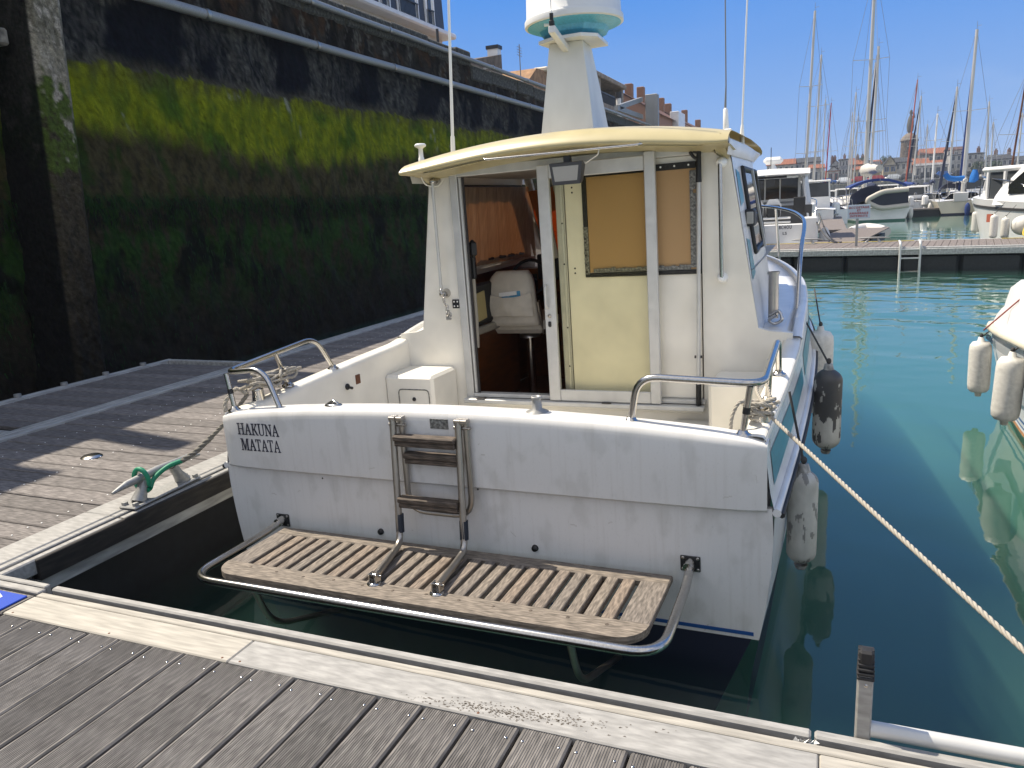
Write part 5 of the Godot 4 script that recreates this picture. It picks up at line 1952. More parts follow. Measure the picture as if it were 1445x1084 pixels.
# ---------------------------------------------------------------- loose gear round the boat
func make_fender(label: String, top: Vector3, r: float, L: float, m: Material, hang: Vector3, grime := 0.0, lean := 0.0) -> Node3D:
	var o = thing("fender", label, "fender", top + Vector3(0, -L, 0), "fenders hung over boat sides")
	var b = MB.new()
	var xf = Transform3D(Basis(Vector3.BACK, lean), top)
	b.lathe([Vector2(0.0, -L - 0.03), Vector2(0.022, -L - 0.03), Vector2(0.026, -L), Vector2(r * 0.75, -L + r * 0.12), Vector2(r * 0.95, -L + r * 0.4), Vector2(r, -L + r * 0.9), Vector2(r, -r * 0.9), Vector2(r * 0.95, -r * 0.45), Vector2(r * 0.75, -r * 0.12), Vector2(0.026, 0.0), Vector2(0.02, 0.03), Vector2(0.0, 0.035)], 28, xf)
	if grime <= 0.0:
		put(b, "body", m, o)
	else:
		var g = MB.new()
		g.smooth()
		g.colored = true
		var n = FastNoiseLite.new()
		n.seed = int(top.z * -77)
		n.frequency = 1.0
		n.fractal_octaves = 4
		var prof = []
		for i in 81:
			var y = -L * i / 80.0
			var ed = minf(-y, L + y)
			prof.append(Vector2(r * (1.0 - 0.72 * pow(1.0 - clampf(ed / (r * 0.95), 0, 1), 2.6)), y))
		for i in 80:
			for k in 72:
				var a0 = TAU * k / 72.0
				var a1 = TAU * (k + 1) / 72.0
				var p0: Vector2 = prof[i]
				var p1: Vector2 = prof[i + 1]
				var d = Vector3(cos(a0), 0, sin(a0)) * r
				var v = n.get_noise_3d(d.x * 14.0, p0.y * 7.0 + 4.0, d.z * 14.0) + 0.22 * n.get_noise_3d(d.x * 120.0, p0.y * 14.0, d.z * 120.0)
				var upper = smoothstep(-L * 0.62, -L * 0.5, p0.y)
				var dark = smoothstep(-0.02, 0.06, v + (grime * 1.1 - 0.42) + (0.42 * upper if grime > 0.2 else 0.5 * smoothstep(-r * 1.1, -r * 0.2, p0.y)))
				var base = Color(0.5, 0.49, 0.44) * (0.8 + 0.35 * n.get_noise_3d(d.x * 9.0, p0.y * 5.0, d.z * 9.0))
				g.col = base.lerp(Color(0.028, 0.028, 0.03), dark * (0.93 if grime > 0.2 else 0.6))
				g.quado(xf * Vector3(p0.x * cos(a0), p0.y, p0.x * sin(a0)), xf * Vector3(p0.x * cos(a1), p0.y, p0.x * sin(a1)), xf * Vector3(p1.x * cos(a1), p1.y, p1.x * sin(a1)), xf * Vector3(p1.x * cos(a0), p1.y, p1.x * sin(a0)), xf.basis * (d + Vector3(0, (-1.0 if i > 40 else 1.0) * r * 0.2, 0)))
		put(g, "body", M.vertex_vinyl, o)
		var eye = MB.new()
		for e in [0.0, -L]:
			eye.lathe([Vector2(0.03, e - 0.008), Vector2(0.022, e + (0.028 if e == 0.0 else -0.028)), Vector2(0.0, e + (0.03 if e == 0.0 else -0.03))], 14, xf)
		put(eye, "eye", M.fender, o)
	var rp = MB.new()
	rp.tube(sag(hang, top + Vector3(0, 0.03, 0), 0.0, 4), 0.0055, 6)
	rp.ball(top + Vector3(0, 0.045, 0), Vector3(0.014, 0.018, 0.014), 6)
	put(rp, "lanyard", M.rope_dark, o)
	return o

func bp(p: Vector3) -> Vector3:
	return boat_xf * p

func make_gear():
	make_fender("scuffed pale fender nearest the transom corner, below the mooring rope", Vector3(-0.07, 0.665, -3.42), 0.064, 0.44, M.fender, bp(Vector3(1.36, 0.98, -0.62)), 0.1)
	make_fender("fender with worn black upper half hanging in front of a paler one", Vector3(0.022, 0.86, -4.65), 0.078, 0.48, M.fender, bp(Vector3(1.31, 1.06, -2.4)), 0.3)
	make_fender("pale grey fender half hidden behind the black-topped one", Vector3(-0.035, 0.9, -5.75), 0.09, 0.6, M.fender_white, bp(Vector3(1.33, 1.09, -3.6)), 0.0)
	# boat hook against the bulkhead
	var h = thing("boat_hook", "long silver boat hook with black hook head and grip standing against the cabin bulkhead", "boat hook", Vector3(0.79, 0.63, -1.65), "", boat_xf)
	var b = MB.new()
	b.tube([Vector3(0.775, 0.64, -1.645), Vector3(0.795, 2.0, -1.66)], 0.012, 12)
	put(b, "pole", M.alu, h)
	b = MB.new()
	b.tube([Vector3(0.775, 0.632, -1.645), Vector3(0.777, 0.76, -1.646)], 0.0165, 12)
	put(b, "grip", M.rubber, h)
	b = MB.new()
	b.tube([Vector3(0.794, 1.93, -1.659), Vector3(0.798, 2.1, -1.655)], [0.017, 0.013], 10)
	b.tube(spline([Vector3(0.797, 2.06, -1.655), Vector3(0.775, 2.065, -1.652), Vector3(0.758, 2.085, -1.65), Vector3(0.75, 2.1, -1.648)]), 0.009, 8)
	b.tube([Vector3(0.797, 2.09, -1.655), Vector3(0.765, 2.1, -1.65)], 0.009, 8)
	put(b, "hook_head", M.black, h)
	for x in [-0.018, 0.018]:
		b = MB.new()
		b.bb(Vector3(0.778 + x - 0.004, 0.92, -1.655), Vector3(0.778 + x + 0.004, 0.935, -1.64))
		put(b, "clip", M.black, h)
	# chain and padlock on the rail by the door
	var c = thing("padlock_chain", "short steel chain with a padlock hanging from the grab rail beside the open door", "chain", Vector3(-0.9, 1.33, -1.63), "", boat_xf)
	for i in 9:
		var t = i / 8.0
		var p = Vector3(-0.905 + 0.045 * sin(t * PI) * (1 if i < 5 else 0.6) + t * 0.02, 1.36 - 0.16 * sin(t * PI * 0.95), -1.625 + 0.012 * (i % 2))
		var lk = []
		for k in 10:
			var a = TAU * k / 10
			var q = Basis(Vector3.UP, (PI / 2 if i % 2 else 0.2)) * Vector3(0.008 * cos(a), 0.017 * sin(a), 0)
			lk.append(p + q)
		b = MB.new()
		b.tube(lk, 0.0032, 6, true)
		put(b, "link", M.steel, c)
	b = MB.new()
	b.bb(Vector3(-0.885, 1.165, -1.64), Vector3(-0.85, 1.2, -1.622), 0.004)
	put(b, "padlock_body", M.galv, c)
	b = MB.new()
	b.tube(rounded([Vector3(-0.88, 1.195, -1.631), Vector3(-0.88, 1.23, -1.631), Vector3(-0.856, 1.23, -1.631), Vector3(-0.856, 1.195, -1.631)], 0.012), 0.0035, 8)
	put(b, "shackle", M.steel, c)
	# magazines in the seat pocket
	var mg = thing("magazine", "magazine with pale cover tucked in the helm seat pocket", "magazine", Vector3(-0.72, 1.2, -2.24), "", boat_xf)
	b = MB.new()
	b.box(Vector3(-0.725, 1.24, -2.262), Vector3(0.19, 0.16, 0.006), Basis(Vector3.RIGHT, -0.15) * Basis(Vector3.BACK, 0.16))
	put(b, "pages", M.paper, mg)
	var mg2 = thing("magazine", "blue and white leaflet tucked in front of the pale magazine in the seat pocket", "magazine", Vector3(-0.66, 1.2, -2.23), "", boat_xf)
	b = MB.new()
	b.box(Vector3(-0.675, 1.215, -2.248), Vector3(0.15, 0.12, 0.004), Basis(Vector3.RIGHT, -0.15) * Basis(Vector3.BACK, 0.1))
	put(b, "pages", M.paper_blue, mg2)
	b = MB.new()
	b.box(Vector3(-0.7, 1.262, -2.2475), Vector3(0.14, 0.03, 0.004), Basis(Vector3.RIGHT, -0.15) * Basis(Vector3.BACK, 0.1))
	put(b, "white_band", M.bright, mg2)
	var nb = thing("notebook", "pale yellow notebook standing in the dark side locker inside the cabin", "notebook", Vector3(-0.83, 1.08, -2.0), "", boat_xf)
	b = MB.new()
	b.box(Vector3(-0.832, 1.2, -2.06), Vector3(0.012, 0.2, 0.14), Basis(Vector3.RIGHT, 0.08), 0.002)
	put(b, "cover", mat(Color(0.55, 0.45, 0.2), 0.7), nb)
	# mooring line to starboard
	var r = MB.new()
	var st: Vector3 = bp(Vector3(1.3, 1.0, -0.2))
	rope(r, sag(st, Vector3(0.99, 0.51, -1.28), 0.012, 20), 0.0082)
	tag(put(r, "mooring_rope", M.rope, null, st), "pale twisted mooring rope running taut from the starboard stern out over the water", "rope")
	r = MB.new()
	var coil = []
	for i in 90:
		var t = i / 89.0
		var a = t * TAU * 4.6
		coil.append(bp(Vector3(1.275 + 0.05 * cos(a) + 0.012 * sin(a * 2.3), 0.985 + 0.055 * t + 0.02 * sin(a * 1.3), -0.2 + 0.06 * sin(a))))
	rope(r, coil, 0.0085)
	rope(r, spline([bp(Vector3(1.24, 1.04, -0.16)), bp(Vector3(1.21, 1.05, -0.12)), bp(Vector3(1.185, 0.99, -0.1)), bp(Vector3(1.18, 0.9, -0.102)), bp(Vector3(1.178, 0.84, -0.1))]), 0.008)
	rope(r, spline([bp(Vector3(1.31, 1.03, -0.3)), bp(Vector3(1.28, 1.07, -0.4)), bp(Vector3(1.25, 1.05, -0.36)), bp(Vector3(1.3, 1.02, -0.22)), bp(Vector3(1.35, 1.03, -0.24))]), 0.008)
	tag(put(r, "rope_coil", M.rope, null, st), "pale rope wound in a knot round the starboard stern bollard, end hanging inside", "rope")
	# port line with green sleeve to the cleat
	r = MB.new()
	var a0: Vector3 = bp(Vector3(-1.3, 1.0, -0.16))
	var a1 = Vector3(-3.16, 0.64, -2.92)
	rope(r, sag(a0, a1, 0.03, 16), 0.0115)
	var mid = a0.lerp(a1, 0.55) + Vector3(0, -0.03, 0)
	rope(r, [mid, a0.lerp(a1, 0.8) + Vector3(0.004, -0.022, 0), a1], 0.015)
	var pr = put(r, "mooring_rope", M.rope_grey, null, a1)
	tag(pr, "grey spliced mooring rope with green end sleeve looped on a pontoon cleat", "rope")
	var g = MB.new()
	var ce = Vector3(-3.247, 0.608, -2.72)
	var lp = []
	for i in 15:
		var an = TAU * i / 14.0 * 0.93 - 0.4
		lp.append(ce + Vector3(0.045 * cos(an) + 0.01, 0.062 * sin(an) - 0.012, 0.02 * sin(an * 0.5) - 0.012 * i / 7.0))
	g.tube(spline(lp, 2), 0.0125, 10)
	g.tube(spline([lp[14], ce + Vector3(0.03, -0.02, -0.06), a1.lerp(ce, 0.35), a1]), 0.0125, 10)
	var go = put(g, "green_sleeve", M.green, pr)
	r = MB.new()
	var rng = RandomNumberGenerator.new()
	rng.seed = 19
	var pts = []
	for i in 60:
		pts.append(bp(Vector3(-1.265 - rng.randf_range(-0.07, 0.1), 1.0 + rng.randf_range(0.0, 0.09), -0.14 - rng.randf_range(0.0, 0.36))))
	rope(r, spline(pts, 5), 0.0075)
	rope(r, spline([bp(Vector3(-1.3, 1.0, -0.16)), bp(Vector3(-1.36, 1.03, -0.14)), bp(Vector3(-1.4, 0.97, -0.1)), bp(Vector3(-1.39, 0.92, -0.08))]), 0.012)
	tag(put(r, "rope_coil", M.rope, null, a0), "tangled pale rope heaped on the port gunwale behind the stern rail", "rope")


# ---------------------------------------------------------------- neighbouring boats
func loc(base: Vector3, yaw: float) -> Transform3D:
	return Transform3D(Basis(Vector3.UP, yaw), base)

# simple hull loft in local space: stern at z = 0, bow at z = -L
func hull(b: MB, L: float, beam: float, fb: float, stern := 0.8, low := -0.3, high := 1.0, rake := 0.12, plumb := 0.0):
	for s in [-1.0, 1.0]:
		var rows = []
		for i in 17:
			var t = i / 16.0
			var w = sin(PI * (0.5 + 0.5 * pow(t, 1.7))) if t > 0.35 else lerpf(stern, 1.0, smoothstep(0.0, 0.35, t))
			if t > 0.35: w = sqrt(maxf(1.0 - pow((t - 0.35) / 0.65, 2.2), 0.0))
			var r = []
			for k in 6:
				var q = lerpf(low, high, k / 5.0)
				var wy = lerpf(0.80, 1.0, clampf(q, 0, 1)) if q > 0 else lerpf(0.8, 0.4, -q)
				r.append(Vector3(s * beam / 2 * w * wy, q * fb * (1.0 + 0.22 * t * t), -L * t - rake * L * t * t * (q - 0.6) * 0.5))
			rows.append(r)
		b.loft(rows, Vector3(0, 0.2, -L * 0.45))

func wide(b: MB, L: float, beam: float, fb: float, stern: float):
	# deck
	var rows = []
	for i in 17:
		var t = i / 16.0
		var w = lerpf(stern, 1.0, smoothstep(0.0, 0.35, t))
		if t > 0.35: w = sqrt(maxf(1.0 - pow((t - 0.35) / 0.65, 2.2), 0.0))
		var y = fb * (1.0 + 0.22 * t * t) - 0.01
		var z = -L * t - 0.12 * L * t * t * 0.2
		var r = []
		for k in 5:
			var a = lerpf(-1, 1, k / 4.0)
			r.append(Vector3(a * beam / 2 * w, y + 0.06 * (1 - a * a), z))
		rows.append(r)
	b.loft(rows, Vector3(0, -5, -L * 0.5))

func sailboat(nm_label: String, base: Vector3, yaw: float, L: float, beam: float, fb: float, mast_h: float, lean: Vector2, o := {}) -> Node3D:
	var S = thing("sailboat", nm_label, "sailboat", Vector3.ZERO, o.get("group", "moored sailing boats"), loc(base, yaw))
	var b = MB.new()
	hull(b, L, beam, fb, 0.82)
	b.flat()
	b.prism(PackedVector2Array([Vector2(-beam * 0.41, fb), Vector2(beam * 0.41, fb), Vector2(beam * 0.33, 0.0), Vector2(beam * 0.2, -0.2), Vector2(-beam * 0.2, -0.2), Vector2(-beam * 0.33, 0.0)]), Transform3D(Basis(), Vector3(0, 0, -0.06)), 0.06)
	put(b, "hull", o.get("hull", M.hull_white), S)
	b = MB.new()
	hull(b, L * 0.999, beam * 1.005, fb, 0.82, -0.3, 0.12)
	b.bb(Vector3(-beam * 0.34, -0.1, 0.0), Vector3(beam * 0.34, 0.1, 0.012))
	put(b, "boot_top", o.get("boot", M.navy), S)
	b = MB.new()
	wide(b, L, beam, fb, 0.82)
	put(b, "deck", M.hull_white, S)
	b = MB.new()
	var cw = beam * 0.3
	var rows = []
	for q in [[-0.3, 0.42, 1.0], [-0.32, 0.45, 0.98], [-0.62, 0.36, 0.75], [-0.74, 0.05, 0.4]]:
		var r = []
		for k in 7:
			var a = lerpf(-1, 1, k / 6.0)
			r.append(Vector3(a * cw * q[2], fb * 1.05 + q[1] * (1.0 - pow(absf(a), 6.0)), L * q[0]))
		rows.append(r)
	b.loft(rows, Vector3(0, fb, -L * 0.5))
	put(b, "cabin", M.hull_white, S)
	b = MB.new()
	for s in [-1.0, 1.0]:
		b.bb(Vector3(s * cw * 0.93 - 0.02, fb * 1.05 + 0.12, -L * 0.56), Vector3(s * cw * 0.93 + 0.03, fb * 1.05 + 0.26, -L * 0.36))
	b.bb(Vector3(-0.3, fb * 1.05 + 0.05, -L * 0.3), Vector3(0.3, fb * 1.05 + 0.38, -L * 0.296))
	put(b, "windows", M.far_glass, S)
	# mast
	var mz = -L * 0.46
	var foot = Vector3(0, fb + 0.3, mz)
	var inv = Basis(Vector3.UP, -yaw)
	var tip = foot + inv * Vector3(lean.x, mast_h, lean.y)
	b = MB.new()
	var mr: float = o.get("mr", 0.075)
	b.tube([foot, tip], [mr, mr * 0.75], 8)
	put(b, "mast", o.get("mast", M.mast), S)
	b = MB.new()
	b.tube([tip, tip + Vector3(0, 0.5, 0)], 0.012, 4)
	b.tube([tip + Vector3(0, 0.2, 0), tip + Vector3(0.25, 0.22, 0.1)], 0.012, 4)
	put(b, "masthead_gear", M.wire, S)
	var spr: Array = o.get("spreaders", [0.5])
	for f in spr:
		b = MB.new()
		var p = foot.lerp(tip, f)
		var sw: float = beam * 0.27
		b.beam(p + Vector3(-sw, 0.05, 0.05), p + Vector3(0, 0, 0), 0.06, 0.03)
		b.beam(p, p + Vector3(sw, 0.05, 0.05), 0.06, 0.03)
		put(b, "spreader", M.mast, S)
	b = MB.new()
	var wr: float = o.get("wire", 0.014)
	for s in [-1.0, 1.0]:
		var prev = Vector3(s * beam * 0.44, fb, mz - 0.1)
		for f in spr:
			var p = foot.lerp(tip, f) + Vector3(s * beam * 0.27, 0.05, 0.05)
			b.tube([prev, p], wr, 4, false, false)
			prev = p
		b.tube([prev, tip], wr, 4, false, false)
	b.tube([Vector3(0, fb + 0.1, 0), tip], wr, 4, false, false)
	b.tube([Vector3(0, fb * 1.2, -L), tip], wr, 4, false, false)
	put(b, "rigging", M.wire, S)
	if o.has("furl"):
		b = MB.new()
		b.tube([Vector3(0, fb * 1.2 + 0.4, -L * 0.97), Vector3(0, fb * 1.2 + 0.4, -L * 0.97).lerp(tip, 0.5), Vector3(0, fb * 1.2, -L).lerp(tip, 0.95)], [0.12, 0.09, 0.03], 8)
		put(b, "furled_jib", o.furl, S)
	b = MB.new()
	var by = fb + o.get("boom", 1.15)
	b.tube([Vector3(0, by, mz), Vector3(0, by - 0.03, -L * 0.06)], 0.05, 8)
	put(b, "boom", M.mast, S)
	b = MB.new()
	var pts = []
	var rad = []
	for i in 9:
		var t = i / 8.0
		pts.append(Vector3(0.03 * sin(i * 2.0), by + 0.1 - 0.04 * t, lerpf(mz + 0.1, -L * 0.07, t)))
		rad.append(lerpf(0.2, 0.1, t) * (1.0 + 0.12 * sin(i * 1.7)) * o.get("bulk", 1.0))
	b.tube(pts, rad, 8)
	put(b, "sail_cover", o.get("cover", M.navy_cloth), S)
	# rails
	b = MB.new()
	for s in [-1.0, 1.0]:
		b.tube(rounded([Vector3(s * beam * 0.38, fb, -0.1), Vector3(s * beam * 0.4, fb + 0.6, -0.05), Vector3(s * beam * 0.43, fb + 0.6, -L * 0.2), Vector3(s * beam * 0.45, fb, -L * 0.2)], 0.12), 0.02, 6)
		b.tube([Vector3(s * beam * 0.43, fb + 0.6, -L * 0.2), Vector3(s * beam * 0.47, fb + 0.6, -L * 0.5), Vector3(s * beam * 0.3, fb * 1.2 + 0.6, -L * 0.88)], 0.012, 4)
		for t in [0.35, 0.5, 0.65]:
			b.tube([Vector3(s * beam * 0.46, fb, -L * t), Vector3(s * beam * 0.46, fb + 0.6, -L * t)], 0.014, 4)
	put(b, "guard_rail", M.steel, S)
	if o.get("dodger", false):
		b = MB.new()
		rows = []
		for q in [[-0.34, 0.5], [-0.28, 0.95], [-0.2, 1.0]]:
			var r = []
			for k in 9:
				var a = lerpf(-1, 1, k / 8.0)
				r.append(Vector3(a * beam * 0.36, fb + 0.35 + q[1] * 0.8 * (1.0 - pow(absf(a), 3.0)), L * q[0]))
			rows.append(r)
		b.loft(rows, Vector3(0, fb, -L * 0.3))
		put(b, "spray_hood", o.get("dodger_m", M.navy_cloth), S)
	for i in o.get("fenders", 0):
		b = MB.new()
		var s = -1.0 if i % 2 else 1.0
		b.ball(Vector3(s * (beam * 0.5 + 0.05), fb * 0.45, -L * (0.15 + 0.12 * (i / 2))), Vector3(0.13, 0.38, 0.13), 8)
		put(b, "fender", M.fender_white, S)
	return S

func motorboat(label: String, base: Vector3, yaw: float, L: float, beam: float, cab: float, o := {}) -> Node3D:
	var S = thing("motorboat", label, "motorboat", Vector3.ZERO, "moored motor boats", loc(base, yaw))
	var fb: float = o.get("fb", 0.85)
	var b = MB.new()
	hull(b, L, beam, fb, 0.94)
	b.bb(Vector3(-beam * 0.44, 0.02, -0.05), Vector3(beam * 0.44, fb, 0.0), 0.01)
	put(b, "hull", o.get("hull", M.hull_white), S)
	b = MB.new()
	hull(b, L * 0.999, beam * 1.006, fb, 0.94, -0.3, 0.14)
	put(b, "boot_top", o.get("boot", M.navy), S)
	b = MB.new()
	hull(b, L * 1.002, beam * 1.015, fb, 0.94, 0.72, 0.84)
	put(b, "side_stripe", o.get("stripe", M.line_blue), S)
	b = MB.new()
	wide(b, L, beam, fb, 0.94)
	put(b, "deck", M.hull_white, S)
	if cab > 0:
		var cw = beam * 0.36
		b = MB.new()
		b.loft([[Vector3(-cw, fb, -L * 0.36), Vector3(cw, fb, -L * 0.36), Vector3(cw * 0.95, fb, -L * 0.72), Vector3(-cw * 0.95, fb, -L * 0.72)], [Vector3(-cw, fb + cab * 0.45, -L * 0.36), Vector3(cw, fb + cab * 0.45, -L * 0.36), Vector3(cw * 0.9, fb + cab * 0.4, -L * 0.68), Vector3(-cw * 0.9, fb + cab * 0.4, -L * 0.68)]], Vector3(0, fb, -L * 0.5), false, true)
		for s in [-1.0, 1.0]:
			for z in [-0.37, -0.5, -0.6]:
				b.beam(Vector3(s * cw * 0.96, fb + cab * 0.4, L * z), Vector3(s * cw * 0.9, fb + cab, L * (z + (0.05 if z < -0.55 else 0.0))), 0.06, 0.08)
		put(b, "cabin", M.hull_white, S)
		b = MB.new()
		b.bb(Vector3(-cw * 0.88, fb + cab * 0.42, -L * 0.6), Vector3(cw * 0.88, fb + cab * 0.97, -L * 0.375), 0.04)
		put(b, "windows", M.far_glass, S)
		b = MB.new()
		b.bb(Vector3(-cw * 1.02, fb + cab, -L * 0.62), Vector3(cw * 1.02, fb + cab + 0.09, -L * 0.33), 0.04)
		put(b, "cabin_roof", o.get("roof", M.hull_white), S)
	else:
		b = MB.new()
		var rows = []
		for q in [[-0.75, 0.05], [-0.5, 0.55], [-0.3, 0.6], [-0.05, 0.1]]:
			var r = []
			for k in 7:
				var a = lerpf(-1, 1, k / 6.0)
				r.append(Vector3(a * beam * 0.44, fb + q[1] * (1.0 - pow(absf(a), 4.0)), L * q[0]))
			rows.append(r)
		b.loft(rows, Vector3(0, 0, -L * 0.4))
		put(b, "canvas_cover", o.get("cover", M.white_cloth), S)
	if o.get("outboard", true):
		b = MB.new()
		b.bb(Vector3(-0.17, fb * 0.65, 0.05), Vector3(0.17, fb + 0.4, 0.5), 0.09)
		b.bb(Vector3(-0.07, -0.2, 0.18), Vector3(0.07, fb * 0.65, 0.36), 0.03)
		put(b, "outboard_motor", o.get("motor", M.white), S)
	b = MB.new()
	for s in [-1.0, 1.0]:
		b.tube(rounded([Vector3(s * beam * 0.46, fb, -L * 0.5), Vector3(s * beam * 0.44, fb + 0.45, -L * 0.55), Vector3(s * beam * 0.3, fb * 1.2 + 0.45, -L * 0.85), Vector3(0, fb * 1.2 + 0.45, -L * 1.0)], 0.2), 0.018, 6)
	put(b, "bow_rail", M.steel, S)
	return S

func make_cruiser_astern():
	# white hardtop cruiser lying stern-to behind the far pontoon
	var C = thing("hardtop_cruiser", "white hardtop cruiser with radar and outboard lying stern-to behind the far pontoon", "motorboat", Vector3.ZERO, "", loc(Vector3(-1.6, 0, -23.5), 0.03))
	var b = MB.new()
	hull(b, 9.0, 2.75, 1.05, 0.97, -0.3, 1.0)
	put(b, "hull", M.hull_white, C)
	b = MB.new()
	hull(b, 8.99, 2.77, 1.05, 0.97, -0.3, 0.1)
	put(b, "boot_top", M.navy, C)
	b = MB.new()
	b.bb(Vector3(-1.15, 0.42, -0.1), Vector3(1.0, 1.02, 0.0), 0.03)
	b.bb(Vector3(0.9, 0.4, -0.12), Vector3(1.3, 1.2, 0.02), 0.05)
	b.bb(Vector3(-1.3, 0.4, -0.12), Vector3(-1.1, 1.1, 0.02), 0.05)
	put(b, "transom", M.hull_white, C)
	b = MB.new()
	b.bb(Vector3(-1.25, 0.3, 0.0), Vector3(1.25, 0.4, 0.55), 0.03)
	put(b, "bathing_platform", M.hull_white, C)
	fit_text("BCHOU", 0.34, 0.1, M.navy, C, Vector3(0.43, 0.93, 0.003), "Droid Sans", true)
	fit_text("LS", 0.11, 0.08, M.navy, C, Vector3(0.42, 0.76, 0.003), "Droid Sans", true)
	b = MB.new()
	b.bb(Vector3(-1.3, 0.3, -4.2), Vector3(1.3, 0.42, -0.1))
	b.bb(Vector3(-1.2, 1.0, -2.6), Vector3(1.2, 1.06, -9.0 * 0.5))
	put(b, "deck", M.hull_white, C)
	b = MB.new()
	b.bb(Vector3(-1.15, 0.42, -2.5), Vector3(1.15, 1.5, -2.4))
	put(b, "cockpit_bulkhead", M.plastic_grey, C)
	for i in 3:
		b = MB.new()
		var x = -0.95 + i * 0.5
		b.loft([[Vector3(x - 0.2, 1.2, -1.5), Vector3(x + 0.2, 1.2, -1.5), Vector3(x + 0.2, 1.2, -1.4), Vector3(x - 0.2, 1.2, -1.4)], [Vector3(x - 0.23, 1.55, -1.5), Vector3(x + 0.23, 1.55, -1.5), Vector3(x + 0.23, 1.55, -1.4), Vector3(x - 0.23, 1.55, -1.4)], [Vector3(x - 0.12, 1.72, -1.5), Vector3(x + 0.12, 1.72, -1.5), Vector3(x + 0.12, 1.72, -1.4), Vector3(x - 0.12, 1.72, -1.4)]], Vector3(x, 1.4, -1.45), false, true)
		put(b, "seat_frame", M.hull_white, C)
		b = MB.new()
		b.bb(Vector3(x - 0.2, 1.18, -1.39), Vector3(x + 0.2, 1.55, -1.3), 0.05)
		put(b, "seat_back", M.black, C)
	b = MB.new()
	b.bb(Vector3(-1.2, 1.12, -1.6), Vector3(0.55, 1.18, -1.28), 0.02)
	b.bb(Vector3(-1.2, 1.0, -1.6), Vector3(0.55, 1.06, -1.3), 0.02)
	put(b, "bench", M.hull_white, C)
	b = MB.new()
	b.bb(Vector3(0.62, 1.25, -1.5), Vector3(0.95, 1.75, -1.4), 0.02)
	put(b, "cabinet", M.black, C)
	b = MB.new()
	b.bb(Vector3(-1.12, 1.7, -3.4), Vector3(0.75, 2.34, -3.3))
	put(b, "rear_window", M.dark_glass, C)
	b = MB.new()
	for q in [[-1.16, 0.07], [-0.3, 0.04], [0.16, 0.04], [0.72, 0.08]]: b.bb(Vector3(q[0], 1.62, -3.29), Vector3(q[0] + q[1], 2.4, -3.24))
	b.bb(Vector3(-1.16, 1.62, -3.285), Vector3(0.8, 1.7, -3.245))
	put(b, "window_frame", M.alu, C)
	for s in [-1.0, 1.0]:
		b = MB.new()
		b.beam(Vector3(s * 1.05, 1.0, -2.3), Vector3(s * 0.85, 2.4, -3.2), 0.06, 0.1)
		b.beam(Vector3(s * 1.1, 1.1, -5.0), Vector3(s * 0.9, 2.4, -4.3), 0.1, 0.4)
		put(b, "roof_post", M.hull_white, C)
	b = MB.new()
	b.bb(Vector3(-1.1, 1.05, -5.5), Vector3(1.1, 1.7, -3.4), 0.15)
	put(b, "deckhouse", M.hull_white, C)
	b = MB.new()
	b.loft([[Vector3(-1.2, 2.4, -1.8), Vector3(1.0, 2.4, -1.8), Vector3(1.06, 2.42, -1.75), Vector3(0.0, 2.44, -1.75), Vector3(-1.25, 2.42, -1.75)], [Vector3(-1.2, 2.4, -2.0), Vector3(1.0, 2.4, -2.0), Vector3(1.06, 2.58, -1.95), Vector3(0.0, 2.62, -1.95), Vector3(-1.25, 2.58, -1.95)], [Vector3(-1.2, 2.38, -4.6), Vector3(1.0, 2.38, -4.6), Vector3(1.1, 2.52, -4.8), Vector3(0.0, 2.64, -4.8), Vector3(-1.25, 2.52, -4.8)]], Vector3(0, 2.5, -3), false, true)
	put(b, "hardtop", M.hull_white, C)
	b = MB.new()
	b.bb(Vector3(-1.05, 2.34, -2.4), Vector3(0.4, 2.4, -1.95))
	put(b, "rolled_awning", M.black, C)
	b = MB.new()
	b.tube([Vector3(-0.05, 2.6, -3.2), Vector3(-0.05, 2.8, -3.2)], [0.14, 0.06], 10)
	b.bb(Vector3(-0.34, 2.79, -3.32), Vector3(0.26, 3.02, -3.05), 0.09)
	put(b, "radar_scanner", M.white, C)
	b = MB.new()
	b.tube([Vector3(-0.1, 2.6, -2.9), Vector3(-0.1, 3.3, -2.9)], 0.012, 5)
	put(b, "antenna", M.black, C)
	b = MB.new()
	b.loft([[Vector3(-0.62, 0.4, 0.0), Vector3(-0.2, 0.4, 0.0), Vector3(-0.2, 0.4, 0.5), Vector3(-0.62, 0.4, 0.5)], [Vector3(-0.68, 0.9, -0.02), Vector3(-0.14, 0.9, -0.02), Vector3(-0.14, 0.9, 0.62), Vector3(-0.68, 0.9, 0.62)], [Vector3(-0.62, 1.3, 0.05), Vector3(-0.2, 1.3, 0.05), Vector3(-0.22, 1.3, 0.55), Vector3(-0.6, 1.3, 0.55)], [Vector3(-0.55, 1.4, 0.12), Vector3(-0.28, 1.4, 0.12), Vector3(-0.28, 1.4, 0.45), Vector3(-0.55, 1.4, 0.45)]], Vector3(-0.41, 0.9, 0.3), true, true)
	b.flat()
	b.quado(Vector3(-0.55, 1.4, 0.12), Vector3(-0.28, 1.4, 0.12), Vector3(-0.28, 1.4, 0.45), Vector3(-0.55, 1.4, 0.45), Vector3.UP)
	put(b, "outboard_motor", M.white, C)
	b = MB.new()
	b.tube(rounded([Vector3(1.2, 1.05, -0.4), Vector3(1.25, 1.55, -0.8), Vector3(1.3, 1.6, -4.5), Vector3(0.9, 1.75, -7.5)], 0.2), 0.018, 6)
	put(b, "side_rail", M.steel, C)
	for i in 3:
		b = MB.new()
		b.ball(Vector3(1.5 + 0.02 * i, 0.42, -0.5 - i * 1.1), Vector3(0.17, 0.36, 0.17), 10)
		put(b, "fender", M.fender_white, C)
	var r = MB.new()
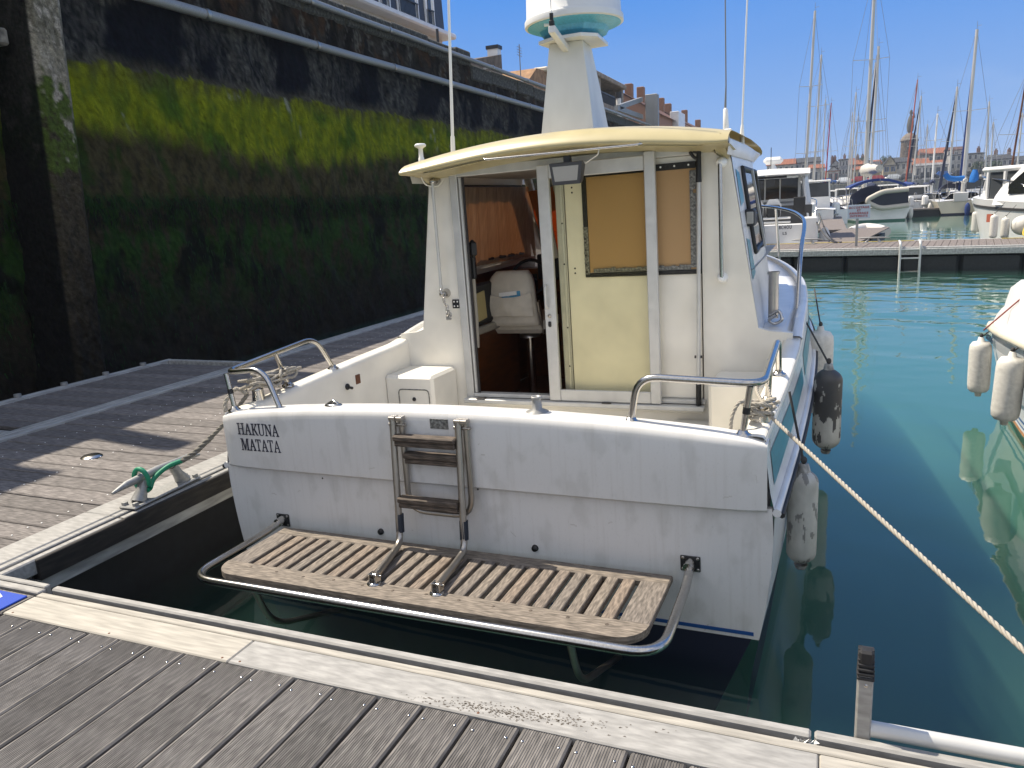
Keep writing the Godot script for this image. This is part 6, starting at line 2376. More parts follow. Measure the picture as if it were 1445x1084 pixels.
	r.tube(sag(Vector3(-0.42, 1.2, -23.7), Vector3(0.2, 0.52, -22.4), 0.18, 10), 0.018, 6)
	r.tube(sag(Vector3(-0.3, 1.25, -24.6), Vector3(0.3, 0.52, -22.5), 0.25, 10), 0.018, 6)
	tag(put(r, "mooring_rope", M.black, null, Vector3(0.2, 0.5, -22.4)), "black mooring ropes slung from the hardtop cruiser to the far pontoon", "rope")

func make_right_cruiser():
	var base = Vector3(7.95, 0, -22.6)
	var C = thing("pilothouse_cruiser", "white cruiser with dark arched side window and bow rail at the right frame edge", "motorboat", Vector3.ZERO, "", loc(base, 0.47))
	var b = MB.new()
	hull(b, 7.4, 2.9, 1.2, 0.95)
	put(b, "hull", M.hull_white, C)
	b = MB.new()
	hull(b, 7.39, 2.92, 1.2, 0.95, -0.3, 0.08)
	put(b, "boot_top", M.navy, C)
	b = MB.new()
	hull(b, 7.42, 2.94, 1.2, 0.95, 0.8, 0.86)
	put(b, "rub_strake", M.plastic_grey, C)
	b = MB.new()
	wide(b, 7.4, 2.9, 1.2, 0.95)
	put(b, "deck", M.hull_white, C)
	# swept superstructure: side arch
	for s in [-1.0, 1.0]:
		var rows = []
		for i in 17:
			var t = i / 16.0
			var z = lerpf(-0.2, -5.3, t)
			var top = 1.25 + 2.0 * pow(sin(PI * clampf(0.18 + 0.72 * t, 0, 1)), 0.8) * (1.0 if t < 0.6 else lerpf(1.0, 0.55, (t - 0.6) / 0.4))
			rows.append([Vector3(s * 1.3, 1.2, z), Vector3(s * 1.22, lerpf(1.2, top, 0.5), z), Vector3(s * 1.05, top, z), Vector3(0, top + 0.06, z)])
		b = MB.new()
		b.loft(rows, Vector3(0, 1.2, -2.5))
		put(b, "superstructure", M.hull_white, C)
		b = MB.new()
		rows = []
		for i in 13:
			var t = i / 12.0
			var z = lerpf(-1.6, -4.7, t)
			var top = 1.6 + 1.05 * sin(PI * (0.25 + 0.7 * t))
			rows.append([Vector3(s * 1.28, 1.5, z), Vector3(s * (1.28 - (top - 1.5) * 0.1), top, z)])
		b.loft(rows, Vector3(0, 1.2, -2.5))
		put(b, "arched_window", M.dark_glass, C)
		b = MB.new()
		b.tube(rounded([Vector3(s * 1.3, 1.25, -3.6), Vector3(s * 1.25, 1.8, -4.2), Vector3(s * 0.8, 2.0, -6.4), Vector3(0, 2.05, -7.6)], 0.3), 0.022, 6)
		for q in [[1.22, -4.8], [0.95, -6.0], [0.55, -6.9]]: b.tube([Vector3(s * q[0], 1.3, q[1]), Vector3(s * q[0] * 0.95, 1.95, q[1])], 0.02, 6)
		put(b, "bow_rail", M.steel, C)
	b = MB.new()
	b.bb(Vector3(-1.0, 2.15, -6.3), Vector3(1.0, 2.3, -4.3), 0.06)
	put(b, "wheelhouse_roof", M.hull_white, C)
	b = MB.new()
	b.bb(Vector3(-0.92, 1.35, -6.0), Vector3(0.92, 2.14, -4.6), 0.02)
	put(b, "wheelhouse_glass", M.far_glass, C)
	b = MB.new()
	for s in [-1.0, 1.0]:
		for z in [-6.02, -5.3, -4.6]: b.bb(Vector3(s * 0.94 - 0.04, 1.3, z - 0.04), Vector3(s * 0.94 + 0.04, 2.15, z + 0.04))
	put(b, "wheelhouse_post", M.hull_white, C)
	b = MB.new()
	b.bb(Vector3(-1.5, 0.72, -5.2), Vector3(-1.44, 0.95, -5.0))
	put(b, "hull_plate", M.rust_mast, C)
	for f in [["first tall white fender standing at the far pontoon edge by the right cruiser", Vector3(3.77, 1.06, -22.45), 0.09, 0.56], ["second white fender half hidden beside the right cruiser's hull", Vector3(4.04, 0.98, -22.6), 0.095, 0.5], ["white fender hanging at the right cruiser's bow above open water", Vector3(4.3, 0.98, -28.6), 0.12, 0.66]]:
		make_fender(f[0], f[1], f[2], f[3], M.fender_white, f[1] + Vector3(0.2, 0.3, 0))
	var o = MB.new()
	o.ball(Vector3(4.4, 0.78, -22.55), Vector3(0.25, 0.24, 0.25), 12)
	tag(put(o, "round_fender", M.fender_white, null, Vector3(4.4, 0.5, -22.55)), "big round white fender between the hull and the yellow hose", "fender")
	o = MB.new()
	o.tube(spline([Vector3(4.9, 1.35, -22.6), Vector3(4.6, 1.05, -22.3), Vector3(4.35, 0.7, -22.1), Vector3(4.4, 0.53, -21.9), Vector3(5.0, 0.53, -21.7)]), 0.02, 6)
	tag(put(o, "hose", M.yellow, null, Vector3(5.1, 0.5, -21.4)), "yellow hose curving down onto the far pontoon", "hose")

func make_near_right_boat():
	var C = thing("small_cabin_boat", "small white boat with cream rubbing rail and blue waterline stripes, cut off by the frame", "motorboat", Vector3(2.2, 0, -6.0))
	var zs = [-7.75, -7.6, -7.3, -6.9, -6.4, -5.8, -5.0, -4.0, -3.0]
	var xo = [0.22, 0.1, 0.045, 0.015, 0.0, 0.0, 0.02, 0.06, 0.16]
	var rows = {"bottom": [], "tan": [], "low": [], "blue_a": [], "mid": [], "blue_b": [], "side": [], "grey": [], "top": []}
	var lv = {"bottom": [-0.3, 0.03], "tan": [0.03, 0.06], "low": [0.06, 0.085], "blue_a": [0.085, 0.1], "mid": [0.1, 0.13], "blue_b": [0.13, 0.15], "side": [0.15, 0.5], "grey": [0.5, 0.6], "top": [0.6, 0.64]}
	for i in zs.size():
		for k in lv:
			var r = []
			for q in 4:
				var y: float = lerpf(lv[k][0], lv[k][1], q / 3.0)
				var yy = y + maxf(zs[i] + 7.8, 0.0) * 0.075 * smoothstep(0.1, 0.6, y)
				r.append(Vector3(1.36 - 0.13 * smoothstep(0.0, 0.62, y) + xo[i] + (0.0 if y > 0 else -y * 0.5), yy, zs[i]))
			rows[k].append(r)
	var ms = {"bottom": M.antifoul, "tan": M.orange_wood, "low": M.hull_white, "blue_a": M.line_blue, "mid": M.hull_white, "blue_b": M.line_blue, "side": M.hull_white, "grey": mat(Color(0.33, 0.35, 0.36), 0.4), "top": M.hull_white}
	var nm = {"bottom": "bottom", "tan": "boot_stripe", "low": "lower_band", "blue_a": "blue_line", "mid": "middle_band", "blue_b": "blue_line", "side": "hull_side", "grey": "grey_band", "top": "sheer_band"}
	var b: MB
	for k in rows:
		b = MB.new()
		b.loft(rows[k], Vector3(3.0, 0.3, -5.5))
		put(b, nm[k], ms[k], C)
	b = MB.new()
	b.prism(PackedVector2Array([Vector2(1.58, 0.0), Vector2(3.2, 0.0), Vector2(3.3, 0.64), Vector2(1.45, 0.64)]), Transform3D(Basis(), Vector3(0, 0, -7.78)), 0.03)
	b.bb(Vector3(3.2, -0.2, -7.7), Vector3(3.25, 0.64, -3.0))
	put(b, "far_end", M.hull_white, C)
	# grey swoosh
	b = MB.new()
	b.loft([[Vector3(1.262, 0.46, -6.9), Vector3(1.262, 0.40, -6.9)], [Vector3(1.268, 0.50, -6.2), Vector3(1.29, 0.28, -6.5)], [Vector3(1.255, 0.54, -5.4), Vector3(1.275, 0.38, -5.6)]], Vector3(3, 0.3, -6))
	put(b, "grey_flash", mat(Color(0.28, 0.3, 0.31), 0.4), C)
	var path = []
	for i in zs.size(): path.append(Vector3(1.215 + xo[i], 0.645 + (zs[i] + 7.8) * 0.075, zs[i]))
	path.insert(0, Vector3(1.7, 0.64, -7.82))
	b = MB.new()
	b.tube(path, 0.03, 8)
	put(b, "rubbing_rail", M.hull_cream, C)
	# deck and coaming
	b = MB.new()
	var rr = []
	for i in zs.size():
		var y = 0.66 + (zs[i] + 7.8) * 0.075
		rr.append([Vector3(1.235 + xo[i], y, zs[i]), Vector3(1.36 + xo[i], y + 0.012, zs[i]), Vector3(3.2, y + 0.02, zs[i])])
	b.loft(rr, Vector3(2, -5, -5))
	put(b, "side_deck", M.hull_white, C)
	b = MB.new()
	rr = []
	for q in [[-7.62, 0.02], [-7.55, 0.2], [-7.4, 0.34], [-7.2, 0.385], [-6.9, 0.39], [-6.2, 0.36], [-5.4, 0.36], [-4.0, 0.36]]:
		var y: float = 0.66 + (q[0] + 7.8) * 0.06
		rr.append([Vector3(1.33, y, q[0]), Vector3(1.345, y + q[1] * 0.4, q[0]), Vector3(1.385, y + q[1] * 0.55, q[0] + 0.02), Vector3(1.40, y + q[1] * 0.92, q[0]), Vector3(1.43, y + q[1], q[0]), Vector3(1.56, y + q[1] + 0.01, q[0]), Vector3(1.6, y + q[1] * 0.9, q[0]), Vector3(1.62, y, q[0])])
	b.loft(rr, Vector3(1.5, 0.7, -5.5))
	put(b, "coaming", M.hull_white, C)
	b = MB.new()
	b.beam(Vector3(1.52, 1.075, -7.0), Vector3(1.5, 1.17, -5.0), 0.12, 0.03, Vector3.UP, 0.006)
	put(b, "wood_cap", M.orange_wood, C)
	b = MB.new()
	b.loft([[Vector3(1.45, 1.08, -6.4), Vector3(1.45, 1.1, -5.6)], [Vector3(1.5, 1.5, -6.0), Vector3(1.5, 1.52, -5.4)]], Vector3(3, 1, -6))
	put(b, "windscreen", M.glass, C)
	b = MB.new()
	b.tube([Vector3(1.45, 1.08, -6.4), Vector3(1.5, 1.5, -6.0)], 0.015, 8)
	b.ball(Vector3(1.46, 1.12, -6.75), Vector3(0.05, 0.04, 0.07), 8)
	put(b, "windscreen_frame", M.alu, C)
	fit_text("58J06", 0.3, 0.07, M.navy, C, Vector3(1.242, 0.60, -7.2), "Droid Sans", true, Basis(Vector3.UP, -PI / 2))
	for f in [["white fender at the far end of the small boat with cream rail", Vector3(1.17, 0.60, -7.1), 0.082, 0.43, 0.02], ["white fender nearer the frame edge on the small boat with cream rail", Vector3(1.17, 0.70, -5.95), 0.088, 0.45, -0.03]]:
		make_fender(f[0], f[1], f[2], f[3], M.fender_white, f[1] + Vector3(0.08, 0.1, -0.02), 0.0, f[4])
	var r = MB.new()
	r.tube([Vector3(1.19, 0.68, -7.15), Vector3(1.5, 1.1, -6.9)], 0.006, 6)
	tag(put(r, "lanyard", mat(Color(0.25, 0.07, 0.06), 0.9), null, Vector3(1.2, 0.68, -7.15)), "thin reddish line from the wooden cap to the far white fender", "rope")

func make_marina():
	# sailing boat with blue bimini and dinghy
	var C = sailboat("white yacht with blue bimini and a dark dinghy hoisted on its stern", Vector3(2.7, 0, -50.3), 0.12, 12.5, 3.9, 0.75, 14.0, Vector2(0.05, 0), {"spreaders": [0.36, 0.62], "boom": 2.2, "bulk": 2.0, "cover": M.white_cloth, "boot": M.antifoul, "mr": 0.13, "fenders": 4, "wire": 0.01, "mast": M.mast})
	var b = MB.new()
	var rows = []
	for z in [-3.2, -2.2, -1.2]:
		var r = []
		for k in 11:
			var a = lerpf(-1, 1, k / 10.0)
			r.append(Vector3(a * 1.55, 2.45 - 0.42 * a * a, z))
		rows.append(r)
	b.loft(rows, Vector3(0, 0, -2))
	rows = []
	for z in [-1.2, -1.18]:
		var r = []
		for k in 11:
			var a = lerpf(-1, 1, k / 10.0)
			r.append(Vector3(a * 1.56, (2.45 if z == -1.2 else 2.3) - 0.42 * a * a, z))
		rows.append(r)
	b.loft(rows, Vector3(0, 0, -2))
	put(b, "bimini", M.blue_cloth, C)
	b = MB.new()
	for s in [-1.0, 1.0]:
		for z in [-3.0, -1.3]: b.tube([Vector3(s * 1.5, 2.0, z), Vector3(s * 1.5, 0.75, -2.2)], 0.025, 6)
	put(b, "bimini_frame", M.steel, C)
	b = MB.new()
	rows = []
	for q in [[-3.6, 1.2], [-3.4, 1.9], [-2.9, 2.05]]:
		var r = []
		for k in 9:
			var a = lerpf(-1, 1, k / 8.0)
			r.append(Vector3(a * 1.2, q[1] - 0.5 * a * a, q[0]))
		rows.append(r)
	b.loft(rows, Vector3(0, 0, -3))
	put(b, "spray_hood", M.navy_cloth, C)
	b = MB.new()
	b.prism(PackedVector2Array([Vector2(-0.8, 1.3), Vector2(-0.2, 1.62), Vector2(1.15, 1.72), Vector2(1.2, 0.9), Vector2(-0.3, 0.78), Vector2(-0.82, 1.1)]), Transform3D(Basis(), Vector3(0.2, 0, 0.25)), 0.1)
	put(b, "dinghy_floor", M.dinghy_dark, C)
	b = MB.new()
	b.tube(rounded([Vector3(1.35, 1.74, 0.35), Vector3(0.0, 1.68, 0.35), Vector3(-0.75, 1.3, 0.35), Vector3(-0.75, 1.1, 0.35), Vector3(-0.1, 0.74, 0.35), Vector3(1.4, 0.85, 0.35)], 0.3), 0.14, 10)
	put(b, "dinghy_tube", M.dinghy_tube, C)
	# sailing boat with cream stern
	var D = sailboat("cream sterned yacht with bright blue sail covers and dark blue furled jib", Vector3(7.75, 0, -56), -0.1, 11.0, 3.7, 0.85, 10.4, Vector2(0.15, 0), {"spreaders": [0.52], "hull": M.hull_cream, "cover": M.white_cloth, "furl": M.blue_cloth, "mr": 0.12, "fenders": 4, "wire": 0.01})
	b = MB.new()
	b.bb(Vector3(-0.65, 0.8, 0.05), Vector3(0.15, 1.35, 0.1), 0.03)
	put(b, "stern_panel", M.hypalon, D)
	b = MB.new()
	b.tube(spline([Vector3(-1.15, 2.55, -2.0), Vector3(-0.95, 2.3, -2.0), Vector3(-0.55, 2.2, -2.1), Vector3(-0.05, 2.22, -2.2)]), 0.17, 8)
	put(b, "stowed_sail", M.azure_cloth, D)
	b = MB.new()
	b.loft([[Vector3(0.2, 1.95, -2.2), Vector3(0.5, 1.9, -2.0), Vector3(0.75, 2.05, -2.1), Vector3(0.5, 2.0, -2.4)], [Vector3(0.25, 2.35, -2.2), Vector3(0.5, 2.3, -1.95), Vector3(0.72, 2.4, -2.1), Vector3(0.5, 2.35, -2.4)], [Vector3(0.38, 2.72, -2.2), Vector3(0.5, 2.7, -2.1), Vector3(0.62, 2.7, -2.15), Vector3(0.5, 2.72, -2.25)]], Vector3(0.5, 2.3, -2.2), true, true)
	put(b, "furled_mizzen", M.azure_cloth, D)
	b = MB.new()
	b.ball(Vector3(0.15, 0.3, 0.15), Vector3(0.16, 0.42, 0.16), 8)
	put(b, "blue_fender", M.blue_cloth, D)
	# masts of the rest of the fleet: [base x, z, top x, top y, label, options]
	var fleet = [
		[-1.70, -58.0, -1.36, 13.42, "tall grey masted yacht furthest to port, backstay crossing open sky", {"spreaders": [0.27, 0.62], "dodger": true, "mr": 0.1}],
		[-1.32, -66.0, -1.01, 11.89, "grey masted yacht beside the tallest port mast, radar halfway up", {"spreaders": [0.35, 0.66], "mr": 0.09}],
		[-0.99, -92.0, -0.85, 11.36, "short pale mast between the radar mast and the red one", {"cover": M.blue_cloth}],
		[-0.61, -85.0, -0.26, 10.26, "yacht with a thin red mast above the orange roofed cottage", {"mast": M.red_cloth, "cover": M.red_cloth, "mr": 0.06}],
		[1.60, -80.0, 1.81, 10.47, "yacht with dark mast in front of the tall grey town house", {"dodger": true}],
		[1.68, -96.0, 1.90, 10.17, "faint thin mast just behind the dark one near the chimneys", {}],
		[2.45, -104.0, 2.69, 10.41, "thinnest distant mast before the orange roofs", {"cover": M.white_cloth}],
		[2.47, -60.0, 2.62, 11.08, "yacht with navy furled jib close to the bimini yacht's mast", {"furl": M.navy_cloth, "mr": 0.1, "spreaders": [0.45]}],
		[2.36, -66.0, 2.74, 10.90, "pale mast leaning beside the navy furled jib", {"mr": 0.09, "cover": M.white_cloth}],
		[5.56, -72.0, 6.06, 10.10, "yacht with a reddish mast crossing the stone tower", {"mast": M.rust_mast, "cover": M.blue_cloth, "mr": 0.06}],
		[6.60, -78.0, 6.92, 9.43, "yacht with leaning grey mast just right of the stone tower", {"furl": M.navy_cloth}],
		[10.12, -104.0, 10.05, 8.79, "distant yacht with short mast before the long warehouse", {}],
		[6.68, -64.0, 6.77, 6.78, "small yacht with bright white mast and crosstrees", {"mast": M.mast_white, "spreaders": [0.68], "mr": 0.07, "L": 8.0}],
		[8.20, -68.0, 8.37, 8.86, "yacht with navy furled jib beside the blue covered one", {"furl": M.navy_cloth, "spreaders": [0.5], "mr": 0.09, "dodger": true}],
		[12.79, -82.0, 12.65, 8.80, "grey masted yacht before the many-windowed grey house", {"mr": 0.085, "spreaders": [0.4]}],
		[14.15, -88.0, 14.05, 7.41, "thin mast before the low white house by the trees", {}],
		[9.27, -52.0, 9.71, 7.60, "brown masted yacht rising behind the right cruiser", {"mast": M.rust, "mr": 0.06}],
		[11.47, -62.0, 11.52, 6.2, "short masted yacht at the right edge behind the brown mast", {"mr": 0.06}],
	]
	var rng = RandomNumberGenerator.new()
	rng.seed = 101
	for f in fleet:
		var o: Dictionary = f[5]
		var L: float = o.get("L", rng.randf_range(8.5, 11.0))
		var yaw = rng.randf_range(-0.1, 0.12)
		var mz = -L * 0.46
		var base = Vector3(f[0], 0, f[1]) - Basis(Vector3.UP, yaw) * Vector3(0, 0, mz)
		o["wire"] = 0.005 + 0.00009 * absf(f[1])
		o["fenders"] = 2
		if f[1] < -70: o["hull"] = [M.hull_white, M.hull_white, M.hull_cream, M.navy][rng.randi() % 4]
		sailboat(f[4], base, yaw, L, L * 0.31, 0.85, f[3] - 1.15, Vector2(f[2] - f[0], 0), o)
	# motor boats filling the berths
	var mbs = [
		[Vector3(-0.85, 0, -43.5), 0.0, 8.0, 2.3, 1.45, "white flybridge boat moored behind the hardtop cruiser", {"fb": 0.95, "outboard": true}],
		[Vector3(4.75, 0, -58.5), 0.5, 5.5, 2.0, 0.0, "small white boat under a pale canvas beside the narrow finger pontoon", {}],
		[Vector3(5.9, 0, -60.5), 0.2, 6.5, 2.3, 0.95, "white cabin boat beside the cream sterned yacht", {}],
		[Vector3(0.2, 0, -57.5), 0.15, 6.0, 2.2, 0.0, "open white boat with grey cover at the bend of the branch pontoon", {"cover": M.hypalon}],
		[Vector3(1.0, 0, -70), -0.1, 7.0, 2.5, 1.1, "white cabin boat behind the bimini yacht's bow", {"stripe": M.teal}],
		[Vector3(-0.6, 0, -74), 0.1, 6.5, 2.4, 0.0, "covered white boat below the red mast", {"cover": M.navy_cloth}],
		[Vector3(4.0, 0, -84), 0.3, 7.0, 2.6, 1.1, "distant white cabin boat below the stone tower", {}],
		[Vector3(9.9, 0, -66), -0.15, 8.0, 2.7, 1.35, "wheelhouse boat with broad windows behind the blue sail covers", {"roof": M.plastic_grey}],
		[Vector3(11.5, 0, -78), 0.1, 7.5, 2.6, 1.2, "white cabin boat before the many-windowed house", {"stripe": M.red}],
		[Vector3(7.4, 0, -80), 0.0, 6.5, 2.4, 0.0, "boat with blue cover in the second row", {"cover": M.blue_cloth}],
		[Vector3(2.3, 0, -92), 0.0, 7.0, 2.6, 1.1, "furthest white cabin boat before the chimneys", {}],
		[Vector3(13.5, 0, -96), 0.0, 8.0, 2.8, 1.2, "furthest white cabin boat toward the trees", {}],
		[Vector3(-2.8, 0, -80), 0.05, 7.5, 2.6, 1.2, "white cabin boat half hidden by the flybridge boat", {}],
		[Vector3(5.4, 0, -98), 0.0, 7.0, 2.6, 0.0, "distant boat under white canvas", {}],
		[Vector3(0.15, 0, -47.5), 0.5, 5.5, 2.0, 0.0, "open white boat lying askew between the flybridge boat and the bimini yacht", {"cover": M.navy_cloth}],
		[Vector3(5.1, 0, -62.5), -0.3, 5.0, 1.9, 0.0, "small grey covered boat behind the narrow finger pontoon", {"cover": M.plastic_grey}],
		[Vector3(-0.2, 0, -62.5), 0.1, 6.5, 2.3, 1.0, "white cabin boat past the bend of the branch pontoon", {"stripe": M.blue_cloth}],
		[Vector3(1.3, 0, -64.5), 0.0, 6.0, 2.2, 0.0, "white boat with pale cover beside the navy furled jib", {}],
		[Vector3(4.3, 0, -66), 0.1, 7.0, 2.4, 1.2, "white wheelhouse boat right of the bimini yacht", {"stripe": M.navy}],
		[Vector3(6.3, 0, -70), -0.1, 6.5, 2.3, 1.0, "white cabin boat below the white mast with crosstrees", {"stripe": M.red}],
		[Vector3(3.2, 0, -76), 0.0, 7.0, 2.5, 1.1, "white cabin boat in the gap behind the dinghy davits", {}],
		[Vector3(10.6, 0, -58.5), 0.0, 7.0, 2.5, 1.2, "white cabin boat showing between the cream yacht and the right cruiser", {"stripe": M.teal}],
		[Vector3(9.2, 0, -100), 0.0, 7.0, 2.6, 1.0, "distant cabin boat with navy hull", {"hull": M.navy}],
	]
	for q in mbs: motorboat(q[5], q[0], q[1], q[2], q[3], q[4], q[6])
	# dinghy tied at the branch pontoon
	var dg = thing("inflatable_dinghy", "pale inflatable dinghy tied at the end of the branch pontoon", "dinghy", Vector3(0.9, 0, -33))
	b = MB.new()
	b.tube(rounded([Vector3(0.75, 0.3, -31.8), Vector3(0.9, 0.3, -33.6), Vector3(1.35, 0.36, -34.3), Vector3(1.8, 0.3, -33.6), Vector3(1.9, 0.3, -31.8)], 0.5), 0.2, 10)
	put(b, "tube", M.hypalon, dg)
	b = MB.new()
	b.bb(Vector3(0.85, 0.1, -33.6), Vector3(1.8, 0.2, -31.9))
	put(b, "floor", M.plastic_grey, dg)
	# pontoons further out
	for q in [[Vector3(4.4, 0.0, -56.5), Vector3(6.6, 0.45, -57.4), "narrow pontoon between the bimini yacht and the cream sterned one"], [Vector3(-3.2, 0.0, -90.0), Vector3(18, 0.45, -91.6), "long distant pontoon behind the second row of boats"], [Vector3(0.2, 0.0, -60.5), Vector3(9.5, 0.45, -61.8), "pontoon running behind the first row of yachts"], [Vector3(-0.4, 0, -50), Vector3(0.6, 0.45, -31.5), "branch pontoon leading away past the hardtop cruiser"]]:
		var P = thing("distant_pontoon", q[2], "pontoon", Vector3(q[0].x, 0, q[0].z))
		b = MB.new()
		b.bb(Vector3(q[0].x, 0.36, minf(q[0].z, q[1].z)), Vector3(q[1].x, 0.46, maxf(q[0].z, q[1].z)), 0.01)
		put(b, "deck", M.far_deck, P)
		b = MB.new()
		b.bb(Vector3(q[0].x + 0.1, -0.4, minf(q[0].z, q[1].z) + 0.1), Vector3(q[1].x - 0.1, 0.358, maxf(q[0].z, q[1].z) - 0.1))
		put(b, "float", M.float_black, P)

# ---------------------------------------------------------------- town
var win_mesh: ArrayMesh
func house(label: String, x0: float, x1: float, z: float, g: float, eave: float, ridge: float, wall: Color, roof: Color, cols: int, floors: int, o := {}) -> Node3D:
	var H = thing("town_house", label, "house", Vector3((x0 + x1) / 2, g, z), o.get("group", "houses along the far quay"))
	var dp: float = o.get("depth", 8.0)
	var b = MB.new()
	b.bb(Vector3(x0, g - 2.0, z - dp), Vector3(x1, eave, z))
	if o.get("gable", false):
		b.prism(PackedVector2Array([Vector2(x0, eave), Vector2((x0 + x1) / 2, ridge), Vector2(x1, eave)]), Transform3D(Basis(), Vector3(0, 0, z - dp)), dp)
	put(b, "wall", mat(wall, 0.85, 0, texs["mid"], Vector3.ONE * 0.15), H)
	b = MB.new()
	var ov = 0.25
	if o.get("gable", false):
		for s in [-1.0, 1.0]:
			var xe = x0 - ov if s < 0 else x1 + ov
			b.loft([[Vector3((x0 + x1) / 2, ridge + 0.15, z + ov), Vector3(xe, eave - 0.05, z + ov)], [Vector3((x0 + x1) / 2, ridge + 0.15, z - dp), Vector3(xe, eave - 0.05, z - dp)]], Vector3((x0 + x1) / 2, g, z - dp / 2), false)
	else:
		b.loft([[Vector3(x0 - ov, eave, z + ov), Vector3(x1 + ov, eave, z + ov)], [Vector3(x0, ridge, z - dp * 0.5), Vector3(x1, ridge, z - dp * 0.5)], [Vector3(x0 - ov, eave, z - dp), Vector3(x1 + ov, eave, z - dp)]], Vector3((x0 + x1) / 2, g, z - dp / 2), false)
		for xx in [x0, x1]: b.trio(Vector3(xx, eave, z), Vector3(xx, ridge, z - dp * 0.5), Vector3(xx, eave, z - dp), Vector3(xx - (x0 + x1) / 2, 0, 0))
	b.bb(Vector3(x0 - ov, eave - 0.12, z + 0.02), Vector3(x1 + ov, eave + 0.02, z + ov))
	var rf = put(b, "roof", mat(roof, 0.85, 0, texs["strong"], Vector3(0.4, 0.4, 2.0)), H)
	for c in o.get("chimneys", []):
		var cb = MB.new()
		var cx: float = lerpf(x0, x1, c)
		cb.bb(Vector3(cx - 0.35, eave, z - dp * 0.5 - 0.3), Vector3(cx + 0.35, ridge + 1.0, z - dp * 0.5 + 0.3))
		cb.bb(Vector3(cx - 0.2, ridge + 1.0, z - dp * 0.5 - 0.15), Vector3(cx + 0.2, ridge + 1.35, z - dp * 0.5 + 0.15))
		put(cb, "chimney", mat(Color(0.22, 0.12, 0.08), 0.9), rf)
	if win_mesh == null:
		var wb = MB.new()
		wb.bb(Vector3(-0.5, -0.5, -0.02), Vector3(0.5, 0.5, 0.03))
		win_mesh = wb.mesh()
	var fh = (eave - g) / floors
	var ww: float = minf(0.95, (x1 - x0) / cols * 0.5)
	var fm: StandardMaterial3D = o.get("shutter", M.hypalon)
	for f in floors:
		for c in cols:
			var p = Vector3(lerpf(x0, x1, (c + 0.5) / cols), g + fh * (f + 0.55), z)
			var wn_ = inst(win_mesh, "window", fm, H, Transform3D(Basis.from_scale(Vector3(ww + 0.14, fh * 0.56, 1)), p))
			offs[wn_] = p
			var pane = MeshInstance3D.new()
			pane.name = "pane"
			pane.mesh = win_mesh
			pane.material_override = M.far_glass
			pane.transform = Transform3D(Basis.from_scale(Vector3(ww / (ww + 0.14), 0.92, 1)), Vector3(0, 0, 0.02))
			wn_.add_child(pane)
	return H

func tree_at(label: String, p: Vector3, r: Vector3, sd: int):
	var T = thing("tree", label, "tree", p, "trees of the town")
	var b = MB.new()
	b.tube([p, p + Vector3(0.1, r.y * 0.7, 0), p + Vector3(0.0, r.y * 1.3, 0)], [0.25, 0.18, 0.08], 7)
	put(b, "trunk", M.teak_dark, T)
	b = MB.new()
	b.flat()
	b.colored = true
	var rng = RandomNumberGenerator.new()
	rng.seed = sd
	for i in 26:
		var d = Vector3(rng.randf_range(-1, 1), rng.randf_range(-0.6, 1), rng.randf_range(-1, 1)).limit_length(1.0) * 0.75
		var ce = p + Vector3(0, r.y * 1.15, 0) + d * r
		var g = rng.randf_range(0.6, 1.3)
		for k in 40:
			var q = ce + Vector3(rng.randf_range(-1, 1), rng.randf_range(-1, 1), rng.randf_range(-1, 1)).limit_length(1.0) * r * 0.36
			b.col = Color(0.035, 0.06, 0.018) * g * rng.randf_range(0.7, 1.3)
			var u = Vector3(rng.randf_range(-1, 1), rng.randf_range(-1, 1), rng.randf_range(-1, 1)) * 0.28
			var w = Vector3(rng.randf_range(-1, 1), rng.randf_range(-1, 1), rng.randf_range(-1, 1)) * 0.28
			b.tri(q, q + u, q + w)
	var m = mat(Color(1, 1, 1), 0.8)
	m.vertex_color_use_as_albedo = true
	put(b, "crown", m, T)

